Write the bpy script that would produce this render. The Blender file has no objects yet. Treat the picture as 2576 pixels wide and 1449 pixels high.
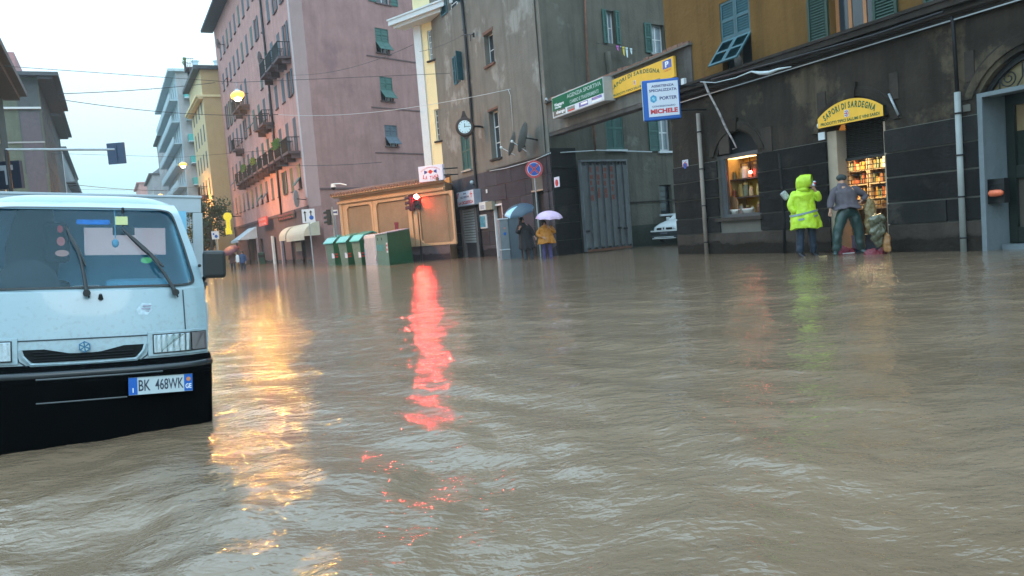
import bpy, math, random
import numpy as np
from mathutils import Vector, Matrix
random.seed(7)
R = math.radians
scene = bpy.context.scene
COL = scene.collection
# ------------------------------------------------------------------ camera
FPX, CX, CY, CAMH = 2000.0, 1288.0, 724.5, 1.1
TH, PI_ = R(4.6), R(4.02)
_f = Vector((0, math.cos(PI_), -math.sin(PI_)))
_r0 = Vector((1, 0, 0)); _u0 = Vector((0, math.sin(PI_), math.cos(PI_)))
_r = _r0 * math.cos(TH) - _u0 * math.sin(TH)
_u = _r0 * math.sin(TH) + _u0 * math.cos(TH)
EYE = Vector((0, 0, CAMH))
cam_d = bpy.data.cameras.new('camera'); cam = bpy.data.objects.new('camera', cam_d); COL.objects.link(cam)
cam_d.sensor_width = 36; cam_d.lens = 36 * FPX / 2576.0
cam_d.clip_start = 0.05; cam_d.clip_end = 1500
mm = Matrix.Identity(3)
for i in range(3):
    mm[i][0] = _r[i]; mm[i][1] = _u[i]; mm[i][2] = -_f[i]
cam.matrix_world = Matrix.Translation(EYE) @ mm.to_4x4()
scene.camera = cam
scene.render.resolution_x = 1024; scene.render.resolution_y = 576
# ------------------------------------------------------------------ colour management, world, sun
scene.view_settings.view_transform = 'Standard'; scene.view_settings.look = 'None'
scene.view_settings.exposure = 0.0; scene.view_settings.gamma = 1.0
scene.render.engine = 'CYCLES'
scene.cycles.use_denoising = True
scene.cycles.max_bounces = 7; scene.cycles.transparent_max_bounces = 12
scene.cycles.sample_clamp_indirect = 40.0
scene.cycles.volume_bounces = 0
SUN_EL, SUN_AZ = R(38), R(150)
w = bpy.data.worlds.new('World'); scene.world = w; w.use_nodes = True
nt = w.node_tree; nt.nodes.clear()
out = nt.nodes.new('ShaderNodeOutputWorld'); bg = nt.nodes.new('ShaderNodeBackground')
sky = nt.nodes.new('ShaderNodeTexSky'); sky.sky_type = 'NISHITA'; sky.sun_disc = False
sky.sun_elevation = SUN_EL; sky.sun_rotation = SUN_AZ
tc = nt.nodes.new('ShaderNodeTexCoord'); sp = nt.nodes.new('ShaderNodeSeparateXYZ')
rmp = nt.nodes.new('ShaderNodeValToRGB')
nt.links.new(tc.outputs['Generated'], sp.inputs[0]); nt.links.new(sp.outputs['Z'], rmp.inputs[0])
cr = rmp.color_ramp
stops = [(0.0, (.58, .98, 1.05)), (.085, (.72, 1.12, 1.18)), (.18, (1.12, 1.34, 1.38)), (.32, (1.55, 2.05, 2.35)), (.55, (1.8, 2.65, 3.25)), (1.0, (2.0, 2.8, 3.4))]
cr.elements[0].position = 0; cr.elements[1].position = 1
for p, c in stops[1:-1]:
    cr.elements.new(p)
for e, (p, c) in zip(cr.elements, stops):
    e.position = p; e.color = (*c, 1)
noi = nt.nodes.new('ShaderNodeTexNoise'); noi.inputs['Scale'].default_value = 2.2; noi.inputs['Detail'].default_value = 5
nt.links.new(tc.outputs['Generated'], noi.inputs['Vector'])
mr = nt.nodes.new('ShaderNodeMapRange'); mr.inputs[3].default_value = .90; mr.inputs[4].default_value = 1.08
nt.links.new(noi.outputs[0], mr.inputs[0])
mul = nt.nodes.new('ShaderNodeVectorMath'); mul.operation = 'SCALE'
nt.links.new(rmp.outputs[0], mul.inputs[0]); nt.links.new(mr.outputs[0], mul.inputs['Scale'])
skm = nt.nodes.new('ShaderNodeVectorMath'); skm.operation = 'SCALE'; skm.inputs['Scale'].default_value = 0.10
nt.links.new(sky.outputs[0], skm.inputs[0])
mx = nt.nodes.new('ShaderNodeMix'); mx.data_type = 'RGBA'; mx.inputs[0].default_value = .88
nt.links.new(skm.outputs[0], mx.inputs[6]); nt.links.new(mul.outputs[0], mx.inputs[7])
nt.links.new(mx.outputs[2], bg.inputs[0]); bg.inputs[1].default_value = 1.0
nt.links.new(bg.outputs[0], out.inputs[0])
sd = bpy.data.lights.new('sun', 'SUN'); sd.energy = 0.5; sd.angle = R(25); sd.color = (1, .96, .92)
so = bpy.data.objects.new('sun', sd); COL.objects.link(so)
sdir = Vector((math.sin(SUN_AZ) * math.cos(SUN_EL), math.cos(SUN_AZ) * math.cos(SUN_EL), math.sin(SUN_EL)))
so.rotation_euler = sdir.to_track_quat('Z', 'Y').to_euler(); so.location = (0, 0, 30)

# ------------------------------------------------------------------ photo measurement helpers
def ray(x, y):
    return _f + _r * ((x - CX) / FPX) - _u * ((y - CY) / FPX)
def G(x, y, z=0.0):
    d = ray(x, y); t = (z - CAMH) / d.z
    return EYE + d * t
def at(x, y, Y):
    d = ray(x, y); return EYE + d * (Y / d.y)
def hdir(vx):
    """unit horizontal direction whose vanishing point has abscissa vx"""
    # find y on the horizon at abscissa vx
    a = ray(vx, 0); b = ray(vx, 1)
    y = -a.z / (b.z - a.z)
    d = ray(vx, y); d.z = 0; return d.normalized()
Z = Vector((0, 0, 1))
class Wall:
    """vertical plane; u to the right as seen, y into the building, z up"""
    def __init__(s, O, d):
        s.O = Vector((O[0], O[1], 0)); s.d = Vector((d[0], d[1], 0)).normalized(); s.n = Z.cross(s.d)
        s.ang = math.atan2(s.d.y, s.d.x)
    def uv(s, px, py, off=0.0):
        d = ray(px, py); t = ((s.O + s.n * off - EYE).dot(s.n)) / d.dot(s.n)
        P = EYE + d * t
        return (P - s.O).dot(s.d), P.z
    def u(s, px, py=None, off=0.0):
        if py is None:
            py = 640
        return s.uv(px, py, off)[0]
    def pt(s, u, y=0, z=0):
        return s.O + s.d * u + s.n * y + Z * z
    def rect(s, x0, x1, yt, yb, off=0.0):
        xm, ym = (x0 + x1) / 2, (yt + yb) / 2
        return s.uv(x0, ym, off)[0], s.uv(x1, ym, off)[0], s.uv(xm, yb, off)[1], s.uv(xm, yt, off)[1]

# ------------------------------------------------------------------ scene helpers
def tag(o, label=None, cat=None, group=None, kind=None):
    if label: o['label'] = label
    if cat: o['category'] = cat
    if group: o['group'] = group
    if kind: o['kind'] = kind
    return o
def thing(name, label, cat, loc=(0, 0, 0), rz=0.0, group=None):
    o = bpy.data.objects.new(name, None); COL.objects.link(o)
    o.location = loc; o.rotation_euler = (0, 0, rz); o.empty_display_size = .3
    return tag(o, label, cat, group)
def wthing(W, name, label, cat, u=0, y=0, z=0, group=None, rz=0):
    return thing(name, label, cat, W.pt(u, y, z), W.ang + rz, group)
def dup(root, loc, rz=None, label=None, group=None, scale=None):
    def cp(o, par):
        c = o.copy(); COL.objects.link(c); c.parent = par
        for ch in kids.get(o.name, []): cp(ch, c)
        return c
    kids = {}
    for o in bpy.data.objects:
        if o.parent: kids.setdefault(o.parent.name, []).append(o)
    r = cp(root, None); r.location = loc
    if rz is not None: r.rotation_euler = (0, 0, rz)
    if label: r['label'] = label
    if group: r['group'] = group
    if scale: r.scale = scale
    return r

class MB:
    def __init__(s): s.v = []; s.f = []; s.m = []
    def add(s, vs, fs, mi=0):
        b = len(s.v); s.v += [tuple(p) for p in vs]
        for f in fs: s.f.append([b + i for i in f]); s.m.append(mi)
        return s
    def quad(s, a, b, c, d, mi=0): return s.add([a, b, c, d], [(0, 1, 2, 3)], mi)
    def box(s, x0, x1, y0, y1, z0, z1, mi=0):
        if x0 > x1: x0, x1 = x1, x0
        if y0 > y1: y0, y1 = y1, y0
        if z0 > z1: z0, z1 = z1, z0
        v = [(x0, y0, z0), (x1, y0, z0), (x1, y1, z0), (x0, y1, z0), (x0, y0, z1), (x1, y0, z1), (x1, y1, z1), (x0, y1, z1)]
        return s.add(v, [(0, 3, 2, 1), (4, 5, 6, 7), (0, 1, 5, 4), (1, 2, 6, 5), (2, 3, 7, 6), (3, 0, 4, 7)], mi)
    def prism(s, pts, y0, y1, mi=0, mi_side=None):
        """pts = [(x,z)] counter-clockwise seen from -y; extruded y0..y1"""
        n = len(pts)
        v = [(x, y0, z) for x, z in pts] + [(x, y1, z) for x, z in pts]
        s.add(v, [tuple(range(n)), tuple(range(2 * n - 1, n - 1, -1))], mi)
        b = len(s.v) - 2 * n
        for i in range(n):
            j = (i + 1) % n
            s.f.append([b + i, b + n + i, b + n + j, b + j]); s.m.append(mi if mi_side is None else mi_side)
        return s
    def hprism(s, pts, z0, z1, mi=0):
        n = len(pts)
        v = [(x, y, z0) for x, y in pts] + [(x, y, z1) for x, y in pts]
        s.add(v, [tuple(range(n - 1, -1, -1)), tuple(range(n, 2 * n))], mi)
        b = len(s.v) - 2 * n
        for i in range(n):
            j = (i + 1) % n
            s.f.append([b + i, b + j, b + n + j, b + n + i]); s.m.append(mi)
        return s
    def tube(s, pts, r, mi=0, n=8, caps=True):
        pts = [Vector(p) for p in pts]; rs = r if isinstance(r, (list, tuple)) else [r] * len(pts)
        b = len(s.v); prev = None
        for i, p in enumerate(pts):
            t = (pts[min(i + 1, len(pts) - 1)] - pts[max(i - 1, 0)]).normalized()
            if prev is None:
                a = Vector((0, 0, 1)) if abs(t.z) < .9 else Vector((1, 0, 0)); e1 = t.cross(a).normalized()
            else:
                e1 = (prev - t * prev.dot(t)).normalized()
            prev = e1; e2 = t.cross(e1)
            for k in range(n):
                an = 2 * math.pi * k / n
                s.v.append(tuple(p + (e1 * math.cos(an) + e2 * math.sin(an)) * rs[i]))
        for i in range(len(pts) - 1):
            for k in range(n):
                k2 = (k + 1) % n
                s.f.append([b + i * n + k, b + i * n + k2, b + (i + 1) * n + k2, b + (i + 1) * n + k]); s.m.append(mi)
        if caps:
            s.f.append([b + k for k in range(n - 1, -1, -1)]); s.m.append(mi)
            s.f.append([b + (len(pts) - 1) * n + k for k in range(n)]); s.m.append(mi)
        return s
    def ball(s, c, rx, ry=None, rz=None, mi=0, nu=14, nv=8):
        ry = rx if ry is None else ry; rz = rx if rz is None else rz
        b = len(s.v)
        for j in range(nv + 1):
            ph = -math.pi / 2 + math.pi * j / nv
            for i in range(nu):
                a = 2 * math.pi * i / nu
                s.v.append((c[0] + rx * math.cos(ph) * math.cos(a), c[1] + ry * math.cos(ph) * math.sin(a), c[2] + rz * math.sin(ph)))
        for j in range(nv):
            for i in range(nu):
                i2 = (i + 1) % nu
                s.f.append([b + j * nu + i, b + j * nu + i2, b + (j + 1) * nu + i2, b + (j + 1) * nu + i]); s.m.append(mi)
        return s
    def disc(s, c, r, y, mi=0, n=28, th=.02, sz=1.0):
        pts = [(c[0] + r * math.cos(2 * math.pi * k / n), c[1] + r * sz * math.sin(2 * math.pi * k / n)) for k in range(n)]
        return s.prism(pts, y, y + th, mi)
    def ring(s, a, b, mi=0, closed=True):
        n = len(a); base = len(s.v); s.v += [tuple(p) for p in a] + [tuple(p) for p in b]
        for i in range(n if closed else n - 1):
            j = (i + 1) % n
            s.f.append([base + i, base + j, base + n + j, base + n + i]); s.m.append(mi)
        return s
    def loft(s, rings, mi=0, caps=True):
        n = len(rings[0]); base = len(s.v)
        for rg in rings: s.v += [tuple(p) for p in rg]
        for j in range(len(rings) - 1):
            for i in range(n):
                k = (i + 1) % n
                s.f.append([base + j * n + i, base + j * n + k, base + (j + 1) * n + k, base + (j + 1) * n + i]); s.m.append(mi)
        if caps:
            s.f.append([base + k for k in range(n - 1, -1, -1)]); s.m.append(mi)
            s.f.append([base + (len(rings) - 1) * n + k for k in range(n)]); s.m.append(mi)
        return s
    def xf(s, M, start=0):
        for i in range(start, len(s.v)): s.v[i] = tuple(M @ Vector(s.v[i]))
        return s
    def build(s, name, mats, parent=None, smooth=False, bevel=0, label=None, fixn=False, sub=0):
        me = bpy.data.meshes.new(name); me.from_pydata(s.v, [], s.f); me.update()
        if not isinstance(mats, (list, tuple)): mats = [mats]
        for m_ in mats: me.materials.append(m_)
        me.polygons.foreach_set('material_index', s.m)
        if fixn:
            import bmesh
            b = bmesh.new(); b.from_mesh(me); bmesh.ops.remove_doubles(b, verts=b.verts, dist=1e-4)
            bmesh.ops.recalc_face_normals(b, faces=b.faces); b.to_mesh(me); b.free()
        if smooth:
            me.polygons.foreach_set('use_smooth', [True] * len(me.polygons))
        o = bpy.data.objects.new(name, me); COL.objects.link(o)
        if parent: o.parent = parent
        if bevel:
            md = o.modifiers.new('bevel', 'BEVEL'); md.width = bevel; md.segments = 2; md.limit_method = 'ANGLE'; md.angle_limit = R(40)
        if sub:
            md = o.modifiers.new('sub', 'SUBSURF'); md.levels = sub; md.render_levels = sub
        if label: o['label'] = label
        return o

_tcache = {}
def text_geo(s, bold=0.0):
    if (s, bold) in _tcache: return _tcache[(s, bold)]
    cu = bpy.data.curves.new('t', 'FONT'); cu.body = s; cu.size = 1; cu.offset = bold; cu.fill_mode = 'FRONT'; cu.resolution_u = 3
    cu.align_x = 'LEFT'
    ob = bpy.data.objects.new('t', cu); COL.objects.link(ob)
    dg = bpy.context.evaluated_depsgraph_get(); dg.update()
    me = bpy.data.meshes.new_from_object(ob.evaluated_get(dg))
    vs = [(v.co.x, v.co.y) for v in me.vertices]; fs = [tuple(p.vertices) for p in me.polygons]
    bpy.data.objects.remove(ob); bpy.data.curves.remove(cu); bpy.data.meshes.remove(me)
    xs = [v[0] for v in vs] or [0]; ys = [v[1] for v in vs] or [0]
    g = (vs, fs, (min(xs), max(xs), min(ys), max(ys))); _tcache[(s, bold)] = g
    return g
def put_text(mb, s, x0, x1, z0, z1, y, mi=0, bold=0.0, rot=0):
    """fit text in a rectangle on plane y (facing -y)"""
    vs, fs, (a, b, c, d) = text_geo(s, bold)
    sx = (x1 - x0) / max(1e-6, b - a); sz = (z1 - z0) / max(1e-6, d - c)
    mb.add([(x0 + (p[0] - a) * sx, y, z0 + (p[1] - c) * sz) for p in vs], fs, mi)
def arc_text(mb, s, xc, zc, r, a0, a1, h, y, mi=0, bold=0.02, pts=None):
    """letters along an arc (centre xc,zc radius r) from angle a0 (left) to a1 (right)"""
    ws = []
    for ch in s:
        if ch == ' ': ws.append(.35)
        else:
            g = text_geo(ch, bold)[2]; ws.append(g[1] - g[0] + .12)
    tot = sum(ws); pos = 0
    for ch, wd in zip(s, ws):
        if ch != ' ':
            vs, fs, (a, b, c, d) = text_geo(ch, bold)
            t = (pos + wd / 2) / tot; an = a0 + (a1 - a0) * t
            arc = abs(a1 - a0) * r; sc = arc / tot; hs = h / .72
            cx, cz = xc + r * math.cos(an), zc + r * math.sin(an)
            tx, tz = math.sin(an), -math.cos(an); nx, nz = math.cos(an), math.sin(an)
            vv = []
            for p in vs:
                lx = (p[0] - (a + b) / 2) * sc; lz = p[1] * hs
                vv.append((cx + tx * lx + nx * lz, y, cz + tz * lx + nz * lz))
            mb.add(vv, fs, mi)
        pos += wd

# ------------------------------------------------------------------ materials
def _mat(name):
    m = bpy.data.materials.new(name); m.use_nodes = True
    return m, m.node_tree, m.node_tree.nodes['Principled BSDF']
def mat(name, col, rough=.6, metal=0, var=.12, scale=3.0, bump=0.0, bscale=40, emit=None, es=0, alpha=None, trans=0, coat=0, spec=None):
    m, t, b = _mat(name)
    b.inputs['Roughness'].default_value = rough; b.inputs['Metallic'].default_value = metal
    if coat: b.inputs['Coat Weight'].default_value = coat; b.inputs['Coat Roughness'].default_value = .06
    if spec is not None: b.inputs['Specular IOR Level'].default_value = spec
    if trans: b.inputs['Transmission Weight'].default_value = trans
    if emit: b.inputs['Emission Color'].default_value = (*emit, 1); b.inputs['Emission Strength'].default_value = es
    if var:
        c = t.nodes.new('ShaderNodeTexCoord'); n = t.nodes.new('ShaderNodeTexNoise'); n.inputs['Scale'].default_value = scale; n.inputs['Detail'].default_value = 6
        n.inputs['Roughness'].default_value = .65
        t.links.new(c.outputs['Object'], n.inputs['Vector'])
        r = t.nodes.new('ShaderNodeValToRGB'); e = r.color_ramp.elements
        e[0].position = .3; e[1].position = .72
        e[0].color = tuple(max(0, x * (1 - var)) for x in col) + (1,); e[1].color = tuple(x * (1 + var) for x in col) + (1,)
        t.links.new(n.outputs[0], r.inputs[0]); t.links.new(r.outputs[0], b.inputs['Base Color'])
    else:
        b.inputs['Base Color'].default_value = (*col, 1)
    if bump:
        c = t.nodes.new('ShaderNodeTexCoord'); n = t.nodes.new('ShaderNodeTexNoise'); n.inputs['Scale'].default_value = bscale; n.inputs['Detail'].default_value = 4
        bp = t.nodes.new('ShaderNodeBump'); bp.inputs['Strength'].default_value = .5; bp.inputs['Distance'].default_value = bump
        t.links.new(c.outputs['Object'], n.inputs['Vector']); t.links.new(n.outputs[0], bp.inputs['Height']); t.links.new(bp.outputs[0], b.inputs['Normal'])
    return m
def plaster(name, col, dark=.55, var=.18, patch=None, pthr=.62, streak=.5, rough=.85, low=None, damp=0.35, pscale=.35, wet=0.0, isl=0.0):
    """weathered render: mottling, vertical rain streaks, flaked patches of another colour"""
    m, t, b = _mat(name); L = t.links.new
    b.inputs['Roughness'].default_value = rough
    c = t.nodes.new('ShaderNodeTexCoord')
    n1 = t.nodes.new('ShaderNodeTexNoise'); n1.inputs['Scale'].default_value = .9; n1.inputs['Detail'].default_value = 8; n1.inputs['Roughness'].default_value = .7
    L(c.outputs['Object'], n1.inputs['Vector'])
    r1 = t.nodes.new('ShaderNodeValToRGB'); e = r1.color_ramp.elements; e[0].position = .32; e[1].position = .7
    e[0].color = tuple(x * (1 - var) for x in col) + (1,); e[1].color = tuple(min(1, x * (1 + var)) for x in col) + (1,)
    L(n1.outputs[0], r1.inputs[0])
    last = r1.outputs[0]
    if patch:
        n3 = t.nodes.new('ShaderNodeTexNoise'); n3.inputs['Scale'].default_value = pscale; n3.inputs['Detail'].default_value = 9; n3.inputs['Roughness'].default_value = .62
        mp3 = t.nodes.new('ShaderNodeMapping'); mp3.inputs['Location'].default_value = (random.uniform(-9, 9), 3, random.uniform(-9, 9))
        L(c.outputs['Object'], mp3.inputs[0]); L(mp3.outputs[0], n3.inputs['Vector'])
        r3 = t.nodes.new('ShaderNodeValToRGB'); e = r3.color_ramp.elements; e[0].position = pthr; e[1].position = pthr + .07
        L(n3.outputs[0], r3.inputs[0])
        mx3 = t.nodes.new('ShaderNodeMix'); mx3.data_type = 'RGBA'; L(r3.outputs[0], mx3.inputs[0]); L(last, mx3.inputs[6]); mx3.inputs[7].default_value = (*patch, 1)
        last = mx3.outputs[2]
    mp = t.nodes.new('ShaderNodeMapping'); mp.inputs['Scale'].default_value = (1.6, 1.6, .16)
    n2 = t.nodes.new('ShaderNodeTexNoise'); n2.inputs['Scale'].default_value = 1.3; n2.inputs['Detail'].default_value = 7; n2.inputs['Roughness'].default_value = .62
    L(c.outputs['Object'], mp.inputs[0]); L(mp.outputs[0], n2.inputs['Vector'])
    r2 = t.nodes.new('ShaderNodeValToRGB'); e = r2.color_ramp.elements; e[0].position = .47; e[1].position = .75
    e[0].color = (0, 0, 0, 1); e[1].color = (streak, streak, streak, 1)
    L(n2.outputs[0], r2.inputs[0])
    mx = t.nodes.new('ShaderNodeMix'); mx.data_type = 'RGBA'
    L(r2.outputs[0], mx.inputs[0]); L(last, mx.inputs[6]); mx.inputs[7].default_value = tuple(x * dark for x in col) + (1,)
    lastc = mx.outputs[2]
    if wet:
        sx = t.nodes.new('ShaderNodeSeparateXYZ'); L(c.outputs['Object'], sx.inputs[0]); ad = t.nodes.new('ShaderNodeMath'); ad.operation = 'MULTIPLY_ADD'; ad.inputs[1].default_value = -.5; L(n1.outputs[0], ad.inputs[0]); L(sx.outputs['Z'], ad.inputs[2])
        mw = t.nodes.new('ShaderNodeMapRange'); mw.inputs[1].default_value = wet - .25; mw.inputs[2].default_value = wet - .19; mw.inputs[3].default_value = 1; mw.inputs[4].default_value = 0; L(ad.outputs[0], mw.inputs[0])
        mz = t.nodes.new('ShaderNodeMix'); mz.data_type = 'RGBA'; L(mw.outputs[0], mz.inputs[0]); L(lastc, mz.inputs[6]); mz.inputs[7].default_value = tuple(x * .42 for x in col) + (1,); lastc = mz.outputs[2]
        mrr = t.nodes.new('ShaderNodeMapRange'); mrr.inputs[3].default_value = rough; mrr.inputs[4].default_value = .25; L(mw.outputs[0], mrr.inputs[0]); L(mrr.outputs[0], b.inputs['Roughness'])
    if isl:
        ge = t.nodes.new('ShaderNodeNewGeometry'); mi_ = t.nodes.new('ShaderNodeMapRange'); mi_.inputs[3].default_value = 1 - isl; mi_.inputs[4].default_value = 1 + isl; L(ge.outputs['Random Per Island'], mi_.inputs[0])
        vs_ = t.nodes.new('ShaderNodeVectorMath'); vs_.operation = 'SCALE'; L(lastc, vs_.inputs[0]); L(mi_.outputs[0], vs_.inputs['Scale']); lastc = vs_.outputs[0]
    L(lastc, b.inputs['Base Color'])
    nb = t.nodes.new('ShaderNodeTexNoise'); nb.inputs['Scale'].default_value = 9; nb.inputs['Detail'].default_value = 8
    L(c.outputs['Object'], nb.inputs['Vector'])
    b.inputs['Specular IOR Level'].default_value = .10
    bp = t.nodes.new('ShaderNodeBump'); bp.inputs['Strength'].default_value = .6; bp.inputs['Distance'].default_value = .03
    L(nb.outputs[0], bp.inputs['Height']); L(bp.outputs[0], b.inputs['Normal'])
    return m
def emat(name, col, s):
    m, t, b = _mat(name)
    b.inputs['Base Color'].default_value = (*[min(1, x) for x in col], 1); b.inputs['Emission Color'].default_value = (*col, 1); b.inputs['Emission Strength'].default_value = s
    return m
K = {}
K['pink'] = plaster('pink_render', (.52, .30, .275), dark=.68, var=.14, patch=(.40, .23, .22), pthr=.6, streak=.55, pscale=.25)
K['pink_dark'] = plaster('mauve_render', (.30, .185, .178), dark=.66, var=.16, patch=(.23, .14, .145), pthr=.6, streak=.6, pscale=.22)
K['pink_pale'] = plaster('pale_pink_render', (.38, .265, .255), dark=.8, var=.08, streak=.3)
K['quoin'] = plaster('white_corner_strip', (.55, .48, .49), dark=.8, var=.08, streak=.3)
K['mauve_stone'] = plaster('mauve_stone', (.13, .095, .10), dark=.7, var=.15, wet=.3)
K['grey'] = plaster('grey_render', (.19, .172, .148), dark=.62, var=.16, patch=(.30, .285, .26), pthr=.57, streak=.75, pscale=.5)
K['grey2'] = plaster('shaded_grey_render', (.115, .108, .088), dark=.5, var=.18, patch=(.17, .17, .145), pthr=.60, streak=.8, pscale=.6)  # darker copy of the grey render, with the alley shade put into it
K['orange'] = plaster('ochre_render', (.165, .088, .028), dark=.5, var=.14, patch=(.16, .105, .06), pthr=.66, streak=.8)
K['brown_plaster'] = plaster('brown_grey_render', (.040, .032, .025), dark=.45, var=.35, patch=(.105, .082, .055), pthr=.545, streak=.9, pscale=.75)
K['stone'] = plaster('dark_stone_block', (.020, .0185, .0175), dark=.55, var=.3, patch=(.042, .036, .030), pthr=.6, streak=.7, rough=.8, isl=.35, pscale=1.1)
K['joint'] = mat('stone_joint', (.125, .117, .10), .9)
K['plinth'] = plaster('brown_plinth', (.060, .047, .039), dark=.5, var=.25, streak=.8, wet=.28)
K['cornice'] = plaster('dark_cornice', (.045, .036, .031), dark=.6, var=.3, patch=(.12, .07, .04), pthr=.66, streak=.6, pscale=1.2)
K['slate_stone'] = plaster('red_lit_slate_stone', (.068, .060, .068), dark=.65, var=.22, patch=(.11, .09, .08), pthr=.64, wet=.35, isl=.22)  # purple tint stands in for the red signal light on the stone
K['peach'] = plaster('peach_render', (.50, .33, .20), dark=.75, var=.08, streak=.4)
K['panel'] = plaster('rough_tan_panel', (.26, .185, .12), dark=.75, var=.14, streak=.4)
K['cream'] = plaster('cream_render', (.80, .68, .40), dark=.85, var=.05, streak=.3)
K['white_trim'] = mat('white_trim', (.60, .64, .66), .7, var=.06)
K['yellow'] = plaster('yellow_render', (.66, .55, .33), dark=.8, var=.06, streak=.3)
K['tan'] = plaster('tan_render', (.52, .38, .21), dark=.8, var=.06, streak=.3)
K['teal_white'] = plaster('pale_blue_render', (.45, .56, .60), dark=.75, var=.08, streak=.3)
K['teal'] = mat('teal_balcony', (.06, .36, .34), .6)
K['far_grey'] = plaster('far_grey_render', (.36, .37, .38), dark=.7, var=.12)
K['left_dark'] = plaster('dark_green_grey_render', (.05, .085, .095), dark=.6, var=.2, patch=(.16, .20, .19), pthr=.6)  # dark wall colour with paler patches
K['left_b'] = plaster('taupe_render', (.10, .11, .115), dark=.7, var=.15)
K['left_olive'] = plaster('olive_render', (.13, .15, .115), dark=.7, var=.15)
K['roof_pink'] = mat('pink_roof', (.42, .22, .22), .8)
K['roof'] = mat('dark_roof', (.08, .09, .10), .8)
K['tiles'] = mat('clay_tiles', (.20, .105, .075), .8, var=.4, scale=9, bump=.02, bscale=14)
K['green'] = mat('green_shutter', (.018, .085, .070), .5, var=.2, scale=5)
K['green_d'] = mat('dark_green_shutter', (.008, .040, .026), .5, var=.2, scale=5)
K['blue_sh'] = mat('petrol_shutter', (.018, .090, .115), .45, var=.2, scale=5)
K['sh_far'] = mat('slate_blue_shutter', (.055, .085, .115), .6, var=.2)
K['glass'] = mat('window_glass', (.03, .04, .05), .08, var=0, spec=.8)
K['glass_l'] = mat('pale_window_glass', (.20, .26, .30), .12, var=.3, scale=2, spec=.8)
K['dark'] = mat('dark_interior', (.012, .012, .014), .9, var=0)
K['curtain'] = mat('pale_curtain', (.30, .33, .34), .8, var=.2, scale=6)
K['wood'] = mat('brown_wood', (.12, .065, .045), .6, var=.25, scale=8)
K['orange_wood'] = mat('orange_wood', (.40, .17, .07), .6, var=.15)
K['beige'] = mat('beige_paint', (.38, .30, .22), .6)
K['white_paint'] = mat('white_paint', (.62, .66, .68), .5, var=.06)
K['iron'] = mat('dark_iron', (.025, .025, .028), .5, metal=.5, var=.2)
K['rust'] = mat('rusty_iron', (.14, .06, .035), .8, var=.4, scale=10)
K['galv'] = mat('galvanised_metal', (.35, .38, .40), .45, metal=.4, var=.15)
K['pipe'] = mat('beige_drainpipe', (.28, .235, .20), .55, var=.15)
K['pipe_g'] = mat('pale_grey_drainpipe', (.28, .30, .29), .5, var=.15)
K['cable'] = mat('cable_sheath', (.03, .035, .04), .6, var=0)
K['cable_l'] = mat('pale_cable_sheath', (.45, .5, .52), .5, var=0)
K['marble'] = plaster('grey_blue_marble', (.17, .20, .215), dark=.7, var=.12, streak=.6, rough=.4)
K['corr'] = plaster('galvanised_gate_sheet', (.135, .145, .145), dark=.5, var=.12, streak=.5, rough=.5)
K['yel'] = mat('yellow_sign_face', (.80, .44, .04), .7, var=.06, emit=(.8, .46, .05), es=.06)
K['grn_txt'] = mat('green_lettering', (.005, .10, .035), .5, var=0)
K['grn_sign'] = mat('green_sign_face', (.012, .13, .065), .7, var=.08, spec=.1)
K['pale_txt'] = mat('pale_lettering', (.30, .46, .45), .5, var=0)
K['wht_txt'] = mat('white_lettering', (.75, .82, .85), .5, var=0)
K['blue_sign'] = mat('blue_sign_paint', (.005, .10, .42), .35, var=.05)
K['sign_white'] = mat('white_sign_face', (.62, .66, .76), .4, var=.03)
K['navy_txt'] = mat('navy_lettering', (.03, .04, .16), .5, var=0)
K['red_txt'] = mat('red_lettering', (.55, .02, .03), .5, var=0)
K['red'] = mat('red_paint', (.45, .02, .025), .5, var=.1)
K['sky_logo'] = mat('sky_blue_logo', (.05, .32, .55), .4, var=.1)
K['black'] = mat('black_paint', (.008, .008, .009), .5, var=0)
K['bin'] = mat('bin_green', (.012, .115, .055), .45, var=.15)
K['bin_l'] = mat('bin_grey_green', (.13, .20, .16), .5, var=.2, scale=6)
K['bin_lid'] = mat('bin_lid_teal', (.05, .30, .24), .25, var=.1, coat=.4)
K['leaf'] = mat('foliage', (.045, .085, .035), .8, var=.5, scale=6)
K['leaf_b'] = mat('bright_balcony_plants', (.12, .22, .05), .8, var=.4, scale=6)
K['bark'] = mat('bark', (.06, .05, .04), .9, var=.3)
K['skin'] = mat('skin', (.45, .24, .16), .55, var=.05)
K['hair'] = mat('dark_hair', (.012, .010, .010), .6, var=.2)
K['awning'] = mat('cream_awning', (.50, .46, .36), .8, var=.1)
K['awning_w'] = mat('pale_blue_awning', (.45, .55, .62), .8, var=.1)
K['lit_warm'] = emat('warm_lit_wall', (1.0, .62, .20), 1.3)
# ================================================================== SETTING
P = Wall(G(1710, 640), -hdir(405))                 # street front on the right
C_F2 = P.pt(P.u(1403))
dF2 = Vector((1, .68, 0)).normalized()
F2 = Wall(C_F2, dF2)
TL = Wall(G(1135, 652), -hdir(-888)); TLu = 0
K1O = G(822, 660.6); K1 = Wall(K1O, hdir(3000))
SO = G(790, 662.5); S = Wall(SO, -hdir(280))       # pink street facade (u negative = away)
LW = Wall(G(65, 733.8), hdir(280))                 # left street wall, u grows away

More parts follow.
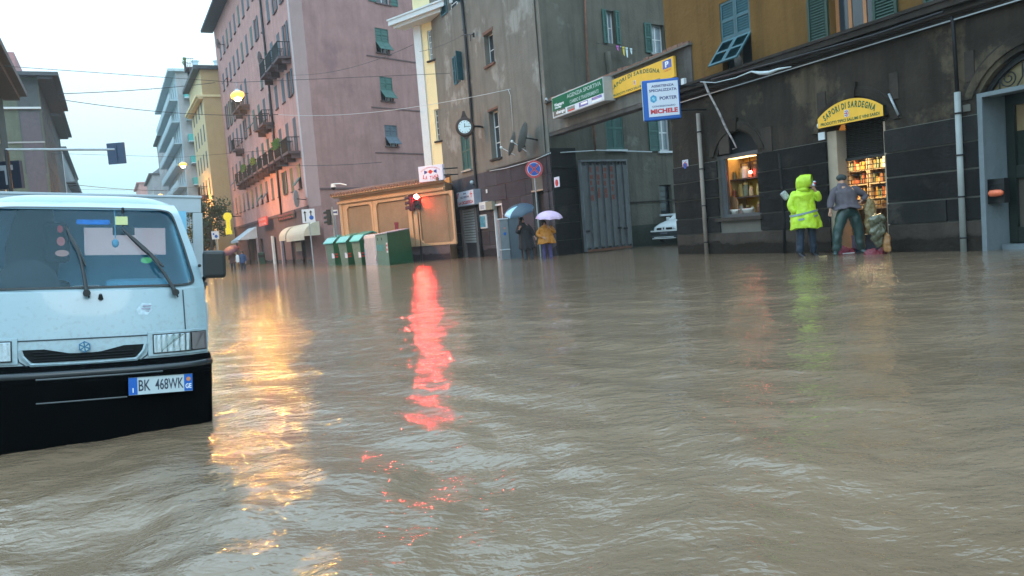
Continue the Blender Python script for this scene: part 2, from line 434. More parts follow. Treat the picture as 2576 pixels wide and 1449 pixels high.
def wave(x, y):
    """muddy flood water: crossing swells, short ripples and a slow wake"""
    z = np.zeros_like(x)
    rs = np.random.RandomState(5)
    wx = x + .35 * np.sin(.7 * y + .3) + .2 * np.sin(1.3 * y - .8 * x); wy = y + .3 * np.sin(.9 * x) + .25 * np.sin(.5 * x + 1.1 * y)
    for a, lam, amp in [(200, 1.9, .010), (235, 1.25, .008), (160, 1.05, .006), (255, .8, .0045), (215, .55, .0030), (130, .47, .0022), (275, .36, .0016), (188, .28, .0013), (240, .22, .0010), (95, .31, .0009), (60, .25, .0007)]:
        k = 2 * math.pi / lam; c, s_ = math.cos(R(a)), math.sin(R(a)); ph = rs.uniform(0, 6.28)
        m = .55 + .45 * np.sin(.8 * c * wy * (1.5 / lam) ** .3 - .7 * s_ * wx + ph * 2)
        h = np.sin(k * (c * wx + s_ * wy) + ph)
        z += 1.9 * amp * m * (h + .25 * np.cos(2 * (k * (c * wx + s_ * wy) + ph)))
    z *= .55 + 1.5 * np.exp(-((x + .9) / 2.6) ** 2 - ((y - 2.2) / 2.6) ** 2)
    # diagonal wake running from the traffic light towards the lower right
    d = (x - .35) * .50 + (y - 6.0) * .87 * .0 - .0
    dist = (x - (0.1 + (6.2 - y) * .42))
    z += .026 * np.exp(-(dist / .35) ** 2) * np.clip((7.5 - y) / 4, 0, 1) - .018 * np.exp(-((dist + .5) / .3) ** 2) * np.clip((7.5 - y) / 4, 0, 1)
    return z
def build_water():
    x0, x1, y0, y1, st = -7.5, 10.5, 1.0, 15.0, .055
    xs = np.arange(x0, x1 + 1e-6, st); ys = [y0]
    while ys[-1] < y1: ys.append(ys[-1] + st * (.75 + .06 * ys[-1]))
    ys = np.array(ys)
    X, Y = np.meshgrid(xs, ys); fade = np.clip((X - x0) / 1.0, 0, 1) * np.clip((xs[-1] - X) / 1.0, 0, 1) * np.clip((Y - y0) / .4, 0, 1) * np.clip((ys[-1] - Y) / 4, 0, 1)
    Zz = wave(X, Y) * fade
    nx, ny = len(xs), len(ys)
    v = np.stack([X.ravel(), Y.ravel(), Zz.ravel()], 1)
    idx = np.arange(nx * ny).reshape(ny, nx)
    q = np.stack([idx[:-1, :-1].ravel(), idx[:-1, 1:].ravel(), idx[1:, 1:].ravel(), idx[1:, :-1].ravel()], 1)
    bx0, bx1, by0, by1 = -160, 160, -60, 330
    ex = [(bx0, by0, 0), (bx1, by0, 0), (bx1, by1, 0), (bx0, by1, 0)]
    n0 = len(v); vv = v.tolist() + ex
    fs = q.tolist()
    bot = idx[0].tolist(); top = idx[-1].tolist(); lef = idx[:, 0].tolist(); rig = idx[:, -1].tolist()
    fs.append([n0, n0 + 1] + bot[::-1]); fs.append([n0 + 1, n0 + 2] + rig[::-1])
    fs.append([n0 + 2, n0 + 3] + top); fs.append([n0 + 3, n0] + lef)
    me = bpy.data.meshes.new('water'); me.from_pydata(vv, [], fs); me.update()
    me.polygons.foreach_set('use_smooth', [True] * len(me.polygons))
    m, t, b = _mat('muddy_water'); L = t.links.new
    b.inputs['Roughness'].default_value = .05; b.inputs['IOR'].default_value = 1.42
    c = t.nodes.new('ShaderNodeTexCoord')
    mp = t.nodes.new('ShaderNodeMapping'); mp.inputs['Rotation'].default_value = (0, 0, R(-20)); mp.inputs['Scale'].default_value = (.55, 1.5, 1)
    L(c.outputs['Object'], mp.inputs[0])
    nc = t.nodes.new('ShaderNodeTexNoise'); nc.inputs['Scale'].default_value = .55; nc.inputs['Detail'].default_value = 6
    L(mp.outputs[0], nc.inputs['Vector'])
    r = t.nodes.new('ShaderNodeValToRGB'); e = r.color_ramp.elements; e[0].position = .3; e[1].position = .72
    e[0].color = (.152, .106, .068, 1); e[1].color = (.212, .152, .102, 1)
    L(nc.outputs[0], r.inputs[0]); L(r.outputs[0], b.inputs['Base Color'])
    prev = None
    for sc, dist, st_, rot, sx, sy in [(1.3, .06, .5, -25, .8, 1.25), (4.2, .022, .6, 15, .8, 1.3), (11, .0120, .8, -8, .8, 1.35), (34, .0042, .85, 5, .9, 1.2)]:
        mpp = t.nodes.new('ShaderNodeMapping'); mpp.inputs['Rotation'].default_value = (0, 0, R(rot)); mpp.inputs['Scale'].default_value = (sx, sy, 1)
        n = t.nodes.new('ShaderNodeTexNoise'); n.inputs['Scale'].default_value = sc; n.inputs['Detail'].default_value = 2; n.inputs['Roughness'].default_value = .5; n.inputs['Distortion'].default_value = .5
        L(c.outputs['Object'], mpp.inputs[0]); L(mpp.outputs[0], n.inputs['Vector'])
        bp = t.nodes.new('ShaderNodeBump'); bp.inputs['Strength'].default_value = st_; bp.inputs['Distance'].default_value = dist
        L(n.outputs[0], bp.inputs['Height'])
        if prev: L(prev.outputs[0], bp.inputs['Normal'])
        prev = bp
    L(prev.outputs[0], b.inputs['Normal'])
    me.materials.append(m)
    o = bpy.data.objects.new('water', me); COL.objects.link(o); tag(o, 'muddy brown flood water covering the whole street', 'flood water', kind='structure')
build_water()
# road under the water and the alley that climbs out of it
mb = MB(); mb.quad((-160, -60, -.47), (160, -60, -.47), (160, 330, -.47), (-160, 330, -.47))
tag(mb.build('road', mat('asphalt', (.05, .05, .05), .8)), 'submerged asphalt road', 'road', kind='structure')
ua, ub = P.u(1440), P.u(1712)
pts = []
mb = MB()
g0 = [P.pt(ua, .2, -.35), P.pt(ub + .05, .2, -.35), P.pt(ub + .1, 5.5, -.05), P.pt(ua, 4.5, -.05)]
g1 = [P.pt(ua, 4.5, -.05), P.pt(ub + .1, 5.5, -.05), P.pt(ub + 9, 16, .55), P.pt(ua, 16, .35)]
mb.quad(*g0).quad(*g1)
tag(mb.build('alley_ground', mat('wet_alley_paving', (.045, .045, .038), .35, var=.35, scale=2, bump=.02, bscale=8)), 'wet paving of the alley rising out of the flood', 'alley', kind='structure')

# ================================================================== BUILDING HELPERS
def wall_open(mb, u0, u1, z0, z1, ops, y=0.0, rev=.25, mi=0, mi_rev=None, zs_extra=(), mif=None):
    ops = [(max(a, u0), min(b, u1), max(c, z0), min(d, z1)) for a, b, c, d in ops if b > u0 and a < u1 and d > z0 and c < z1]
    xs = sorted(set([u0, u1] + [round(v, 4) for o in ops for v in o[:2]])); zs = sorted(set([z0, z1] + [round(v, 4) for o in ops for v in o[2:]] + [z for z in zs_extra if z0 < z < z1]))
    for i in range(len(xs) - 1):
        for j in range(len(zs) - 1):
            xc, zc = (xs[i] + xs[i + 1]) / 2, (zs[j] + zs[j + 1]) / 2
            if any(a < xc < b and c < zc < d for a, b, c, d in ops): continue
            mb.quad((xs[i], y, zs[j]), (xs[i + 1], y, zs[j]), (xs[i + 1], y, zs[j + 1]), (xs[i], y, zs[j + 1]), mif(xc, zc) if mif else mi)
    mr_ = mi if mi_rev is None else mi_rev
    for a, b, c, d in ops:
        mm_ = mif(a, (c + d) / 2) if (mif and mi_rev is None) else mr_
        mb.quad((a, y, c), (a, y + rev, c), (a, y + rev, d), (a, y, d), mm_); mb.quad((b, y + rev, c), (b, y, c), (b, y, d), (b, y + rev, d), mm_)
        mb.quad((a, y, d), (a, y + rev, d), (b, y + rev, d), (b, y, d), mm_)
        if c > z0 + 1e-3: mb.quad((a, y + rev, c), (a, y, c), (b, y, c), (b, y + rev, c), mm_)
def leaf(mb, x0, x1, z0, z1, y0, slats=10, th=.04, fr=.07, mi=0, mi2=None):
    mb.box(x0, x0 + fr, y0, y0 + th, z0, z1, mi); mb.box(x1 - fr, x1, y0, y0 + th, z0, z1, mi)
    mb.box(x0 + fr, x1 - fr, y0, y0 + th, z0, z0 + fr, mi); mb.box(x0 + fr, x1 - fr, y0, y0 + th, z1 - fr, z1, mi)
    mid = (z0 + z1) / 2; mb.box(x0 + fr, x1 - fr, y0, y0 + th, mid - fr * .5, mid + fr * .5, mi)
    if slats:
        for a, b in ((z0 + fr, mid - fr * .5), (mid + fr * .5, z1 - fr)):
            n = max(2, slats // 2); h = (b - a) / n
            for k in range(n):
                zc = a + h * (k + .5)
                mb.add([(x0 + fr, y0 + .002, zc - h * .45), (x1 - fr, y0 + .002, zc - h * .45), (x1 - fr, y0 + th - .004, zc + h * .45), (x0 + fr, y0 + th - .004, zc + h * .45)], [(0, 1, 2, 3)], mi if mi2 is None else mi2)
        mb.quad((x0 + fr, y0 + th, z0 + fr), (x1 - fr, y0 + th, z0 + fr), (x1 - fr, y0 + th, z1 - fr), (x0 + fr, y0 + th, z1 - fr), mi)
    else:
        mb.box(x0 + fr, x1 - fr, y0 + .01, y0 + th - .01, z0 + fr, z1 - fr, mi)
def window(par, u0, u1, z0, z1, y=.18, fm='white_paint', pm='glass', nx=2, nz=2, sh=None, sm='green', slats=14, t=.055, sill=None, label=None, cur=None, shl=None, yf=0.0):
    mb = MB()
    mb.box(u0, u0 + t, y, y + .05, z0, z1); mb.box(u1 - t, u1, y, y + .05, z0, z1); mb.box(u0 + t, u1 - t, y, y + .05, z0, z0 + t); mb.box(u0 + t, u1 - t, y, y + .05, z1 - t, z1)
    for i in range(1, nx):
        x = u0 + (u1 - u0) * i / nx; mb.box(x - t * .5, x + t * .5, y + .003, y + .047, z0 + t, z1 - t)
    for j in range(1, nz):
        z = z0 + (z1 - z0) * j / nz; mb.box(u0 + t, u1 - t, y + .006, y + .044, z - t * .35, z + t * .35)
    wo = mb.build('window', K[fm], par, label=label)
    pb = MB(); pb.box(u0 + .01, u1 - .01, y + .022, y + .03, z0 + .01, z1 - .01); pb.build('pane', K[pm], wo)
    if cur:
        cb = MB(); cb.box(u0 + .02, u1 - .02, y + .052, y + .06, z0, z1 if cur is True else z0 + (z1 - z0) * cur); cb.build('curtain', K['curtain'], wo)
    if sill: 
        sb = MB(); sb.box(u0 - .1, u1 + .1, yf - .10, yf + .04, z0 - .09, z0 - .003); sb.build('sill', K[sill], wo)
    w_ = (u1 - u0) / 2
    def L(*a, **k): 
        b = MB(); leaf(b, *a, **k); return b
    if sh == 'closed':
        for a, b in ((u0 + .005, (u0 + u1) / 2 - .004), ((u0 + u1) / 2 + .004, u1 - .005)): L(a, b, z0, z1, yf + .02, slats=slats).build('shutter', K[sm], wo, label=shl)
    elif sh == 'open':
        for a, b in ((u0 - w_ * 1.02, u0 - .01), (u1 + .01, u1 + w_ * 1.02)): L(a, b, z0 - .02, z1 + .02, yf - .07, slats=slats).build('shutter', K[sm], wo, label=shl)
    elif sh == 'ajar':
        b = L(u0 - w_ * 1.02, u0 - .01, z0 - .02, z1 + .02, yf - .07, slats=slats); b.build('shutter', K[sm], wo)
        b = L(0, w_, z0 - .02, z1 + .02, 0, slats=slats); b.xf(Matrix.Translation((u1 - .02, yf - .03, 0)) @ Matrix.Rotation(R(-62), 4, 'Z') ); b.build('shutter', K[sm], wo)
    elif sh == 'tilt':
        mid = z0 + (z1 - z0) * .46
        for a, b in ((u0 + .005, (u0 + u1) / 2 - .004), ((u0 + u1) / 2 + .004, u1 - .005)):
            q = MB(); leaf(q, a, b, mid, z1, yf + .02, slats=slats // 2)
            i0 = len(q.v); leaf(q, a, b, -(mid - z0), 0, 0, slats=0 if slats < 8 else slats // 2)
            q.xf(Matrix.Translation((0, yf + .02, mid)) @ Matrix.Rotation(R(-38), 4, 'X'), i0); q.build('shutter', K[sm], wo, label=shl)
    return wo
def arc_pts(u0, u1, zs, zr, n=16):
    """segmental arch outline points from right to left, springing at zs, crown at zs+zr"""
    c = (u1 - u0) / 2; r = (c * c + zr * zr) / (2 * zr); zc = zs + zr - r; a0 = math.asin(min(1, c / r))
    return [((u0 + u1) / 2 + r * math.sin(a0 - 2 * a0 * k / n), zc + r * math.cos(a0 - 2 * a0 * k / n)) for k in range(n + 1)]
def spandrel(mb, u0, u1, zs, zr, y, rev, mi=0, n=16):
    """fills an opening's rectangular top zs..zs+zr down to the arch"""
    A = arc_pts(u0, u1, zs, zr, n); zt = zs + zr
    for k in range(n):
        (xa, za), (xb, zb) = A[k], A[k + 1]
        mb.quad((xb, y, zb), (xa, y, za), (xa, y, zt + 1e-3), (xb, y, zt + 1e-3), mi)
        mb.quad((xa, y, za), (xb, y, zb), (xb, y + rev, zb), (xa, y + rev, za), mi)
def arch_band(mb, u0, u1, zs, zr, wd, y0, y1, mi=0, n=16):
    A = arc_pts(u0, u1, zs, zr, n); B = arc_pts(u0 - wd, u1 + wd, zs, zr + wd, n)
    for k in range(n):
        a, b, c, d = A[k], A[k + 1], B[k + 1], B[k]
        mb.quad((b[0], y0, b[1]), (a[0], y0, a[1]), (d[0], y0, d[1]), (c[0], y0, c[1]), mi)
        mb.quad((d[0], y0, d[1]), (d[0], y1, d[1]), (c[0], y1, c[1]), (c[0], y0, c[1]), mi)
        mb.quad((a[0], y1, a[1]), (a[0], y0, a[1]), (b[0], y0, b[1]), (b[0], y1, b[1]), mi)
    for q, w_ in ((A[0], B[0]), (B[-1], A[-1])):
        mb.quad((q[0], y0, q[1]), (q[0], y1, q[1]), (w_[0], y1, w_[1]), (w_[0], y0, w_[1]), mi)
def shell(mb, u0, u1, dep, z0, z1, mi=0, left=True, right=True, roof=True, y=0):
    if left: mb.quad((u0, y + dep, z0), (u0, y, z0), (u0, y, z1), (u0, y + dep, z1), mi)
    if right: mb.quad((u1, y, z0), (u1, y + dep, z0), (u1, y + dep, z1), (u1, y, z1), mi)
    mb.quad((u1, y + dep, z0), (u0, y + dep, z0), (u0, y + dep, z1), (u1, y + dep, z1), mi)
    if roof: mb.quad((u0, y, z1), (u1, y, z1), (u1, y + dep, z1), (u0, y + dep, z1), mi)
def blocks(mb, u0, u1, zlist, ops, y=0, prot=.018, gap=.02, bw=(1.1, 1.7), mi=0, seed=1):
    rs = random.Random(seed)
    for j in range(len(zlist) - 1):
        za, zb = zlist[j] + gap / 2, zlist[j + 1] - gap / 2
        cuts = [(a, b) for a, b, c, d in ops if c < (za + zb) / 2 < d or (c < zb - .02 and d > za + .02)]
        segs = [(u0, u1)]
        for a, b in cuts:
            ns = []
            for p, q in segs:
                if b <= p or a >= q: ns.append((p, q)); continue
                if a > p: ns.append((p, a))
                if b < q: ns.append((b, q))
            segs = ns
        for p, q in segs:
            x = p
            while x < q - .02:
                w_ = rs.uniform(*bw)
                e = x + w_
                if q - e < .5: e = q
                pr = prot * rs.uniform(.6, 1.4)
                mb.box(x + (gap * .3 if x > p else 0), e - (gap * .3 if e < q else 0), y - pr, y + .01, za, zb, mi)
                x = e

# ================================================================== GROCERY BUILDING (right)
g = wthing(P, 'corner_building', 'dark stone and ochre building with arched shop openings at the right of the street', 'building')
uL = P.u(1709); uR = P.u(2470) + 9; ZT = 13.5
zb = [P.uv(2327, y)[1] for y in (632, 561, 504.5, 437, 372, 310)]      # plinth top, joints, string line
z_pl, zj = zb[1], zb[1:]
# shop window
sw0 = P.u(1808, 470); sw1 = P.u(1911, 470); swz0 = P.uv(1860, 545)[1]; sws = P.uv(1860, 384)[1]; swt = P.uv(1860, 328)[1]
# shop doorway
dw0 = P.u(2088, 520); dw1 = P.u(2236, 520); dws = P.uv(2155, 318)[1]; dwt = P.uv(2155, 262)[1]
# portal
po0 = P.u(2470, 500); po1 = po0 + 2.3; pos_ = P.uv(2475, 243)[1]; pot = pos_ + .72
zc0, zc1 = P.uv(1798, 235.7, -.1)[1], P.uv(1759, 202, -.3)[1]
zc0 = (zc0 + P.uv(2158, 122.6, -.1)[1]) / 2; zc1 = max((zc1 + P.uv(2158, 62.5, -.3)[1]) / 2, zc0 + .45)
# upper windows
w1 = (P.u(1812, 70), P.u(1888, 70), zc1 + .02, P.uv(1850, -8)[1]); w2 = (P.u(2087, 30), P.u(2199, 30), zc1 + .02, zc1 + 2.1)
w3 = (w2[0] + 3.1, w2[1] + 3.1, w2[2], w2[3])
ops = [(sw0, sw1, swz0, swt), (dw0, dw1, -.6, dwt), (po0, po1, -.6, pot)]
mb = MB(); wall_open(mb, uL, uR, -.6, zc0, ops, rev=.38, mif=lambda x, z: 0 if z > zj[-1] else 1, zs_extra=[zj[-1]])
spandrel(mb, sw0, sw1, sws, swt - sws, 0, .38); spandrel(mb, dw0, dw1, dws, dwt - dws, 0, .38); spandrel(mb, po0, po1, pos_, pot - pos_, 0, .38)
wall_open(mb, uL, uR, zc0, ZT, [w1, w2, w3], rev=.22, mif=lambda x, z: 2 if x > uL + .75 or z > 9.9 else 3)
shell(mb, uL, uR, 11, -.6, ZT, 3)
mb.build('wall', [K['brown_plaster'], K['joint'], K['orange'], K['brown_plaster']], g)
mb = MB(); blocks(mb, uL, uR, zj, ops, bw=(1.4, 2.4), prot=.035, gap=.035, seed=3); mb.build('stone_cladding', K['stone'], g)
mb = MB(); blocks(mb, uL, uR, [-.6, z_pl], ops, prot=.05, bw=(2.5, 4), seed=4); mb.build('plinth', K['plinth'], g)
mb = MB()
mb.box(uL - .1, uR, -.10, .0, zc0, zc0 + .10); mb.box(uL - .15, uR, -.16, 0, zc0 + .10, zc1 - .2); mb.box(uL - .25, uR, -.30, 0, zc1 - .2, zc1 - .07); mb.box(uL - .28, uR, -.34, 0, zc1 - .07, zc1)
mb.box(uL - .2, uR, -.2, 0, zc1 - .32, zc1 - .26)
mb.build('cornice', K['cornice'], g)
mb = MB(); mb.box(uL - .1, uR, -.115, -.10, zc0 + .005, zc0 + .03); mb.build('cornice_flashing', K['galv'], g)
# hood mouldings and plaster patches
for (a, b, zs, zr) in ((sw0 - .12, sw1 + .12, sws, swt - sws + .05), (dw0 - .22, dw1 + .22, dws, dwt - dws + .18), (po0 - .1, po1 + .1, pos_, pot - pos_ + .1)):
    mb = MB(); arch_band(mb, a, b, zs, zr, .17, -.05, .0); arch_band(mb, a - .17, b + .17, zs, zr + .17, .05, -.02, 0, 1)
    xm = (a + b) / 2; mb.prism([(xm - .1, zs + zr - .04), (xm + .1, zs + zr - .04), (xm + .15, zs + zr + .3), (xm - .15, zs + zr + .3)], -.08, 0)
    mb.build('arch_moulding', [K['brown_plaster'], K['cornice']], g)
for cx, yt, yb, wd in ((1822, 330, 388, 26), (1930, 320, 385, 26), (2068, 232, 292, 22), (2250, 182, 250, 22), (2440, 128, 205, 24)):
    a = P.u(cx - wd / 2, (yt + yb) / 2); b = P.u(cx + wd / 2, (yt + yb) / 2); mb = MB(); mb.box(a, b, -.025, 0, P.uv(cx, yb)[1], P.uv(cx, yt)[1]); mb.build('pilaster_block', K['plinth'], g)
# --- shop window: frame, transom, glass, display
SF = mat('grey_shop_frame', (.085, .085, .09), .5)
zt_ = P.uv(1860, 393)[1]; f0 = P.u(1824, 470, .1); f1 = P.u(1912, 470, .1)
mb = MB(); mb.box(sw0, f0, .10, .2, swz0, zt_); mb.box(f1 - .02, sw1, .10, .2, swz0, zt_); mb.box(sw0, sw1, .08, .2, zt_, zt_ + .1); mb.box(f0, f1, .10, .2, swz0, swz0 + .08)
mb.box(f0, f0 + .05, .12, .18, swz0 + .08, zt_); mb.box(f1 - .07, f1 - .02, .12, .18, swz0 + .08, zt_)
wo = mb.build('shop_window', SF, g)
mb = MB(); mb.box(f0 + .05, f1 - .07, .14, .15, swz0 + .08, zt_); 
GL = mat('shop_glass', (1, 1, 1), .02, var=0, trans=1.0); GL.node_tree.nodes['Principled BSDF'].inputs['IOR'].default_value = 1.1
mb.build('pane', GL, wo)
mb = MB(); mb.box(sw0 - .1, sw1 + .1, -.12, .12, swz0 - .1, swz0 - .002); mb.build('sill', K['plinth'], wo)
mb = MB(); mb.box(sw0, sw1, .2, .26, zt_ + .1, swt); mb.build('dark_fanlight', K['dark'], wo)
# display box behind the glass
mb = MB(); d0, d1 = f0 - 1.15, f1 + .05; zb0 = swz0 + .04; dp = 1.1
mb.quad((d0, dp, zb0), (d1, dp, zb0), (d1, dp, zt_ + .05), (d0, dp, zt_ + .05), 0)
mb.quad((d0, .2, zb0), (d0, dp, zb0), (d0, dp, zt_ + .05), (d0, .2, zt_ + .05), 0); mb.quad((d1, dp, zb0), (d1, .2, zb0), (d1, .2, zt_ + .05), (d1, dp, zt_ + .05), 0)
mb.quad((d0, .2, zb0), (d1, .2, zb0), (d1, dp, zb0), (d0, dp, zb0), 1); mb.quad((d0, dp, zt_ + .05), (d1, dp, zt_ + .05), (d1, .2, zt_ + .05), (d0, .2, zt_ + .05), 1)
H_ = zt_ - zb0
for k in (.3, .62): mb.box(d0 + (.0 if k < .5 else .0), d1, .55, dp - .01, zb0 + H_ * k, zb0 + H_ * k + .035, 1)
mb.prism([(d0 + .3, zb0 + H_ * .64), (d1, zb0 + H_ * .64), (d1, zb0 + H_ * .9), ((d0 + d1) / 2 + .1, zb0 + H_ * .95), (d0 + .3, zb0 + H_ * .9)], .95, 1.05, 1)
mb.build('display_niche', [mat('mustard_wall', (.75, .42, .03), .7), K['wood']], g)
# goods in the window (things on shelves)
rs = random.Random(11)
goods_c = [mat('goods_cream', (.55, .40, .2), .6, var=.5, scale=25), mat('goods_red', (.30, .09, .05), .5), mat('goods_gold', (.5, .34, .1), .4, metal=.4), mat('goods_brown', (.22, .1, .05), .6), mat('goods_teal', (.16, .19, .12), .5), mat('goods_white', (.7, .68, .62), .6)]
def jar(W, u, y, z, s, ci, name='jar', lab='glass jar of preserves on the shop window shelf', grp='jars and tins in the shop window'):
    t = wthing(W, name, lab, 'jar', u, y, z, grp)
    m = MB(); m.tube([(0, 0, 0), (0, 0, .12 * s), (0, 0, .15 * s), (0, 0, .17 * s)], [.05 * s, .052 * s, .04 * s, .038 * s], 0, 10); m.build('jar_body', goods_c[ci], t)
    m = MB(); m.tube([(0, 0, .17 * s), (0, 0, .2 * s)], .043 * s, 0, 10); m.build('lid', goods_c[2], t)
    return t
for k, zf in enumerate((.0, .315, .635)):
    n = 7
    for i in range(n):
        u = f0 - .50 + (f1 - f0) * i / (n - 1)
        jar(P, u, .62 + rs.uniform(0, .12), zb0 + H_ * zf + (.0 if k == 0 else .02), rs.uniform(1.1, 2.0), rs.randrange(6))
t = wthing(P, 'wicker_plate', 'round wicker plate propped at the left of the shop window', 'plate', f0 - .12, .42, zb0 + .03)
m = MB(); m.disc((0, .28), .24, 0, n=30, th=.03); m.disc((0, .28), .17, -.012, n=30, th=.01); m.build('plate', mat('wicker', (.35, .2, .09), .8, var=.4, scale=30, bump=.01, bscale=60), t)
for i, (uu, zz) in enumerate(((.12, 0), (.7, 0))):
    t = wthing(P, 'paper_basket', ('left' if i == 0 else 'right') + ' white paper lined basket at the foot of the shop window', 'basket', f0 - .05 + uu, .32, zb0 + .01)
    m = MB(); m.loft([[(.22 * sx * math.cos(a), .1 * sx * math.sin(a), z) for a in [2 * math.pi * k / 12 for k in range(12)]] for sx, z in ((.7, 0), (1, .14), (1.1, .16), (.9, .1))]); m.build('basket', goods_c[5], t, smooth=True)
# red lamp in the window + warm display lamp
t = wthing(P, 'red_lamp', 'small glowing red lamp hanging in the arched shop window', 'lamp', P.uv(1888, 433, .5)[0], .5, P.uv(1888, 433, .5)[1])
m = MB(); m.ball((0, 0, 0), .045); m.build('bulb', emat('red_bulb', (1, .12, .10), 60), t, smooth=True); m = MB(); m.tube([(0, 0, .04), (0, 0, .1), (0, .0, zt_ - P.uv(1888, 433, .5)[1])], [.03, .02, .006]); m.build('cord', K['black'], t)
def arealamp(W, name, u, y, z, sx, sy, e, col, par=None):
    d = bpy.data.lights.new(name, 'AREA'); d.shape = 'RECTANGLE'; d.size = sx; d.size_y = sy; d.energy = e; d.color = col
    o = bpy.data.objects.new(name, d); COL.objects.link(o); o.location = W.pt(u, y, z); o.rotation_euler = (0, 0, W.ang)
arealamp(P, 'display_light', (d0 + d1) / 2, .6, zt_ + .02, 1.2, .5, 9, (1, .62, .26))
# --- shop doorway
ja = MB(); ja.box(dw0, dw0 + .28, .02, .36, -.5, dws); ja.box(dw1 - .07, dw1, .02, .36, -.5, dws); ja.build('door_jamb', K['beige'], g)
zr_ = P.uv(2180, 392, .3)[1]; n = 26
mb = MB()
for k in range(n):
    a = zr_ + (dwt - zr_) * k / n; b = zr_ + (dwt - zr_) * (k + 1) / n
    mb.quad((dw0 + .28, .30 + .03, a), (dw1 - .07, .33, a), (dw1 - .07, .30, (a + b) / 2), (dw0 + .28, .30, (a + b) / 2)); mb.quad((dw0 + .28, .30, (a + b) / 2), (dw1 - .07, .30, (a + b) / 2), (dw1 - .07, .33, b), (dw0 + .28, .33, b))
mb.box(dw0 + .28, dw1 - .07, .27, .35, zr_ - .06, zr_)
mb.build('roller_shutter', mat('dark_roller', (.03, .027, .024), .6), g)
mb = MB(); x0_, x1_ = dw0 + .28, dw1 - .07; zg0 = P.uv(2200, 560, .3)[1]
nn = 15
for k in range(nn + 1):
    z = zg0 + (zr_ - zg0) * k / nn; mb.box(x0_, x1_, .30, .318, z - .008, z + .008)
for k in range(nn):
    off = .0 if k % 2 else .16; x = x0_ + off + .1
    while x < x1_:
        mb.box(x - .006, x + .006, .302, .316, zg0 + (zr_ - zg0) * k / nn, zg0 + (zr_ - zg0) * (k + 1) / nn); x += .32
mb.build('security_grille', K['iron'], g)
# lit shop interior
mb = MB(); i0, i1, id_ = dw0 - 4.2, dw1 + .3, 3.6; zi = 3.0
mb.quad((i0, id_, -.1), (i1, id_, -.1), (i1, id_, zi), (i0, id_, zi), 0); mb.quad((i0, .4, -.1), (i0, id_, -.1), (i0, id_, zi), (i0, .4, zi), 0); mb.quad((i1, id_, -.1), (i1, .4, -.1), (i1, .4, zi), (i1, id_, zi), 0)
mb.quad((i0, id_, zi), (i1, id_, zi), (i1, .4, zi), (i0, .4, zi), 0); mb.quad((i0, .39, -.05), (i1, .39, -.05), (i1, id_, -.05), (i0, id_, -.05), 1)
mb.build('shop_room', [mat('warm_shop_wall', (.62, .42, .16), .7), K['wood']], g)
arealamp(P, 'shop_light', (i0 + i1) / 2, 1.9, zi - .1, 2.0, 1.6, 300, (1, .74, .38))
rs = random.Random(4)
for k in range(3):                                     # shelving units stocked with goods
    uu = dw0 - 1.55 + k * .72
    t = wthing(P, 'shop_shelving', ['left', 'middle', 'right'][k] + ' stocked wooden shelving unit inside the lit shop', 'shelving', uu, 2.6, -.05, 'shelving units in the shop')
    m = MB(); m.box(-.34, -.31, 0, .4, 0, 2.6); m.box(.31, .34, 0, .4, 0, 2.6)
    for j in range(7): m.box(-.31, .31, 0, .4, .12 + j * .38, .15 + j * .38)
    m.box(-.31, .31, .38, .4, .12, 2.55); m.build('shelf_frame', K['beige'], t)
    m = MB()
    for j in range(7):
        x = -.29
        while x < .24:
            wd = rs.uniform(.05, .13); hh = rs.uniform(.12, .3); m.box(x, x + wd, .05 + rs.uniform(0, .08), .3, .151 + j * .38, .15 + j * .38 + hh, rs.randrange(6)); x += wd + .012
    m.build('goods', goods_c, t)['kind'] = 'stuff'
t = wthing(P, 'shop_counter', 'dark counter with deli display inside the lit shop doorway', 'counter', (dw0 + dw1) / 2 - .75, 1.5, -.05)
m = MB(); m.box(-.8, .8, 0, .5, 0, 1.0, 0); m.box(-.82, .82, -.03, .53, 1.0, 1.04, 1); m.build('counter_body', [mat('dark_counter', (.04, .03, .025), .5), K['beige']], t)
m = MB()
for i in range(9): m.box(-.74 + i * .165, -.61 + i * .165, .05, .3, 1.042, 1.1 + rs.uniform(0, .14), rs.randrange(6))
m.build('deli_goods', goods_c, t)
# --- portal with marble surround
mb = MB(); mb.box(po0, po0 + .10, -.04, 0, -.5, pos_ - .01); mb.box(po0 - .0, po1, -.04, .38, pos_ - .01, pos_ + .07)
xr = po0; mb.quad((xr + .01, 0, -.5), (xr + .16, .62, -.5), (xr + .16, .62, pos_), (xr + .01, 0, pos_)); 
mb.box(po1 - .16, po1, -.04, .6, -.5, pos_)
mb.build('marble_surround', K['marble'], g)
mb = MB(); dx0, dx1 = xr + .16, po1 - .16; DY = -.38
fr = K['green_d']
mb.box(dx0, dx0 + .16, .54, .64, .12, pos_); mb.box(dx1 - .16, dx1, .54, .64, .12, pos_); mb.box(dx0 + .16, dx1 - .16, .54, .64, pos_ - .2, pos_)
mb.box(dx0 + .16, dx1 - .16, .55, .63, .12, .42); mb.box(dx0 + .16, dx1 - .16, .55, .63, 1.35, 1.6); dm = (dx0 + dx1) / 2; mb.box(dm - .06, dm + .06, .55, .63, .42, 1.35); mb.box(dm - .06, dm + .06, .55, .63, 1.6, pos_ - .2)
dr = mb.build('entrance_door', mat('near_black_green_door', (.012, .018, .014), .4), g)
mb = MB(); zm = 2.25
mb.box(dx0 + .16, dx1 - .16, .62, .632, 1.6, zm, 0); mb.box(dx0 + .16, dx1 - .16, .62, .632, zm, pos_ - .2, 1); mb.box(dx0 + .16, dx1 - .16, .62, .632, .42, 1.35, 2)
mb.build('pane', [mat('dark_door_glass', (.02, .028, .022), .15, var=0), mat('tan_door_glass', (.27, .19, .10), .3), mat('mauve_door_glass', (.10, .085, .07), .3)], dr)
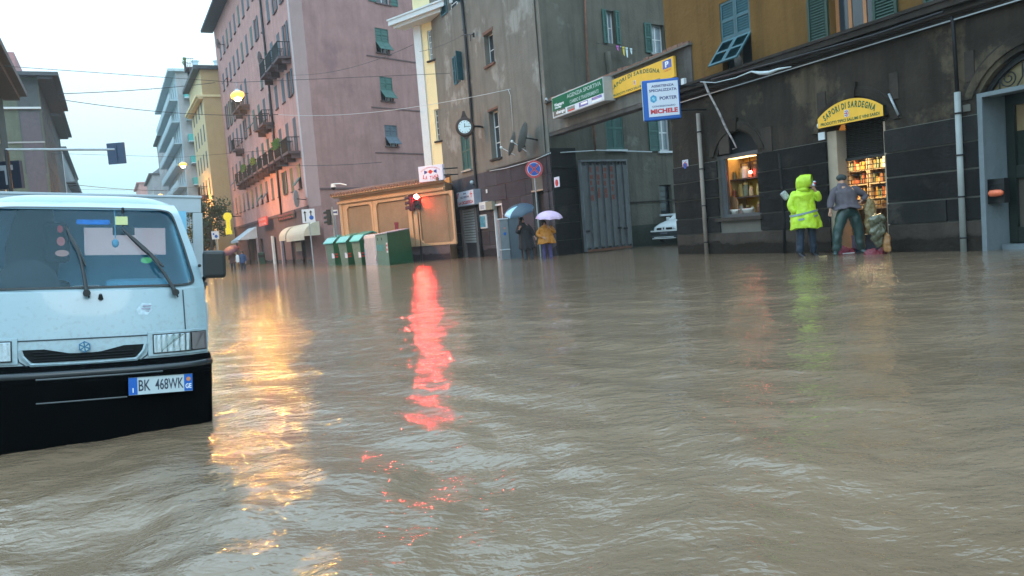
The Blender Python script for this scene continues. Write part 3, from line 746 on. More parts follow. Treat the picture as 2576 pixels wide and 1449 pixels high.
mb = MB(); mb.box(dx0, dx1, .3, .7, -.3, .1); mb.build('door_step', K['marble'], g)
mb = MB(); mb.box(dx0 - .5, dx1 + .5, .67, .72, -.3, pot + .1); mb.build('hallway', K['dark'], g)
mb = MB()
mb.box(po0 + .05, po1 - .05, .22, .26, pos_ + .07, pot, 0)
mb.build('fanlight_pane', mat('amber_fanlight', (.22, .17, .08), .4), g)
mb = MB()
def spiral(m, cx, cz, r, a0, turns, dr_, y=.17):
    pts = []; nn = int(22 * turns)
    for k in range(nn + 1):
        q = k / nn; a = a0 + turns * 2 * math.pi * q; rr = r * (1 - .82 * q); pts.append((cx + rr * math.cos(a), y, cz + rr * math.sin(a)))
    m.tube(pts, .012, 0, 6)
for cx, rr, a in ((po0 + .50, .17, 2.6), (po0 + .98, .23, .5), (po0 + 1.45, .22, 2.6), (po0 + 1.86, .15, .5)): spiral(mb, cx, pos_ + .10 + rr, rr, a, 1.9, 0)
for cx, h in ((po0 + .3, .18), (po0 + .74, .42), (po0 + 1.22, .5), (po0 + 1.7, .38)): mb.tube([(cx - .1, .17, pos_ + .08), (cx + .02, .17, pos_ + h * .6), (cx + .02, .17, pos_ + h + .1)], .013, 0, 6)
arch_band(mb, po0 + .12, po1 - .12, pos_ + .02, pot - pos_ - .14, .1, .13, .2)
mb.build('fanlight_ironwork', K['iron'], g)
# --- upper windows
window(g, w1[0], w1[1], w1[2], w1[3], fm='green_d', sh='tilt', sm='blue_sh', slats=24, label='window with the tilted petrol blue shutters')
window(g, w2[0], w2[1], w2[2], w2[3], fm='orange_wood', sh='open', sm='green_d', slats=30, nx=3, nz=1, t=.09, sill='galv')
window(g, w3[0], w3[1], w3[2], w3[3], fm='orange_wood', sh='open', sm='green_d', slats=30, nx=3, nz=1, t=.09)
# --- drainpipes
def pipe_from(px, W=P, off=-.1, r=.055): return [W.pt(*(lambda q: (q[0], off, q[1]))(W.uv(x, y, off))) for x, y in px]
def drain(px, par, W, m, r=.055, off=-.1, name='drainpipe', clips=True):
    pts = [(W.uv(x, y, off)[0], off, W.uv(x, y, off)[1]) for x, y in px]
    b = MB(); b.tube(pts, r, 0, 10)
    if clips:
        for k in range(4):
            z = pts[-1][2] + (pts[0][2] - pts[-1][2]) * (k + .5) / 4; xx = pts[-1][0] + (pts[0][0] - pts[-1][0]) * (k + .5) / 4
            b.tube([(xx, off, z - .015), (xx, off, z + .015)], r * 1.25, 1, 10)
    return b.build(name, [m, K['iron']], par, smooth=True)
drain([(1756, 285), (1779, 655)], g, P, K['pipe'], .06)
drain([(2408, 232), (2425, 650)], g, P, K['pipe_g'], .06)
drain([(2372, 30), (2392, 32), (2397, 55), (2408, 230)], g, P, K['iron'], .04, clips=False)
drain([(2372, 30), (2200, 88), (1950, 158), (1790, 200)], g, P, K['iron'], .028, off=-.38, name='cornice_conduit', clips=False)
drain([(1960, 385), (1968, 470), (1972, 560), (1974, 640)], g, P, K['stone'], .04, off=-.05, clips=False)
drain([(2236, 236), (2260, 290)], g, P, K['galv'], .025, off=-.05, name='conduit', clips=False)

# broken gutter elbow, junction box and the white plastic wrap on the cornice cable
t = wthing(P, 'broken_downpipe', 'broken rusty white downpipe hanging diagonally above the arched shop window', 'broken pipe')
b = MB(); pts = [(1771, 205), (1782, 232), (1798, 262), (1812, 290), (1826, 322), (1842, 350), (1853, 372), (1843, 375)]
b.tube([(P.uv(x, y, -.35)[0], -.35, P.uv(x, y, -.35)[1]) for x, y in pts], [.03, .034, .027, .033, .03, .024, .02, .014], 0, 8)
b.build('pipe', mat('rusty_white_pipe', (.28, .24, .23), .6, var=.7, scale=7), t, smooth=True)
t = wthing(P, 'cable_bundle', 'pale cables with white plastic wrap sagging along the dark cornice', 'cable')
b = MB(); pts = [(1762, 206), (1800, 208), (1850, 196), (1890, 180), (1912, 184), (1935, 183), (1958, 174), (1990, 168)]
b.tube([(P.uv(x, y, -.42)[0], -.42, P.uv(x, y, -.42)[1]) for x, y in pts], [.012, .012, .014, .02, .045, .05, .03, .012], 0, 8); b.build('cable', K['cable_l'], t, smooth=True)
# building plates
def plate(W, px, name, lab, cat, m, off=-.03, **kw):
    a, b_, c, d = W.rect(*px, off); t = wthing(W, name, lab, cat, (a + b_) / 2, off, c)
    b = MB(); b.box(-(b_ - a) / 2, (b_ - a) / 2, 0, .025, 0, d - c, 0); b.build('board', m, t); return t, (b_ - a), (d - c)
t, W_, H2 = plate(P, (2018 + 40, 2018 + 56, 333, 352), 'doorbell_box', 'small white doorbell box beside the yellow arched sign', 'doorbell box', K['white_paint'], off=-.06)
b = MB(); b.ball((-.02, .0, H2 + .16), .075, mi=0); b.build('round_lamp', K['white_paint'], t, smooth=True)
plate(P, (2422, 2440, 263, 280), 'stone_plaque', 'small pale stone plaque left of the portal', 'plaque', K['joint'])
t, W_, H2 = plate(P, (1717.5, 1731, 402, 447), 'no_parking_sign', 'white upright no parking plate on the dark stone by the left drainpipe', 'sign', K['sign_white'])
b = MB(); b.disc((0, H2 * .66), W_ * .42, -.006, 0, th=.004); b.build('red_ring', K['red'], t); b = MB(); b.disc((0, H2 * .66), W_ * .31, -.010, 0, th=.004); b.build('blue_disc', K['blue_sign'], t)
b = MB(); b.prism([(-W_ * .24, H2 * .66 + .06), (-W_ * .3, H2 * .66 + .04), (W_ * .24, H2 * .66 - .06), (W_ * .3, H2 * .66 - .04)], -.013, -.010); put_text(b, 'PASSO CARRABILE', -W_ * .4, W_ * .4, H2 * .88, H2 * .94, -.002); put_text(b, 'AUT. N.', -W_ * .35, W_ * .35, H2 * .22, H2 * .3, -.002); put_text(b, 'COMUNE', -W_ * .35, W_ * .35, H2 * .1, H2 * .16, -.002); b.build('lettering', K['navy_txt'], t)
# mailbox with an orange packet
mz0, mz1 = P.uv(2502, 512, .15)[1], P.uv(2502, 450, .15)[1]; mu = P.u(2503, 480, .1)
t = wthing(P, 'mail_box', 'black letter box fixed to the grey marble reveal of the portal', 'letter box', mu, .12, mz0)
b = MB(); b.box(-.17, .17, 0, .16, 0, mz1 - mz0); b.box(-.13, .13, -.006, 0, (mz1 - mz0) * .72, (mz1 - mz0) * .78); b.build('box', K['black'], t, bevel=.008)
t = wthing(P, 'orange_packet', 'orange and white wrapped packet stuffed in the black letter box', 'packet', mu + .06, .02, mz0 + (mz1 - mz0) * .42)
b = MB(); b.loft([[(x, .05 * math.cos(a) * s, .06 * math.sin(a) * s) for a in [2 * math.pi * k / 10 for k in range(10)]] for x, s in ((-.13, .5), (-.1, 1), (0, 1.15), (.1, 1.0), (.15, .6))]); b.build('packet', mat('orange_wrap', (.75, .16, .07), .35, var=.3, scale=20), t, smooth=True)

# ================================================================== YELLOW ARCHED SHOP SIGN
def sards_flag(b, cx, cz, s, y, mw, mr_, md):
    b.box(cx - s, cx + s, y - .004, y, cz - s * 1.25, cz + s * 1.25, mw)
    b.box(cx - s * .12, cx + s * .12, y - .007, y - .004, cz - s * 1.25, cz + s * 1.25, mr_); b.box(cx - s, cx + s, y - .007, y - .004, cz - s * .15, cz + s * .15, mr_)
    for sx in (-.55, .55):
        for sz in (-.7, .7): b.disc((cx + sx * s, cz + sz * s), s * .22, y - .007, md, n=8, th=.003)
o_ = -.16
a0 = P.uv(2058, 322, o_); a1 = P.uv(2057, 300, o_); c0 = P.uv(2222, 293, o_); c1 = P.uv(2221, 258, o_)
zlow = (a0[1] + c0[1]) / 2; zsd = zlow + .22; ax, bx = a0[0], c0[0]; zap = zlow + .52
t = wthing(P, 'arched_shop_sign', 'yellow arched sign with green lettering above the lit shop doorway', 'sign', 0, 0, 0)
A = arc_pts(ax, bx, zsd, zap - zsd, 20)
b = MB(); b.prism([(ax, zlow), (bx, zlow)] + A, o_, -.02, 0, 1); b.build('sign_panel', [K['yel'], K['black']], t)
b = MB(); cxm = (ax + bx) / 2; wd = bx - ax
c_ = wd / 2; zr2 = zap - zsd; r_ = (c_ * c_ + zr2 * zr2) / (2 * zr2); zc_ = zap - r_; a_ = math.asin(c_ / r_)
arc_text(b, 'SAPORI DI SARDEGNA', cxm, zc_, r_ - .19, math.pi / 2 + a_ * .86, math.pi / 2 - a_ * .86, .135, o_ - .003, bold=.04)
put_text(b, 'PRODOTTI TIPICI SALUMI E VINI SARDI', ax + .09, bx - .09, zlow + .035, zlow + .105, o_ - .003, bold=.03); b.build('lettering', K['grn_txt'], t)
b = MB(); sards_flag(b, cxm - .06, zlow + .215, .06, o_ - .001, 0, 1, 2); b.build('flag_emblem', [K['sign_white'], K['red_txt'], K['black']], t)
# ================================================================== GATE WALL OVER THE ALLEY
gw = wthing(P, 'gateway_wall', 'low plastered wall beam with tiled coping bridging the alley mouth and carrying shop signs', 'wall')
ul, ur = P.u(1403) + .02, uL - .02
zt1 = P.uv(1529, 191)[1]; zt2 = P.uv(1751, 96)[1]; ztop = (zt1 + zt2) / 2
zbt = (P.uv(1405, 322)[1] + P.uv(1619, 262)[1]) / 2
GWm = plaster('gate_render', (.15, .14, .125), dark=.5, var=.2, patch=(.24, .22, .19), pthr=.58, streak=.8)
ur2 = P.u(1745, 200)
mb = MB(); mb.box(ul, ur2, .0, .45, zbt, ztop - .12); mb.build('wall_beam', GWm, gw)
mb = MB(); mb.box(ul - .02, ur2 + .05, -.14, .6, ztop - .12, ztop - .07, 1)
rs = random.Random(2); x = ul
while x < ur2:
    h = rs.uniform(.03, .1); mb.box(x, x + .24, -.12 + rs.uniform(-.03, .03), .58, ztop - .07, ztop - .07 + h, 0); x += .255
mb.build('coping', [K['tiles'], K['joint']], gw)
mb = MB(); mb.box(ul, ur2, .02, .43, zbt - .14, zbt, 0); mb.box(ur2 - .35, ur2, -.04, 0, zbt, ztop - .13, 0); mb.build('lintel', [plaster('mottled_dark_lintel', (.10, .09, .085), dark=.4, var=.4, patch=(.22, .19, .18), pthr=.6, pscale=2), GWm], gw)  # lintel strip darker than the beam, with paler patches
t = wthing(P, 'wall_floodlight', 'small white floodlight on the plastered wall right of the P sign', 'floodlight', P.uv(1720, 206, -.2)[0], -.2, P.uv(1720, 206, -.2)[1])
b = MB(); b.box(-.07, .07, -.05, .05, -.1, .1); b.build('lamp_head', K['white_paint'], t, bevel=.01); b = MB(); b.tube([(0, .05, 0), (-.05, .19, -.12)], .02); b.box(-.2, 0, .05, .19, -.25, -.12); b.build('bracket', K['iron'], t)
# yellow rectangular sign
def corner_rect(W, pts, off):
    q = [W.uv(x, y, off) for x, y in pts]   # tl, tr, br, bl
    return (q[0][0] + q[3][0]) / 2, (q[1][0] + q[2][0]) / 2, (q[2][1] + q[3][1]) / 2, (q[0][1] + q[1][1]) / 2
yx0, yx1, yz0, yz1 = corner_rect(P, [(1530, 204), (1693, 142), (1697, 190), (1537, 252)], -.1)
t = wthing(P, 'yellow_shop_sign', 'long yellow sign board with green lettering and a blue P on the alley wall', 'sign')
b = MB(); b.box(yx0, yx1, -.1, -.02, yz0, yz1); b.build('sign_panel', K['yel'], t)
b = MB(); w_ = yx1 - yx0; h_ = yz1 - yz0
rr = 4.2 * w_ / 3.2; aa = .36
arc_text(b, 'SAPORI DI SARDEGNA', yx0 + w_ * .42, yz0 + h_ * .50 - rr + h_ * .27, rr, math.pi / 2 + w_ * .39 / rr, math.pi / 2 - w_ * .39 / rr, h_ * .2, -.103, bold=.035)
put_text(b, 'PRODOTTI TIPICI SALUMI E VINI SARDI', yx0 + w_ * .05, yx0 + w_ * .80, yz0 + h_ * .07, yz0 + h_ * .19, -.103, bold=.03); b.build('lettering', K['grn_txt'], t)
b = MB(); sards_flag(b, yx0 + w_ * .42, yz0 + h_ * .42, h_ * .09, -.101, 0, 1, 2); b.build('flag_emblem', [K['sign_white'], K['red_txt'], K['black']], t)
b = MB(); b.box(yx0 + w_ * .85, yx0 + w_ * .97, -.104, -.1, yz0 + h_ * .52, yz0 + h_ * .92, 0); put_text(b, 'P', yx0 + w_ * .885, yx0 + w_ * .935, yz0 + h_ * .58, yz0 + h_ * .86, -.107, 1, bold=.04); b.build('parking_symbol', [K['blue_sign'], K['wht_txt']], t)
b = MB(); put_text(b, 'CLIENTI', yx0 + w_ * .86, yx0 + w_ * .96, yz0 + h_ * .38, yz0 + h_ * .45, -.103, 0, bold=.02); b.build('small_lettering', K['red_txt'], t)
# green change sign
gx0, gx1, gz0, gz1 = corner_rect(P, [(1386, 247), (1514, 193), (1524, 250), (1393, 300)], -.45)
t = wthing(P, 'green_shop_sign', 'green and white light box sign with pale lettering left of the long yellow sign', 'sign')
b = MB(); b.box(gx0, gx1, -.45, -.02, gz0, gz1); b.build('light_box', mat('pale_box_side', (.38, .38, .38), .5), t)
w_ = gx1 - gx0; h_ = gz1 - gz0
b = MB(); b.box(gx0 + .03, gx1 - .03, -.455, -.45, gz0 + .03, gz1 - .03, 1); b.box(gx0 + .04, gx1 - .04, -.458, -.455, gz0 + h_ * .32, gz1 - .04, 0); b.box(gx0 + .08, gx0 + w_ * .27, -.459, -.455, gz0 + h_ * .07, gz0 + h_ * .32, 2)
b.build('sign_face', [K['grn_sign'], mat('ice_white_face', (.50, .66, .76), .4, var=.05), mat('dark_slate_face', (.04, .08, .09), .4, var=0)], t)
b = MB(); put_text(b, 'AGENZIA SPORTIVA', gx0 + w_ * .32, gx1 - w_ * .04, gz0 + h_ * .68, gz0 + h_ * .86, -.461, bold=.02); put_text(b, 'CAMBIO E TRASFERIMENTI', gx0 + w_ * .37, gx1 - w_ * .09, gz0 + h_ * .40, gz0 + h_ * .56, -.461, bold=.02); b.build('lettering', K['pale_txt'], t)
b = MB(); put_text(b, 'Western', gx0 + w_ * .05, gx0 + w_ * .25, gz0 + h_ * .50, gz0 + h_ * .66, -.461, bold=.03); put_text(b, 'change', gx0 + w_ * .08, gx0 + w_ * .26, gz0 + h_ * .11, gz0 + h_ * .30, -.461, bold=.04); put_text(b, 'money', gx0 + w_ * .06, gx0 + w_ * .2, gz0 + h_ * .37, gz0 + h_ * .48, -.461, bold=.03); b.build('white_lettering', K['wht_txt'], t)
b = MB()
b.box(gx0 + w_ * .31, gx0 + w_ * .46, -.459, -.455, gz0 + h_ * .07, gz0 + h_ * .27, 0); b.box(gx0 + w_ * .33, gx0 + w_ * .45, -.461, -.459, gz0 + h_ * .07, gz0 + h_ * .14, 1)
b.box(gx0 + w_ * .54, gx0 + w_ * .71, -.459, -.455, gz0 + h_ * .08, gz0 + h_ * .28, 2); b.box(gx0 + w_ * .58, gx0 + w_ * .70, -.461, -.459, gz0 + h_ * .16, gz0 + h_ * .25, 3)
b.box(gx0 + w_ * .78, gx0 + w_ * .96, -.459, -.455, gz0 + h_ * .18, gz0 + h_ * .29, 2); b.box(gx0 + w_ * .79, gx0 + w_ * .95, -.459, -.455, gz0 + h_ * .08, gz0 + h_ * .165, 3)
b.build('card_logos', [mat('grey_logo', (.15, .2, .2), .5, var=0), K['red_txt'], K['blue_sign'], K['wht_txt']], t)
t = wthing(P, 'sign_spotlight', 'small silver spotlight bracket at the left end of the green sign', 'lamp', P.uv(1372, 254, -.3)[0], -.3, P.uv(1372, 254, -.3)[1])
b = MB(); b.tube([(-.12, .28, .0), (0, .0, .02), (.18, -.05, .05)], [.03, .05, .05]); b.build('lamp_head', K['galv'], t)
# blue and white projecting sign (faces back along the street)
bp_ = at(1664, 250, 22.6)
view = Vector((bp_.x, bp_.y, 0)).normalized()
angs = math.atan2(-P.n.y, -P.n.x)         # board runs out of the wall
t = thing('projecting_sign', 'blue framed white projecting light box sign with red bottom lettering', 'sign', bp_, P.ang + R(40))
# size from pixels at that depth
dpp = 22.6 / FPX
bw, bh = 91 * dpp * 1.0, 100 * dpp
t.rotation_euler = (0, 0, R(-8))
b = MB(); b.box(-bw / 2, bw / 2, 0, .22, -bh / 2, bh / 2); b.build('sign_case', K['blue_sign'], t, bevel=.03)
x0, x1 = -bw * .36, bw * .46; z0, z1 = -bh * .41, bh * .43
b = MB(); b.box(x0, x1, -.012, 0, z0, z1); b.build('sign_face', K['sign_white'], t)
b = MB(); b.box(-bw / 2 - .012, -bw / 2, .01, .2, -bh * .47, bh * .5); b.build('side_trim', mat('pale_side_trim', (.45, .6, .72), .4), t)
w_ = x1 - x0; h_ = z1 - z0; yy = -.014
b = MB(); put_text(b, 'ASSISTENZA', x0 + w_ * .13, x0 + w_ * .87, z0 + h_ * .85, z0 + h_ * .92, yy, bold=.03); put_text(b, 'SPECIALIZZATA', x0 + w_ * .05, x0 + w_ * .95, z0 + h_ * .72, z0 + h_ * .80, yy, bold=.03)
put_text(b, 'PORTER', x0 + w_ * .38, x0 + w_ * .95, z0 + h_ * .47, z0 + h_ * .57, yy, bold=.03); put_text(b, 'CONCESSIONARIO', x0 + w_ * .12, x0 + w_ * .88, z0 + h_ * .27, z0 + h_ * .32, yy, bold=.02); b.build('lettering', K['navy_txt'], t)
b = MB(); put_text(b, 'MICHELE', x0 + w_ * .06, x0 + w_ * .95, z0 + h_ * .08, z0 + h_ * .22, yy, bold=.05); b.build('red_lettering', K['red_txt'], t)
def hexlogo(b, cx, cz, r, y, m0, m1):
    b.prism([(cx + r * .88 * math.sin(math.pi / 3 * k), cz + r * math.cos(math.pi / 3 * k)) for k in range(6)][::-1], y - .003, y, m0)
    b.prism([(cx - r * .5, cz - r * .1), (cx - r * .2, cz + r * .45), (cx + r * .3, cz + r * .3), (cx + r * .05, cz + r * .05)][::-1], y - .006, y - .003, m1)
    b.prism([(cx + r * .5, cz + r * .1), (cx + r * .2, cz - r * .45), (cx - r * .3, cz - r * .3), (cx - r * .05, cz - r * .05)][::-1], y - .006, y - .003, m1)
b = MB(); hexlogo(b, x0 + w_ * .18, z0 + h_ * .52, h_ * .12, -.0125, 0, 1); b.build('hexagon_logo', [K['sky_logo'], mat('pale_blue_logo', (.3, .6, .75), .4, var=0)], t)
b = MB(); b.tube([(bw / 2, .1, bh * .3), (bw / 2 + .9, .55, bh * .3)], .025); b.tube([(bw / 2, .1, -bh * .3), (bw / 2 + .9, .55, -bh * .3)], .025); b.build('bracket', K['iron'], t)

# ================================================================== GREY BUILDING (F1 street face + F2 alley face)
gb = wthing(P, 'grey_tenement', 'tall stained grey tenement with dark stone ground floor behind the clock', 'building')
e0 = P.u(1129, 645); e1 = P.u(1403); GT = 21
zbelt = (P.uv(1236, 427)[1] + P.uv(1318, 407)[1] + P.uv(1138, 452)[1]) / 3
f = {}
f[0] = P.rect(1124, 1157, -32, 19); f[1] = P.rect(1149, 1164, 134, 207); f[2] = P.rect(1219, 1242, 81, 164); f[3] = P.rect(1233, 1257, 275, 399); f[4] = P.rect(1161, 1183, 330, 428)
dr1 = P.rect(1163, 1201, 525, 640); dr1 = (dr1[0], dr1[1], -.6, dr1[3]); dr2 = P.rect(1247, 1269, 512, 640); dr2 = (dr2[0], dr2[1], -.6, dr2[3]); dr3 = P.rect(1344, 1373, 480, 600); dr3 = (dr3[0], dr3[1], -.6, dr3[3])
ex = []   # upper rows continue out of frame
ops = [f[i] for i in f] + [dr1, dr2, dr3]
mb = MB(); wall_open(mb, e0, e1, -.6, GT, ops, rev=.3, mif=lambda x, z: 1 if z < zbelt else 0, zs_extra=[zbelt])
mb.quad((e0, 12, -.6), (e0, 0, -.6), (e0, 0, GT), (e0, 12, GT), 0)
mb.build('wall', [K['grey'], K['joint']], gb)
zst = [-.6, .55, 1.25, 1.95, 2.6, 3.3, zbelt - .02]
mb = MB(); blocks(mb, e0, e1, zst, [dr1, dr2, dr3], prot=.03, gap=.03, bw=(1.2, 2.2), seed=8); mb.build('stone_cladding', K['slate_stone'], gb)
mb = MB(); mb.box(P.u(1225, 425), e1, -.06, 0, zbelt, zbelt + .07); mb.build('string_course', K['joint'], gb)
window(gb, *f[0], nx=2, nz=3, sh='ajar', sm='blue_sh', slats=16); window(gb, *f[1], nx=1, nz=1, sh='ajar', sm='blue_sh', slats=20, pm='glass_l')
window(gb, *f[2], y=.24, nx=2, nz=2, fm='white_paint', t=.04, sill='rust'); window(gb, *f[3], y=.24, nx=2, nz=3, pm='glass', t=.07, sill='cornice'); window(gb, *f[4], sh='closed', sm='green', slats=24, sill='galv')
mb = MB(); a, b_, c, d = f[2]; mb.box(a - .08, b_ + .1, -.02, .0, d, d + .14, 0); mb.quad((b_ - .004, 0, c), (b_ - .004, .24, c), (b_ - .004, .24, d), (b_ - .004, 0, d), 1); mb.build('brick_lintel', [K['rust'], K['orange_wood']], gb)
mb = MB(); a, b_, c, d = f[3]; mb.box(a - .04, b_ + .04, -.015, .0, d, d + .1, 0); mb.build('brick_lintel', [K['rust']], gb)
# drainpipe F1
drain([(1160, -10), (1172, 110), (1186, 290), (1193, 410), (1204, 540), (1214, 660)], gb, P, K['iron'], .07)
# white-shuttered shop: surround, roller, dado
mb = MB(); a, b_, c, d = dr1; j0 = P.u(1172, 600); mb.box(a - .02, a + .22, -.05, .28, -.5, d); mb.box(b_ - .12, b_ + .16, -.05, .28, -.5, d)
mb.build('door_surround', mat('pinkish_stone_frame', (.26, .22, .21), .7), gb)
mb = MB(); zs0 = P.uv(1190, 611)[1]; x0, x1 = a + .22, b_ - .12; n = 13
for k in range(n):
    h = (d - zs0) / n; mb.box(x0, x1, .03, .06, zs0 + h * k + .012, zs0 + h * (k + 1) - .014, 0)
mb.box(x0, x1, .06, .09, zs0, d, 1); mb.box(x0, x1, .13, .2, -.5, zs0, 2)
mb.build('roller_shutter', [K['white_paint'], K['iron'], mat('mauve_dado', (.13, .12, .14), .6)], gb)
mb = MB(); a, b_, c, d = dr2; mb.box(a, a + .08, -.03, .2, -.5, d); mb.box(b_ - .07, b_, -.03, .2, -.5, d); mb.box(a + .08, b_ - .07, -.03, .2, d - .08, d); mb.build('door_frame', K['white_paint'], gb)
mb = MB(); m_ = a + (b_ - a) * .35; mb.box(a + .08, m_, .1, .15, -.5, d - .08, 1); mb.box(m_, b_ - .07, .1, .14, -.5, d - .08, 0); mb.build('door', [K['wood'], K['plinth']], gb)
mb = MB(); a, b_, c, d = dr3; mb.box(a, b_, .25, .3, -.5, d, 0); mb.build('dark_door', mat('dark_brown_door', (.014, .010, .012), .6), gb)
mb = MB(); mb.box(a - .08, b_ + .12, -.03, 0, d, d + .06); mb.build('door_lintel', K['beige'], gb)
# F2
u2 = F2.u(1463, 620); uE = 17.0
g5 = F2.rect(1661, 1691, 465, 538); gg = {1: F2.rect(1526, 1547, 27, 109), 2: F2.rect(1638, 1671, 62, 134), 3: F2.rect(1523, 1567, 268, 376), 4: F2.rect(1656, 1688, 285, 380), 5: g5}
def loc2(u, y=0, z=0): return F2.pt(u, y, z)
gb2 = wthing(F2, 'alley_wall_of_tenement', 'shaded grey alley facade with green shutters behind the sign wall', 'building')
mb = MB(); wall_open(mb, 0, uE, -.6, GT, list(gg.values()), rev=.25, mif=lambda x, z: 0 if (x > u2 or z > 6) else 1, zs_extra=[6.0])  # wall blackened near the corner to imitate the shadowed recess
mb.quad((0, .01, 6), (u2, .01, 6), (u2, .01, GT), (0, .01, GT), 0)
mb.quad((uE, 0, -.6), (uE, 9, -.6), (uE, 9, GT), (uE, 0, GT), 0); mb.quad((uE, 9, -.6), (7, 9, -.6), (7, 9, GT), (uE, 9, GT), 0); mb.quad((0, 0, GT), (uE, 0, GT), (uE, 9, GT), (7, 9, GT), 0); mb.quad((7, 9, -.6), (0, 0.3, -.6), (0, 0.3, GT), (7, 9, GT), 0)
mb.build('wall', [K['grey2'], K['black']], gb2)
mb = MB(); blocks(mb, 0, u2, [-.6, .6, 1.3, 2.0, 2.7, 3.5, 4.3], [], prot=.05, seed=12, bw=(.8, 1.2)); mb.build('stone_cladding', K['stone'], gb2)
mb = MB(); mb.box(F2.u(1586, 620), uE, -.03, 0, -.4, .95); mb.build('damp_base', plaster('damp_green_base', (.045, .052, .042), dark=.6), gb2)
zl = F2.uv(1640, 508)[1]; mb = MB(); mb.box(F2.u(1583, 508), uE, -.05, 0, zl, zl + .05); mb.build('string_course', K['cornice'], gb2)
window(gb2, *gg[1], sh='open', sm='green', slats=16, pm='glass_l', cur=.8); window(gb2, *gg[2], sh='open', sm='green', slats=16, pm='glass_l', cur=True, sill='pipe_g'); window(gb2, *gg[3], sh='closed', sm='green', slats=26, sill='galv')
window(gb2, *gg[4], pm='glass_l', nx=2, nz=2, sill='white_trim', t=.09); window(gb2, *gg[5], fm='iron', nx=1, nz=5, sill='white_trim')
mb = MB(); a, b_, c, d = gg[4]; leaf(mb, a - .62, a - .02, c, d, -.06, slats=20); mb.build('shutter', K['green'], gb2)
drain([(1471, -10), (1474, 90), (1480, 200), (1494, 330), (1497, 378)], gb2, F2, K['rust'], .045, clips=False)
drain([(1680, -10), (1687, 95), (1697, 300)], gb2, F2, K['iron'], .06, clips=False)
drain([(1528, 130), (1531, 160), (1534, 200), (1543, 262)], gb2, F2, K['grey2'], .12, clips=False, name='chimney_flue', off=-.08)
# iron gate leaf
t = wthing(F2, 'corrugated_gate', 'tall corrugated galvanised gate leaf with rusty painted patches standing open in the alley', 'gate')
a, b_ = F2.u(1468, 520, -.3), F2.u(1580, 520, -.3); c, d = F2.uv(1530, 628, -.3)[1], F2.uv(1520, 404, -.3)[1]
mb = MB(); n = 13; wv = (b_ - a) / n
for k in range(n):
    x = a + wv * k
    if k % 2: mb.quad((x, -.30, c), (x + wv, -.30, c), (x + wv, -.30, d - .05), (x, -.30, d - .05), 0)
    else: mb.quad((x, -.36, c + .15), (x + wv, -.36, c + .15), (x + wv, -.36, d - .2), (x, -.36, d - .2), 1); mb.quad((x, -.30, c), (x, -.36, c), (x, -.36, d), (x, -.30, d), 0); mb.quad((x + wv, -.36, c), (x + wv, -.30, c), (x + wv, -.30, d), (x + wv, -.36, d), 0)
mb.box(a, b_, -.27, -.22, c, d, 0); mb.box(a - .05, b_ + .05, -.38, -.2, d - .04, d + .04, 0); mb.box(a - .05, a, -.37, -.2, c, d, 0); mb.box(b_, b_ + .05, -.37, -.2, c, d, 0); mb.box(a, b_, -.375, -.2, c - .02, c + .08, 2)
mb.build('gate_leaf', [mat('dim_sheet', (.12, .13, .14), .6, var=.3, scale=2), K['corr'], K['rust']], t)
mb = MB(); rs = random.Random(9)
RP = mat('flaking_red_paint', (.17, .045, .03), .8, var=.5, scale=18)
for k in range(0, n, 2):
    if k in (2, 4, 6, 8):
        x = a + wv * k
        for j in range(5):
            zc = d - .35 - j * .28 + rs.uniform(-.05, .05); mb.box(x + wv * rs.uniform(0, .2), x + wv * rs.uniform(.6, 1), -.366, -.361, zc - rs.uniform(.05, .13), zc + .1)
mb.build('painted_mark', RP, t)
mb = MB(); 
for x_, z_ in ((1498, 576), (1580, 573), (1515, 586)): 
    q = F2.uv(x_, z_ * 1.0, -.4); 
for x_, y_ in ((1480, 582), (1575, 574), (1560, 573)):
    u_, z_ = F2.uv(x_, y_, -.4); mb.box(u_ - .1, u_ + .1, -.4, -.36, z_ - .04, z_ + .04)
mb.build('hinge', K['iron'], t)
# clothesline
t = wthing(F2, 'clothesline', 'clothesline with small bright cloths below the open alley window', 'clothesline')
b = MB(); l0 = F2.uv(1500, 108, -.35); l1 = F2.uv(1600, 128, -.35); b.tube([(l0[0], -.35, l0[1]), ((l0[0] + l1[0]) / 2, -.35, (l0[1] + l1[1]) / 2 - .02), (l1[0], -.35, l1[1])], .008, 0, 5); b.build('line', K['iron'], t)
for px, h, cc in ((1553, .26, (.65, .15, .6)), (1560, .1, (.3, .5, .8)), (1568, .42, (.75, .6, .08)), (1576, .48, (.6, .75, .8)), (1587, .3, (.65, .8, .85))):
    u_, z_ = F2.uv(px, 112 + (px - 1553) * .2, -.35); b = MB(); b.add([(u_ - .07, -.35, z_ - .04), (u_ + .07, -.35, z_ - .04), (u_ + .06, -.33, z_ - h), (u_ - .04, -.37, z_ - h + .05)], [(0, 1, 2, 3)]); b.build('cloth', mat('cloth', cc, .8), t)
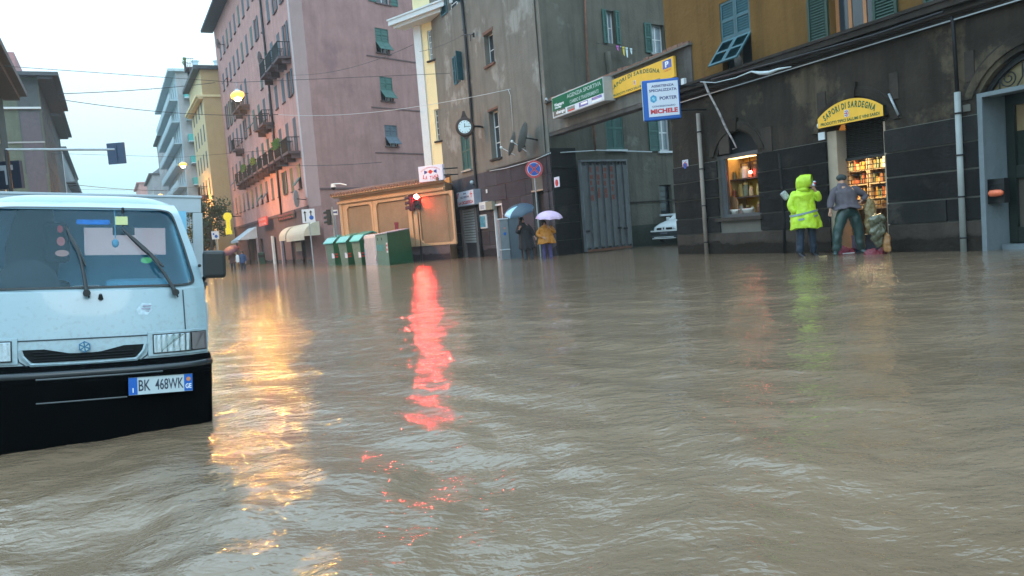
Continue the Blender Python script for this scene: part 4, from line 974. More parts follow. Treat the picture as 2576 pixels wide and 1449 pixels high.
# satellite dishes
def dish(W, px, py, rp, off, name, lab, r):
    u_, z_ = W.uv(px, py, off); t = wthing(W, name, lab, 'satellite dish', u_, off, z_, 'satellite dishes on the grey tenement')
    b = MB(); rings = []
    for k in range(6):
        q = k / 5; rings.append([(r * q * math.cos(a), -.0 + .22 * r * q * q, r * 1.08 * q * math.sin(a)) for a in [2 * math.pi * i / 24 for i in range(24)]])
    for k in range(5): b.ring(rings[k], rings[k + 1])
    b.ring(rings[5], [(p[0] * 1.03, p[1] + .01, p[2] * 1.03) for p in rings[5]], 0)
    b.xf(Matrix.Rotation(math.pi, 4, 'Z')); o = b.build('dish_or_reflection_disc', mat('grey_dish', (.23, .25, .25), .45, var=.15), t, smooth=True)
    o.rotation_euler = (R(-18), 0, rp)
    m = MB(); m.tube([(0, .02, 0), (0, .3, -.05), (0, abs(off), -.1)], .03); m.build('mount', K['iron'], t)
    m = MB(); m.tube([(0, -.0, -r), (0, -.55, -.1)], .012); m.ball((0, -.58, -.08), .06); a = m.build('feed_arm', K['white_paint'], t); a.rotation_euler = (0, 0, rp)
    return t
dish(P, 1294, 363, R(-35), -.5, 'satellite_dish', 'left and lower grey satellite dish beside the tall white framed window', .46)
dish(P, 1322, 347, R(-40), -.55, 'satellite_dish', 'right and larger grey satellite dish under the wall cable loop', .55)
# clock
cu, cz = P.uv(1169, 319, -1.0); t = wthing(P, 'street_clock', 'round black framed street clock with white face bracketed from the grey wall', 'clock', cu, -1.0, cz)
t.rotation_euler = (0, 0, R(-2))
b = MB(); r1 = .44
b.tube([(0, 0, 0), (0, .03, 0), (0, .3, 0), (0, .33, 0)], [r1 * .9, r1, r1, r1 * .9], 0, 32); b.prism([(-.2, r1 * .8), (.2, r1 * .8), (.08, r1 + .16), (.05, r1 + .3), (-.05, r1 + .3), (-.08, r1 + .16)], .06, .26); b.prism([(-.2, -r1 * .8), (-.05, -r1 - .12), (.05, -r1 - .12), (.2, -r1 * .8)], .06, .26)
b.build('clock_case', mat('bronze_case', (.05, .03, .025), .45, metal=.3), t)
b = MB(); b.disc((0, 0), .30, -.012, n=36, th=.012); b.build('dial', mat('clock_dial', (.55, .68, .72), .4, var=.03, emit=(.6, .8, .85), es=.15), t)
b = MB()
for k in range(12):
    a = math.pi / 6 * k; c_, s_ = math.cos(a), math.sin(a); i0 = len(b.v); b.box(-.013, .013, -.016, -.012, .235, .275); b.xf(Matrix.Rotation(a, 4, 'Y'), i0)
i0 = len(b.v); b.box(-.014, .014, -.022, -.018, -.03, .16); b.xf(Matrix.Rotation(R(2), 4, 'Y'), i0); i0 = len(b.v); b.box(-.01, .01, -.026, -.022, -.03, .24); b.xf(Matrix.Rotation(R(88), 4, 'Y'), i0); b.build('clock_hands', K['black'], t)
b = MB(); b.tube([(r1, .15, 0), (r1 + .25, .35, 0), (r1 + .42, .95, .0)], .05); b.tube([(r1 + .42, .9, .0), (r1 + .42, .9, -.2)], .1); b.build('bracket', K['iron'], t)
# wall lantern iron near top
t = wthing(P, 'wall_bracket', 'old iron bracket with a hanging hook high on the grey wall', 'bracket'); b = MB()
pts = [(1165, 88), (1175, 87), (1188, 87)]; b.tube([(P.uv(x, y, -.3)[0], -.3, P.uv(x, y, -.3)[1]) for x, y in pts], .03, 0, 6); pts = [(1189, 82), (1189, 94)]; b.tube([(P.uv(x, y, -.2)[0], -.15, P.uv(x, y, -.2)[1]) for x, y in pts], .05, 0, 6); pts = [(1184, 88), (1184, 104)]; b.tube([(P.uv(x, y, -.3)[0], -.3, P.uv(x, y, -.3)[1]) for x, y in pts], .02, 0, 6); b.build('ironwork', K['iron'], t)
# barber-like shop sign with slanted white face
sx0, sx1, sz0, sz1 = corner_rect(P, [(1148, 486), (1190, 475), (1194, 512), (1153, 523)], -.4)
t = wthing(P, 'white_shop_sign', 'white light box sign with maroon lettering above the white roller shutter', 'sign')
b = MB(); b.box(sx0, sx1, -.4, -.02, sz0, sz1); b.build('light_box', mat('blue_grey_box', (.25, .28, .34), .5), t); b = MB(); b.box(sx0 + .02, sx1 - .02, -.406, -.4, sz0 + .02, sz1 - .02); b.build('sign_face', K['sign_white'], t)
b = MB(); w_, h_ = sx1 - sx0, sz1 - sz0
put_text(b, 'LA CICLISTICA', sx0 + w_ * .07, sx1 - w_ * .06, sz0 + h_ * .12, sz0 + h_ * .33, -.409, bold=.05); b.prism([(sx0 + .03, sz0 + h_ * .6), (sx0 + w_ * .05, sz1 - .05), (sx0 + w_ * .14, sz1 - .05), (sx0 + w_ * .04, sz0 + h_ * .55)][::-1], -.409, -.406); b.box(sx0 + w_ * .84, sx0 + w_ * .87, -.409, -.406, sz0 + h_ * .5, sz0 + h_ * .88); b.box(sx0 + w_ * .79, sx0 + w_ * .92, -.409, -.406, sz0 + h_ * .7, sz0 + h_ * .76)
b.build('red_lettering', K['red_txt'], t)
b = MB(); put_text(b, 'BAR', sx0 + w_ * .4, sx0 + w_ * .58, sz0 + h_ * .78, sz0 + h_ * .88, -.409, bold=.05); put_text(b, 'SOC. SPORTIVA', sx0 + w_ * .22, sx0 + w_ * .74, sz0 + h_ * .52, sz0 + h_ * .66, -.409, bold=.05); b.build('lettering', K['navy_txt'], t)
t = wthing(P, 'globe_lamp', 'unlit pale globe lamp above the white shop sign', 'lamp', P.uv(1187, 459, -.2)[0], -.2, P.uv(1187, 459, -.2)[1]); b = MB(); b.ball((0, 0, 0), .1); b.build('globe', K['cable_l'], t, smooth=True); b = MB(); b.tube([(0, 0, -.08), (0, .18, -.14)], .03); b.build('arm', K['iron'], t)
def wbox(W, px, name, lab, cat, m, dep, parts=None):
    off = -dep; a, b_, c, d = W.rect(*px, off); t = wthing(W, name, lab, cat, a, 0, c); q = MB(); q.box(0, b_ - a, -dep, -.02, 0, d - c); q.build('box', m, t, bevel=.008); return t, b_ - a, d - c
t, W_, H2 = wbox(P, (1205, 1221, 508, 529), 'meter_box', 'white notice box right of the white shop sign', 'meter box', K['white_paint'], .2)
b = MB(); [b.box(W_ * .2, W_ * .8, -.206, -.2, H2 * z, H2 * (z + .05)) for z in (.2, .35, .5)]; b.build('printed_lines', K['navy_txt'], t)
wbox(P, (1221, 1237, 507, 528), 'meter_box', 'beige meter box on the dark wall left of the white framed door', 'meter box', mat('beige_box', (.25, .24, .18), .6), .2)
t, W_, H2 = wbox(P, (1205, 1224, 540, 575), 'notice_case', 'white framed notice case with a blue poster beside the roller shutter', 'notice board', K['white_paint'], .08)
b = MB(); b.box(W_ * .14, W_ * .86, -.086, -.08, H2 * .1, H2 * .9); b.build('poster', mat('blue_poster', (.10, .32, .45), .3, var=.6, scale=6), t)
t, W_, H2 = wbox(P, (1394, 1407, 445, 471), 'small_no_parking_sign', 'small white plate with a red symbol high on the pillar left of the gate', 'sign', K['sign_white'], .04); b = MB(); b.disc((W_ * .5, H2 * .42), W_ * .3, -.046, th=.004); b.build('red_ring', K['red'], t)
wbox(P, (1222, 1226, 476, 486), 'white_label', 'tiny white label on the dark stone between the pipe and the door', 'label', K['white_paint'], .03)
# grey utility cabinet
c0 = G(1267, 650); c1 = G(1308, 652)
t = thing('utility_cabinet', 'tall grey utility cabinet standing in the water behind the person in black', 'cabinet', G(1288, 651), R(10))
dpx = c0.y / FPX
zt = at(1287, 550, c0.y).z
b = MB(); b.box(-.42, -.06, -.05, .4, -.4, zt - .03, 0); b.box(-.06, .42, -.0, .4, -.4, zt - .02, 1); b.box(-.44, -.04, -.08, .42, zt - .03, zt + .02, 2); b.box(-.04, .44, -.02, .42, zt - .02, zt + .02, 1); b.box(-.43, -.05, -.07, .4, .38, .42, 2)
b.build('cabinet_body', [mat('pale_cabinet', (.17, .20, .22), .5, var=.12), mat('blue_grey_cabinet', (.085, .115, .14), .5, var=.12), mat('white_edge', (.5, .56, .6), .4)], t, bevel=.006)
b = MB(); b.disc((-.22, 1.05), .06, -.056, th=.004); b.build('blue_sticker', K['blue_sign'], t); b = MB(); b.disc((-.22, 1.28), .04, -.056, th=.004); b.build('red_sticker', mat('pale_red', (.5, .2, .2), .5), t)
# no stopping sign
cpt = at(1343.5, 425.5, 32.4)
t = thing('no_stopping_sign', 'round red and blue no stopping sign on a thin post', 'sign', (cpt.x, cpt.y, -.47), R(-3))
r1 = 22 * 32.4 / FPX; hz = cpt.z + .47
def tilt_disc(b, r, y, m, n=36, th=.01): b.disc((0, hz), r, y, m, n=n, th=th)
b = MB(); b.disc((0, hz), r1, 0, n=36, th=.02); b.build('sign_disc', mat('sign_red', (.50, .06, .07), .4, var=.05), t); 
b = MB(); b.disc((0, hz), r1 * .76, -.006, n=36, th=.006); b.build('white_ring', K['sign_white'], t)
b = MB()
for q in range(4):
    pts = []
    a0 = R(90 * q - 37); a1 = R(90 * q + 37)
    pts = [(0 + .14 * r1 * math.cos(R(90 * q)), hz + .14 * r1 * math.sin(R(90 * q)))] + [(r1 * .70 * math.cos(a0 + (a1 - a0) * k / 8), hz + r1 * .70 * math.sin(a0 + (a1 - a0) * k / 8)) for k in range(9)]
    b.prism(pts, -.011, -.006)
b.build('blue_field', mat('sign_blue', (.02, .09, .40), .4, var=0), t)
b = MB()
for a in (45, -45): i0 = len(b.v); b.box(-r1 * .72, r1 * .72, -.015, -.011, -r1 * .09, r1 * .09); b.xf(Matrix.Translation((0, 0, hz)) @ Matrix.Rotation(R(a), 4, 'Y'), i0)
b.build('red_cross', mat('sign_red2', (.50, .06, .07), .4, var=0), t)
b = MB(); b.tube([(0, .05, 0), (0, .05, hz + r1 * .6)], .03); b.build('post', K['galv'], t)
# wires stapled on grey building
def cable(name, lab, pts, r=.02, m='cable', grp=None, sag=0):
    t = MB(); 
    t.tube(pts, r, 0, 6); o = t.build(name, K[m], smooth=True); tag(o, lab, 'cable', grp); return o
def wpts(W, px, off): return [W.pt(W.uv(x, y, off)[0], off, W.uv(x, y, off)[1]) for x, y in px]
cable('wall_cable', 'pale cable stapled along the dark stone belt of the grey tenement', wpts(P, [(1232, 430), (1270, 424), (1320, 410), (1345, 402), (1385, 385)], -.08), .02, 'cable_l')
cable('wall_cable', 'cable running across the alley facade above the corrugated gate', wpts(F2, [(1410, 384), (1440, 382), (1480, 380), (1500, 378), (1570, 380), (1640, 382)], -.1), .025, 'cable_l')
cable('wall_cable', 'thin cable dropping beside the satellite dishes', wpts(P, [(1278, 224), (1284, 240), (1288, 290), (1291, 340)], -.05), .012, 'cable_l')
# ================================================================== LOW PEACH BUILDING
lt = wthing(TL, 'low_peach_pavilion', 'single storey peach building with framed rough panels and a tiled cornice', 'building')
l0 = TL.u(868, 655); l1 = TL.u(1134, 648) ; lz = (TL.uv(1100, 457)[1] + TL.uv(900, 489)[1]) / 2; lzp = .75
pan = [TL.rect(877, 938, 520, 622), TL.rect(951, 1030, 505, 619), TL.rect(1057, 1139, 486, 612)]
pz0 = sum(p[2] for p in pan) / 3; pz1 = sum(p[3] for p in pan) / 3
mb = MB(); wall_open(mb, l0, l1, -.6, lz, [(p[0], p[1], pz0, pz1) for p in pan], rev=.12, mif=lambda x, z: 1 if z < lzp else 0, zs_extra=[lzp])
mb.quad((l0, 8, -.6), (l0, 0, -.6), (l0, 0, lz), (l0, 8, lz), 0); mb.quad((l1, 0, -.6), (l0 + 2, 8, -.6), (l0 + 2, 8, lz), (l1, 0, lz), 0); mb.quad((l0 + 2, 8, -.6), (l0, 8, -.6), (l0, 8, lz), (l0 + 2, 8, lz), 0); mb.add([(l0, 0, lz), (l1, 0, lz), (l0 + 2, 8, lz), (l0, 8, lz)], [(0, 1, 2, 3)], 0)
mb.build('wall', [K['peach'], K['mauve_stone']], lt)
for p in pan:
    mb = MB(); mb.box(p[0], p[1], .06, .12, pz0, pz1); mb.build('rough_panel', K['panel'], lt)
    mb = MB(); q = .16
    mb.box(p[0] - .13, p[0], -.03, .06, pz0 - .13, pz1 + .13); mb.box(p[1], p[1] + .13, -.03, .06, pz0 - .13, pz1 + .13); mb.box(p[0], p[1], -.03, .06, pz0 - .13, pz0); mb.box(p[0], p[1], -.03, .06, pz1, pz1 + .13)
    for sx, sz in ((0, 0), (1, 0), (0, 1), (1, 1)):
        cx = p[0] if sx == 0 else p[1]; cz = pz0 if sz == 0 else pz1; dx = q if sx == 0 else -q; dz = q if sz == 0 else -q
        tri = [(cx, cz), (cx + dx, cz), (cx, cz + dz)]
        if dx * dz < 0: tri = tri[::-1]
        mb.prism(tri, -.02, .06)
    mb.build('panel_frame', K['peach'], lt)
mb = MB()
for a in ((pan[1][1] + pan[2][0]) / 2,):
    mb.box(a - .34, a - .06, -.10, 0, lzp, lz - .3); mb.box(a + .06, a + .34, -.10, 0, lzp, lz - .3)
mb.box(l0, l0 + .22, -.06, 0, lzp, lz - .3)
mb.build('pilaster', K['peach'], lt)
mb = MB(); mb.box(l0 - .1, l1, -.12, 0, lz - .42, lz - .3, 0); mb.box(l0 - .2, l1, -.28, 0, lz - .08, lz, 0); mb.box(l0 - .25, l1, -.42, 0, lz, lz + .07, 0)
x = l0 - .25
while x < l1 - .1: mb.tube([(x + .12, -.45, lz + .10), (x + .12, .35, lz + .28)], .10, 1, 6); x += .24
mb.build('tiled_cornice', [K['peach'], K['tiles']], lt)
pzp = TL.uv(960, 468, 1.3)[1]
mb = MB(); mb.box(l0 + .2, l1 - .9, 1.2, 1.35, lz, pzp, 0); mb.box(l0 + .2, l1 - .9, 1.15, 1.4, pzp, pzp + .06, 1); mb.build('roof_parapet', [mat('terrace_wall', (.55, .27, .09), .8), K['joint']], lt)
# white lit club sign
q = TL.uv(1083, 436, -.5)
t = wthing(TL, 'white_club_sign', 'white light box sign with red arched lettering on the low peach building', 'sign', q[0], -.5, q[1], rz=R(14))
dpt = TL.pt(q[0], -.5).y / FPX; bw, bh = 72 * dpt, 39 * dpt
b = MB(); b.box(-bw / 2, bw / 2, 0, .2, -bh / 2, bh / 2); b.build('light_box', mat('lit_lilac_face', (.60, .60, .70), .4, var=.02, emit=(.7, .7, .85), es=.12), t, bevel=.015)
b = MB(); arc_text(b, 'LA TANA', 0, bh * .62, bh * .93, R(-90 - 38), R(-90 + 38), bh * .2, -.004, bold=.04)
# letters hang on the lower arc: mirror them upright
b.v = []; b.f = []; b.m = []
for i, ch in enumerate('LA TANA'):
    if ch == ' ': continue
    a = (i - 3) / 3; xx = a * bw * .30; zz = -bh * .41 + abs(a) ** 2 * bh * .10
    i0 = len(b.v); put_text(b, ch, -bw * .042, bw * .042, 0, bh * .25, -.006, bold=.03); b.xf(Matrix.Translation((xx, 0, zz)) @ Matrix.Rotation(-a * R(16), 4, 'Y'), i0)
b.build('red_lettering', K['red_txt'], t)
b = MB(); arc_text(b, 'CIRCOLO RICREATIVO SPORTIVO', 0, -bh * .95, bh * 1.30, R(90 + 34), R(90 - 34), bh * .07, -.004, bold=.02); b.build('arched_lettering', K['red_txt'], t)
b = MB(); b.prism([(-bw * .26, bh * .22), (-bw * .26, -bh * .02), (-bw * .14, bh * .05), (-bw * .14, bh * .15)], -.004, 0, 0); b.prism([(bw * .14, bh * .15), (bw * .14, bh * .05), (bw * .26, -bh * .02), (bw * .26, bh * .22)], -.004, 0, 0)
for x, m_ in ((-.1, 1), (-.06, 2), (.06, 2), (.1, 1)): b.box(bw * x - .03, bw * x + .03, -.004, 0, bh * .06, bh * .14, m_)
b.disc((0, bh * .1), bh * .13, -.005, 2, n=20, th=.005); b.build('emblem', [mat('navy_emblem', (.03, .04, .25), .5), mat('gold_emblem', (.6, .4, .05), .5), K['red_txt']], t)
b = MB(); b.tube([(bw * .5, .1, bh * .2), (bw * .5 + .5, .6, bh * .2)], .03); b.tube([(bw * .5, .1, -bh * .2), (bw * .5 + .5, .6, -bh * .2)], .03); b.build('bracket', K['iron'], t)
# cctv
q = TL.uv(838, 465, -.2); cp_ = TL.pt(q[0], -.2, q[1]); t = thing('security_camera', 'white dome security camera on a bracket at the left end of the low peach building', 'security camera', cp_, TL.ang)
b = MB(); b.tube([(0, 0, .06), (0, 0, -.14)], [.12, .15], 0, 14); b.build('housing', K['white_paint'], t); b = MB(); b.ball((0, 0, -.16), .13, mi=0); b.build('dome', K['dark'], t, smooth=True); b = MB(); b.tube([(0, 0, .04), (.5, .1, .02), (.85, .3, -.1)], .035); b.build('arm', K['white_paint'], t)
t = thing('red_post', 'short dark red post rising behind the recycling bins', 'post', G(1006, 660) * 1.0, 0); t.location.z = -.4; zt = at(1001, 560, t.location.y).z
b = MB(); b.box(-.08, .08, -.06, .06, 0, zt + .4); b.box(-.1, .1, -.08, .08, zt + .3, zt + .42); b.build('post', mat('dark_red', (.18, .01, .02), .5), t)

# ================================================================== CREAM BUILDING BEHIND
CW = Wall(TL.pt(0, 3.0), TL.d)
cb = wthing(CW, 'cream_building', 'cream building with white corner pilaster and projecting cornice squeezed behind the grey tenement', 'building')
x0 = CW.u(1073, 420); x1 = x0 + 7; zc1_ = (CW.uv(1050, 52)[1] + CW.uv(1090, 38)[1]) / 2; 
w_a = CW.rect(1076, 1104, 72, 150); w_b = CW.rect(1095, 1123, 272, 353)
nf = []
mb = MB(); wall_open(mb, x0, x1, -.5, zc1_ + 3.6, [w_a, w_b], rev=.15); shell(mb, x0, x1, 9, -.5, zc1_ + 3.6, 0); mb.build('wall', K['cream'], cb)
mb = MB(); mb.box(x0 - .02, x0 + CW.uv(1090, 420)[0] - x0, -.10, 0, -.5, zc1_ - .25); mb.build('corner_pilaster', K['white_trim'], cb)
mb = MB(); mb.box(x0 - 1.0, x1, -1.0, 0, zc1_ - .12, zc1_ + .14); mb.box(x0 - .8, x1, -.8, 0, zc1_ - .28, zc1_ - .12); mb.box(x0 - 1.05, x1, -1.05, 0, zc1_ + .14, zc1_ + .22); mb.build('cornice', K['white_trim'], cb)
mb = MB(); mb.box(x0 - .25, x1, -.3, 0, zc1_ + 1.6, zc1_ + 1.75); mb.build('upper_sill', K['iron'], cb)
for q in (w_a, w_b): window(cb, *q, y=.08, nx=3, nz=5, fm='white_paint', pm='glass_l' if q is w_a else 'glass', t=.045, sill='cornice')

# ================================================================== PINK CORNER BUILDING
pk = wthing(S, 'pink_corner_building', 'tall six storey pink corner building with rows of narrow shutters and iron balconies', 'building')
far = S.u(598, 655); top = S.uv(530, 96)[1]
zg = (S.uv(740, 532)[1] + S.uv(640, 560)[1]) / 2
def zf(k): return zg + .75 + 3.35 * k
cols = [-(1.9 + 2.72 * i) for i in range(14)]
cols = [c for c in cols if c > far + 1]
nfl = 6
ops = []
for k in range(nfl):
    for i, c in enumerate(cols):
        if k == 3 and i in (5, 6): continue
        ops.append((c - .48, c + .48, zf(k) + (.0 if k in (1, 3) else .75), zf(k) + 2.5))
shop_o = [S.rect(655, 664, 600, 661), S.rect(690, 697, 596, 661), S.rect(708, 718, 606, 661), S.rect(734, 743, 606, 661), S.rect(760, 770, 606, 661), S.rect(625, 640, 603, 661)]
shop_o = [(a, b, -.5, d) for a, b, c, d in shop_o]
mb = MB(); wall_open(mb, far, 0, -.5, top, ops + shop_o, rev=.22, mif=lambda x, z: 1 if z < zg else 0, zs_extra=[zg])
# corner chamfer and the mauve side face, in world coordinates relative to the root
inv = Matrix.Translation(S.O) @ Matrix.Rotation(S.ang, 4, 'Z'); inv = inv.inverted()
def loc(p): return inv @ Vector(p)
A0 = Vector((0, 0, 0)); B0 = loc(K1.O); K1d = (inv.to_3x3() @ K1.d); K1n = inv.to_3x3() @ K1.n
def vq(b, p, q, z0, z1, mi): b.quad((p.x, p.y, z0), (q.x, q.y, z0), (q.x, q.y, z1), (p.x, p.y, z1), mi)
zq = S.uv(778, 495)[1]
vq(mb, A0, B0, zg, top, 2)
mid0 = Vector((.0, .35, 0)); midB = B0 + K1d * .3
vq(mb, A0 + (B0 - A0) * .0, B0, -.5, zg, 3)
mb.quad((far, 9, -.5), (far, 0, -.5), (far, 0, top), (far, 9, top), 0); _e = B0 + K1d * 19.0
mb.add([(far, 0, top), (0, 0, top), (B0.x, B0.y, top), (_e.x, _e.y, top), (_e.x - 4, _e.y + 10, top), (far, 9, top)], [(0, 1, 2, 3, 4, 5)], 0)
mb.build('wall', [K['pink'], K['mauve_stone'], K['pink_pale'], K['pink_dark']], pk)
def k1p(u, y, z): p = B0 + K1d * u + K1n * y; return (p.x, p.y, z)
sw = [K1.rect(944, 980, -26, 9), K1.rect(945, 978, 72, 133), K1.rect(957, 988, 194, 254), K1.rect(969, 1000, 315, 368)]
u_end = 19.0
side = MB(); wall_open(side, 0, u_end, -.5, top, sw, rev=.2, mif=lambda x, z: 0)
side.quad((u_end, 0, -.5), (u_end, 12, -.5), (u_end, 12, top), (u_end, 0, top), 0)
Msd = Matrix.Translation((B0.x, B0.y, 0)) @ Matrix.Rotation(math.atan2(K1d.y, K1d.x), 4, 'Z')
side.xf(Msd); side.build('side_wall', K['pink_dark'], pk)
sidee = MB(); 
for z0_ in (sw[1][2] - .35, sw[2][2] - .55, sw[3][2] - .5): 
    sidee.box(sw[1][0] - 1.0, u_end, -.05, .0, z0_ - .05, z0_ + .03)
sidee.box(0, u_end * .35, -.07, 0, zg + 1.1, zg + 1.22)
sidee.xf(Msd); sidee.build('string_course', K['mauve_stone'], pk)
mb = MB()
def mwin(q, st):
    wo = window(pk, q[0], q[1], q[2], q[3], sh='tilt' if st else 'open', sm='green' if st < 2 else 'sh_far', slats=4, sill='mauve_stone', fm='white_paint')
    return wo
for q, st in zip(sw, (0, 1, 1, 2)):
    o = mwin(q, st); o.matrix_basis = Msd
mb = MB(); mb.box(-.42, .0, -.03, .0, zq, top - .6); mb.build('corner_strip', K['quoin'], pk)
mb = MB(); mb.box(far, .1, -.06, 0, zg - .1, zg + .12); mb.build('string_course', K['mauve_stone'], pk)
mb = MB(); mb.box(far - .9, .6, -1.3, 0, top, top + .25); mb.box(far - .8, .6, -1.1, 3, top + .25, top + .5); mb.build('roof_eaves', K['roof'], pk)
nwin = 0
for k in range(nfl):
    for i, c in enumerate(cols):
        if k == 3 and i in (5, 6): continue
        z0_ = zf(k) + (.0 if k in (1, 3) else .75); z1_ = zf(k) + 2.5
        b = MB(); b.box(c - .46, c + .46, .12, .2, z0_, z1_, 2)
        rs = random.Random(k * 31 + i); s_ = rs.random()
        if s_ < .6: leaf(b, c - .47, c - .01, z0_, z1_, -.02, slats=0, mi=0); leaf(b, c + .01, c + .47, z0_, z1_, -.02, slats=0, mi=0)
        elif s_ < .85: 
            mid = z0_ + (z1_ - z0_) * .45
            b.box(c - .47, c + .47, -.03, .02, mid, z1_, 0); i0 = len(b.v); b.box(c - .47, c + .47, -.03, .02, -(mid - z0_), 0, 0); b.xf(Matrix.Translation((0, 0, mid)) @ Matrix.Rotation(R(-40), 4, 'X'), i0)
        else: 
            b.box(c - .95, c - .5, -.07, -.02, z0_, z1_, 0); b.box(c + .5, c + .95, -.07, -.02, z0_, z1_, 0)
        b.box(c - .55, c + .55, -.1, 0, z0_ - .08, z0_ - .003, 1)
        b.build('window', [K['sh_far'] if rs.random() < .75 else K['green'], K['mauve_stone'], K['glass']], pk); nwin += 1
def balcony(par, c, z, wd=1.9, dp=.9, solid=False, plants=0, seed=0):
    b = MB(); b.box(c - wd / 2, c + wd / 2, -dp, 0, z - .18, z, 0); b.prism([(c - wd / 2 + .15, z - .6), (c - wd / 2 + .3, z - .6), (c - wd / 2 + .3, z - .18), (c - wd / 2 + .15, z - .18)], -dp * .7, 0, 0); b.box(c + wd / 2 - .3, c + wd / 2 - .15, -dp * .7, 0, z - .5, z - .18, 0)
    o = b.build('balcony', K['mauve_stone'], par)
    b = MB()
    if solid: b.box(c - wd / 2, c + wd / 2, -dp, -dp + .05, z, z + .9)
    else:
        n = int(wd / .13)
        for k in range(n + 1): x = c - wd / 2 + wd * k / n; b.box(x - .014, x + .014, -dp, -dp + .03, z, z + .95)
        for s_ in (-1, 1):
            for k in range(5): y = -dp + dp * k / 5; b.box(c + s_ * wd / 2 - .014, c + s_ * wd / 2 + .014, y, y + .03, z, z + .95)
    b.box(c - wd / 2, c + wd / 2, -dp - .02, -dp + .04, z + .95, z + 1.0); b.box(c - wd / 2 - .02, c - wd / 2 + .03, -dp, 0, z + .95, z + 1.0); b.box(c + wd / 2 - .03, c + wd / 2 + .02, -dp, 0, z + .95, z + 1.0)
    b.build('railing', K['iron'], o)
    if plants:
        rs = random.Random(seed); b = MB()
        for k in range(plants):
            x, y, zz = c + rs.uniform(-wd / 2, wd / 2), -dp + rs.uniform(-.15, .1), z + .6 + rs.uniform(0, .6)
            s_ = rs.uniform(.06, .14); a = rs.uniform(0, 6.28); dx, dy = s_ * math.cos(a), s_ * math.sin(a); b.add([(x - dx, y - dy, zz), (x + dx, y + dy, zz), (x + dx * .3, y + dy * .3 - s_, zz + s_ * 1.4)], [(0, 1, 2)])
        b.build('plants', K['leaf_b'], o)
    return o
for i, c in enumerate(cols):
    if i < 10: balcony(pk, c, zf(1), 2.2 if i < 2 else 1.8, plants=220 if i == 1 else (90 if i in (5, 7) else 0), seed=i)
for i in (0, 1, 2, 7, 8): balcony(pk, cols[i], zf(3), 2.1, plants=60 if i in (7,) else 0, seed=50 + i)
for i in (3, 4, 9): balcony(pk, cols[i], zf(2), 1.7, solid=(i == 4))
drain([(652, -20), (668, 130), (688, 330), (700, 460), (708, 540)], pk, S, K['iron'], .09, off=-.15, clips=False)
def dish_s(W, px, py, r, grp='satellite dishes on the pink building', lab=''):
    u_, z_ = W.uv(px, py, -.7); t = wthing(W, 'satellite_dish', lab, 'satellite dish', u_, -.7, z_, grp)
    b = MB(); b.disc((0, 0), r, 0, th=.04, n=20); o = b.build('dish_or_reflection_disc', K['far_grey'], t); o.rotation_euler = (0, 0, R(-30)); b = MB(); b.tube([(0, .03, 0), (0, .7, -.1)], .03); b.build('mount', K['iron'], t)
dish_s(S, 653, 147, .55, lab='grey satellite dish high on the pink facade by the drainpipe'); dish_s(S, 745, 500, .62, lab='grey satellite dish above the red shop lettering'); dish_s(S, 548, 110, .5, lab='grey satellite dish at the top far end of the pink facade')
# street-level: pillars, doors, awnings, signs
for px, wd_, m_ in (((684, 593, 662), .55, 'awning_w'), ((706, 605, 662), .5, 'joint'), ((645, 598, 662), .4, 'joint')):
    u_ = S.u(px[0] + 5, 630); b = MB(); z1_ = S.uv(px[0] + 4, px[1])[1]; b.box(u_, u_ + wd_, -.15, .02, -.5, z1_); b.build('shopfront_pillar', K[m_] if m_ != 'joint' else mat('mauve_pillar', (.25, .22, .25), .7), pk)
for a, b__, c, d in shop_o:
    b = MB(); b.box(a, b__, .15, .2, -.5, d); b.build('shop_door', K['dark'], pk)
def awning(W, rect, name, lab, m, dep=1.1, rnd=True):
    a, b_, c, d = rect; t = wthing(W, name, lab, 'awning', 0, 0, 0); q = MB(); n = 8; pr = []
    for k in range(n + 1):
        an = math.pi / 2 * k / n
        pr.append((-dep * math.sin(an), c + .25 + (d - c - .25) * math.cos(an)) if rnd else (-dep * k / n, d + (c + .2 - d) * k / n))
    for k in range(n): q.quad((a, pr[k + 1][0], pr[k + 1][1]), (b_, pr[k + 1][0], pr[k + 1][1]), (b_, pr[k][0], pr[k][1]), (a, pr[k][0], pr[k][1]))
    q.quad((a, -dep, c), (b_, -dep, c), (b_, -dep, c + .25), (a, -dep, c + .25))
    for x in (a, b_): q.add([(x, 0, c + .25)] + [(x, p[0], p[1]) for p in pr], [tuple(range(n + 2))])
    q.build('canvas', m, t); return t
awning(S, S.rect(722, 768, 563, 606, -1), 'cream_awning', 'right rounded cream awning over a shop on the pink building', K['awning']); awning(S, S.rect(704, 720, 570, 606, -1), 'cream_awning', 'left smaller rounded cream awning over a shop on the pink building', K['awning'])
awning(S, S.rect(600, 620, 574, 610, -1), 'pale_awning', 'pale blue shop awning at the far end of the pink building', K['awning_w'], dep=1.8, rnd=False)
def flat_sign(W, rect, name, lab, m, off=-.12, th=.1, txt=None, tm=None, cat='sign'):
    a, b_, c, d = rect; t = wthing(W, name, lab, cat, (a + b_) / 2, off, c); q = MB(); q.box(-(b_ - a) / 2, (b_ - a) / 2, 0, th, 0, d - c); q.build('sign_panel', m, t)
    if txt: q = MB(); n = len(txt); [put_text(q, s_, -(b_ - a) * .42, (b_ - a) * .42, (d - c) * (1 - (k + .8) / n), (d - c) * (1 - (k + .25) / n), -.006, bold=.03) for k, s_ in enumerate(txt)]; q.build('lettering', tm, t)
    return t
flat_sign(S, S.rect(650, 671, 546, 568, -.6), 'red_square_sign', 'small bright red square sign on the mauve shopfront', mat('bright_red_panel', (.62, .10, .10), .4, var=.2), off=-.6, txt=['FARMA', 'CIA'], tm=mat('pink_txt', (.7, .4, .45), .5, var=0))
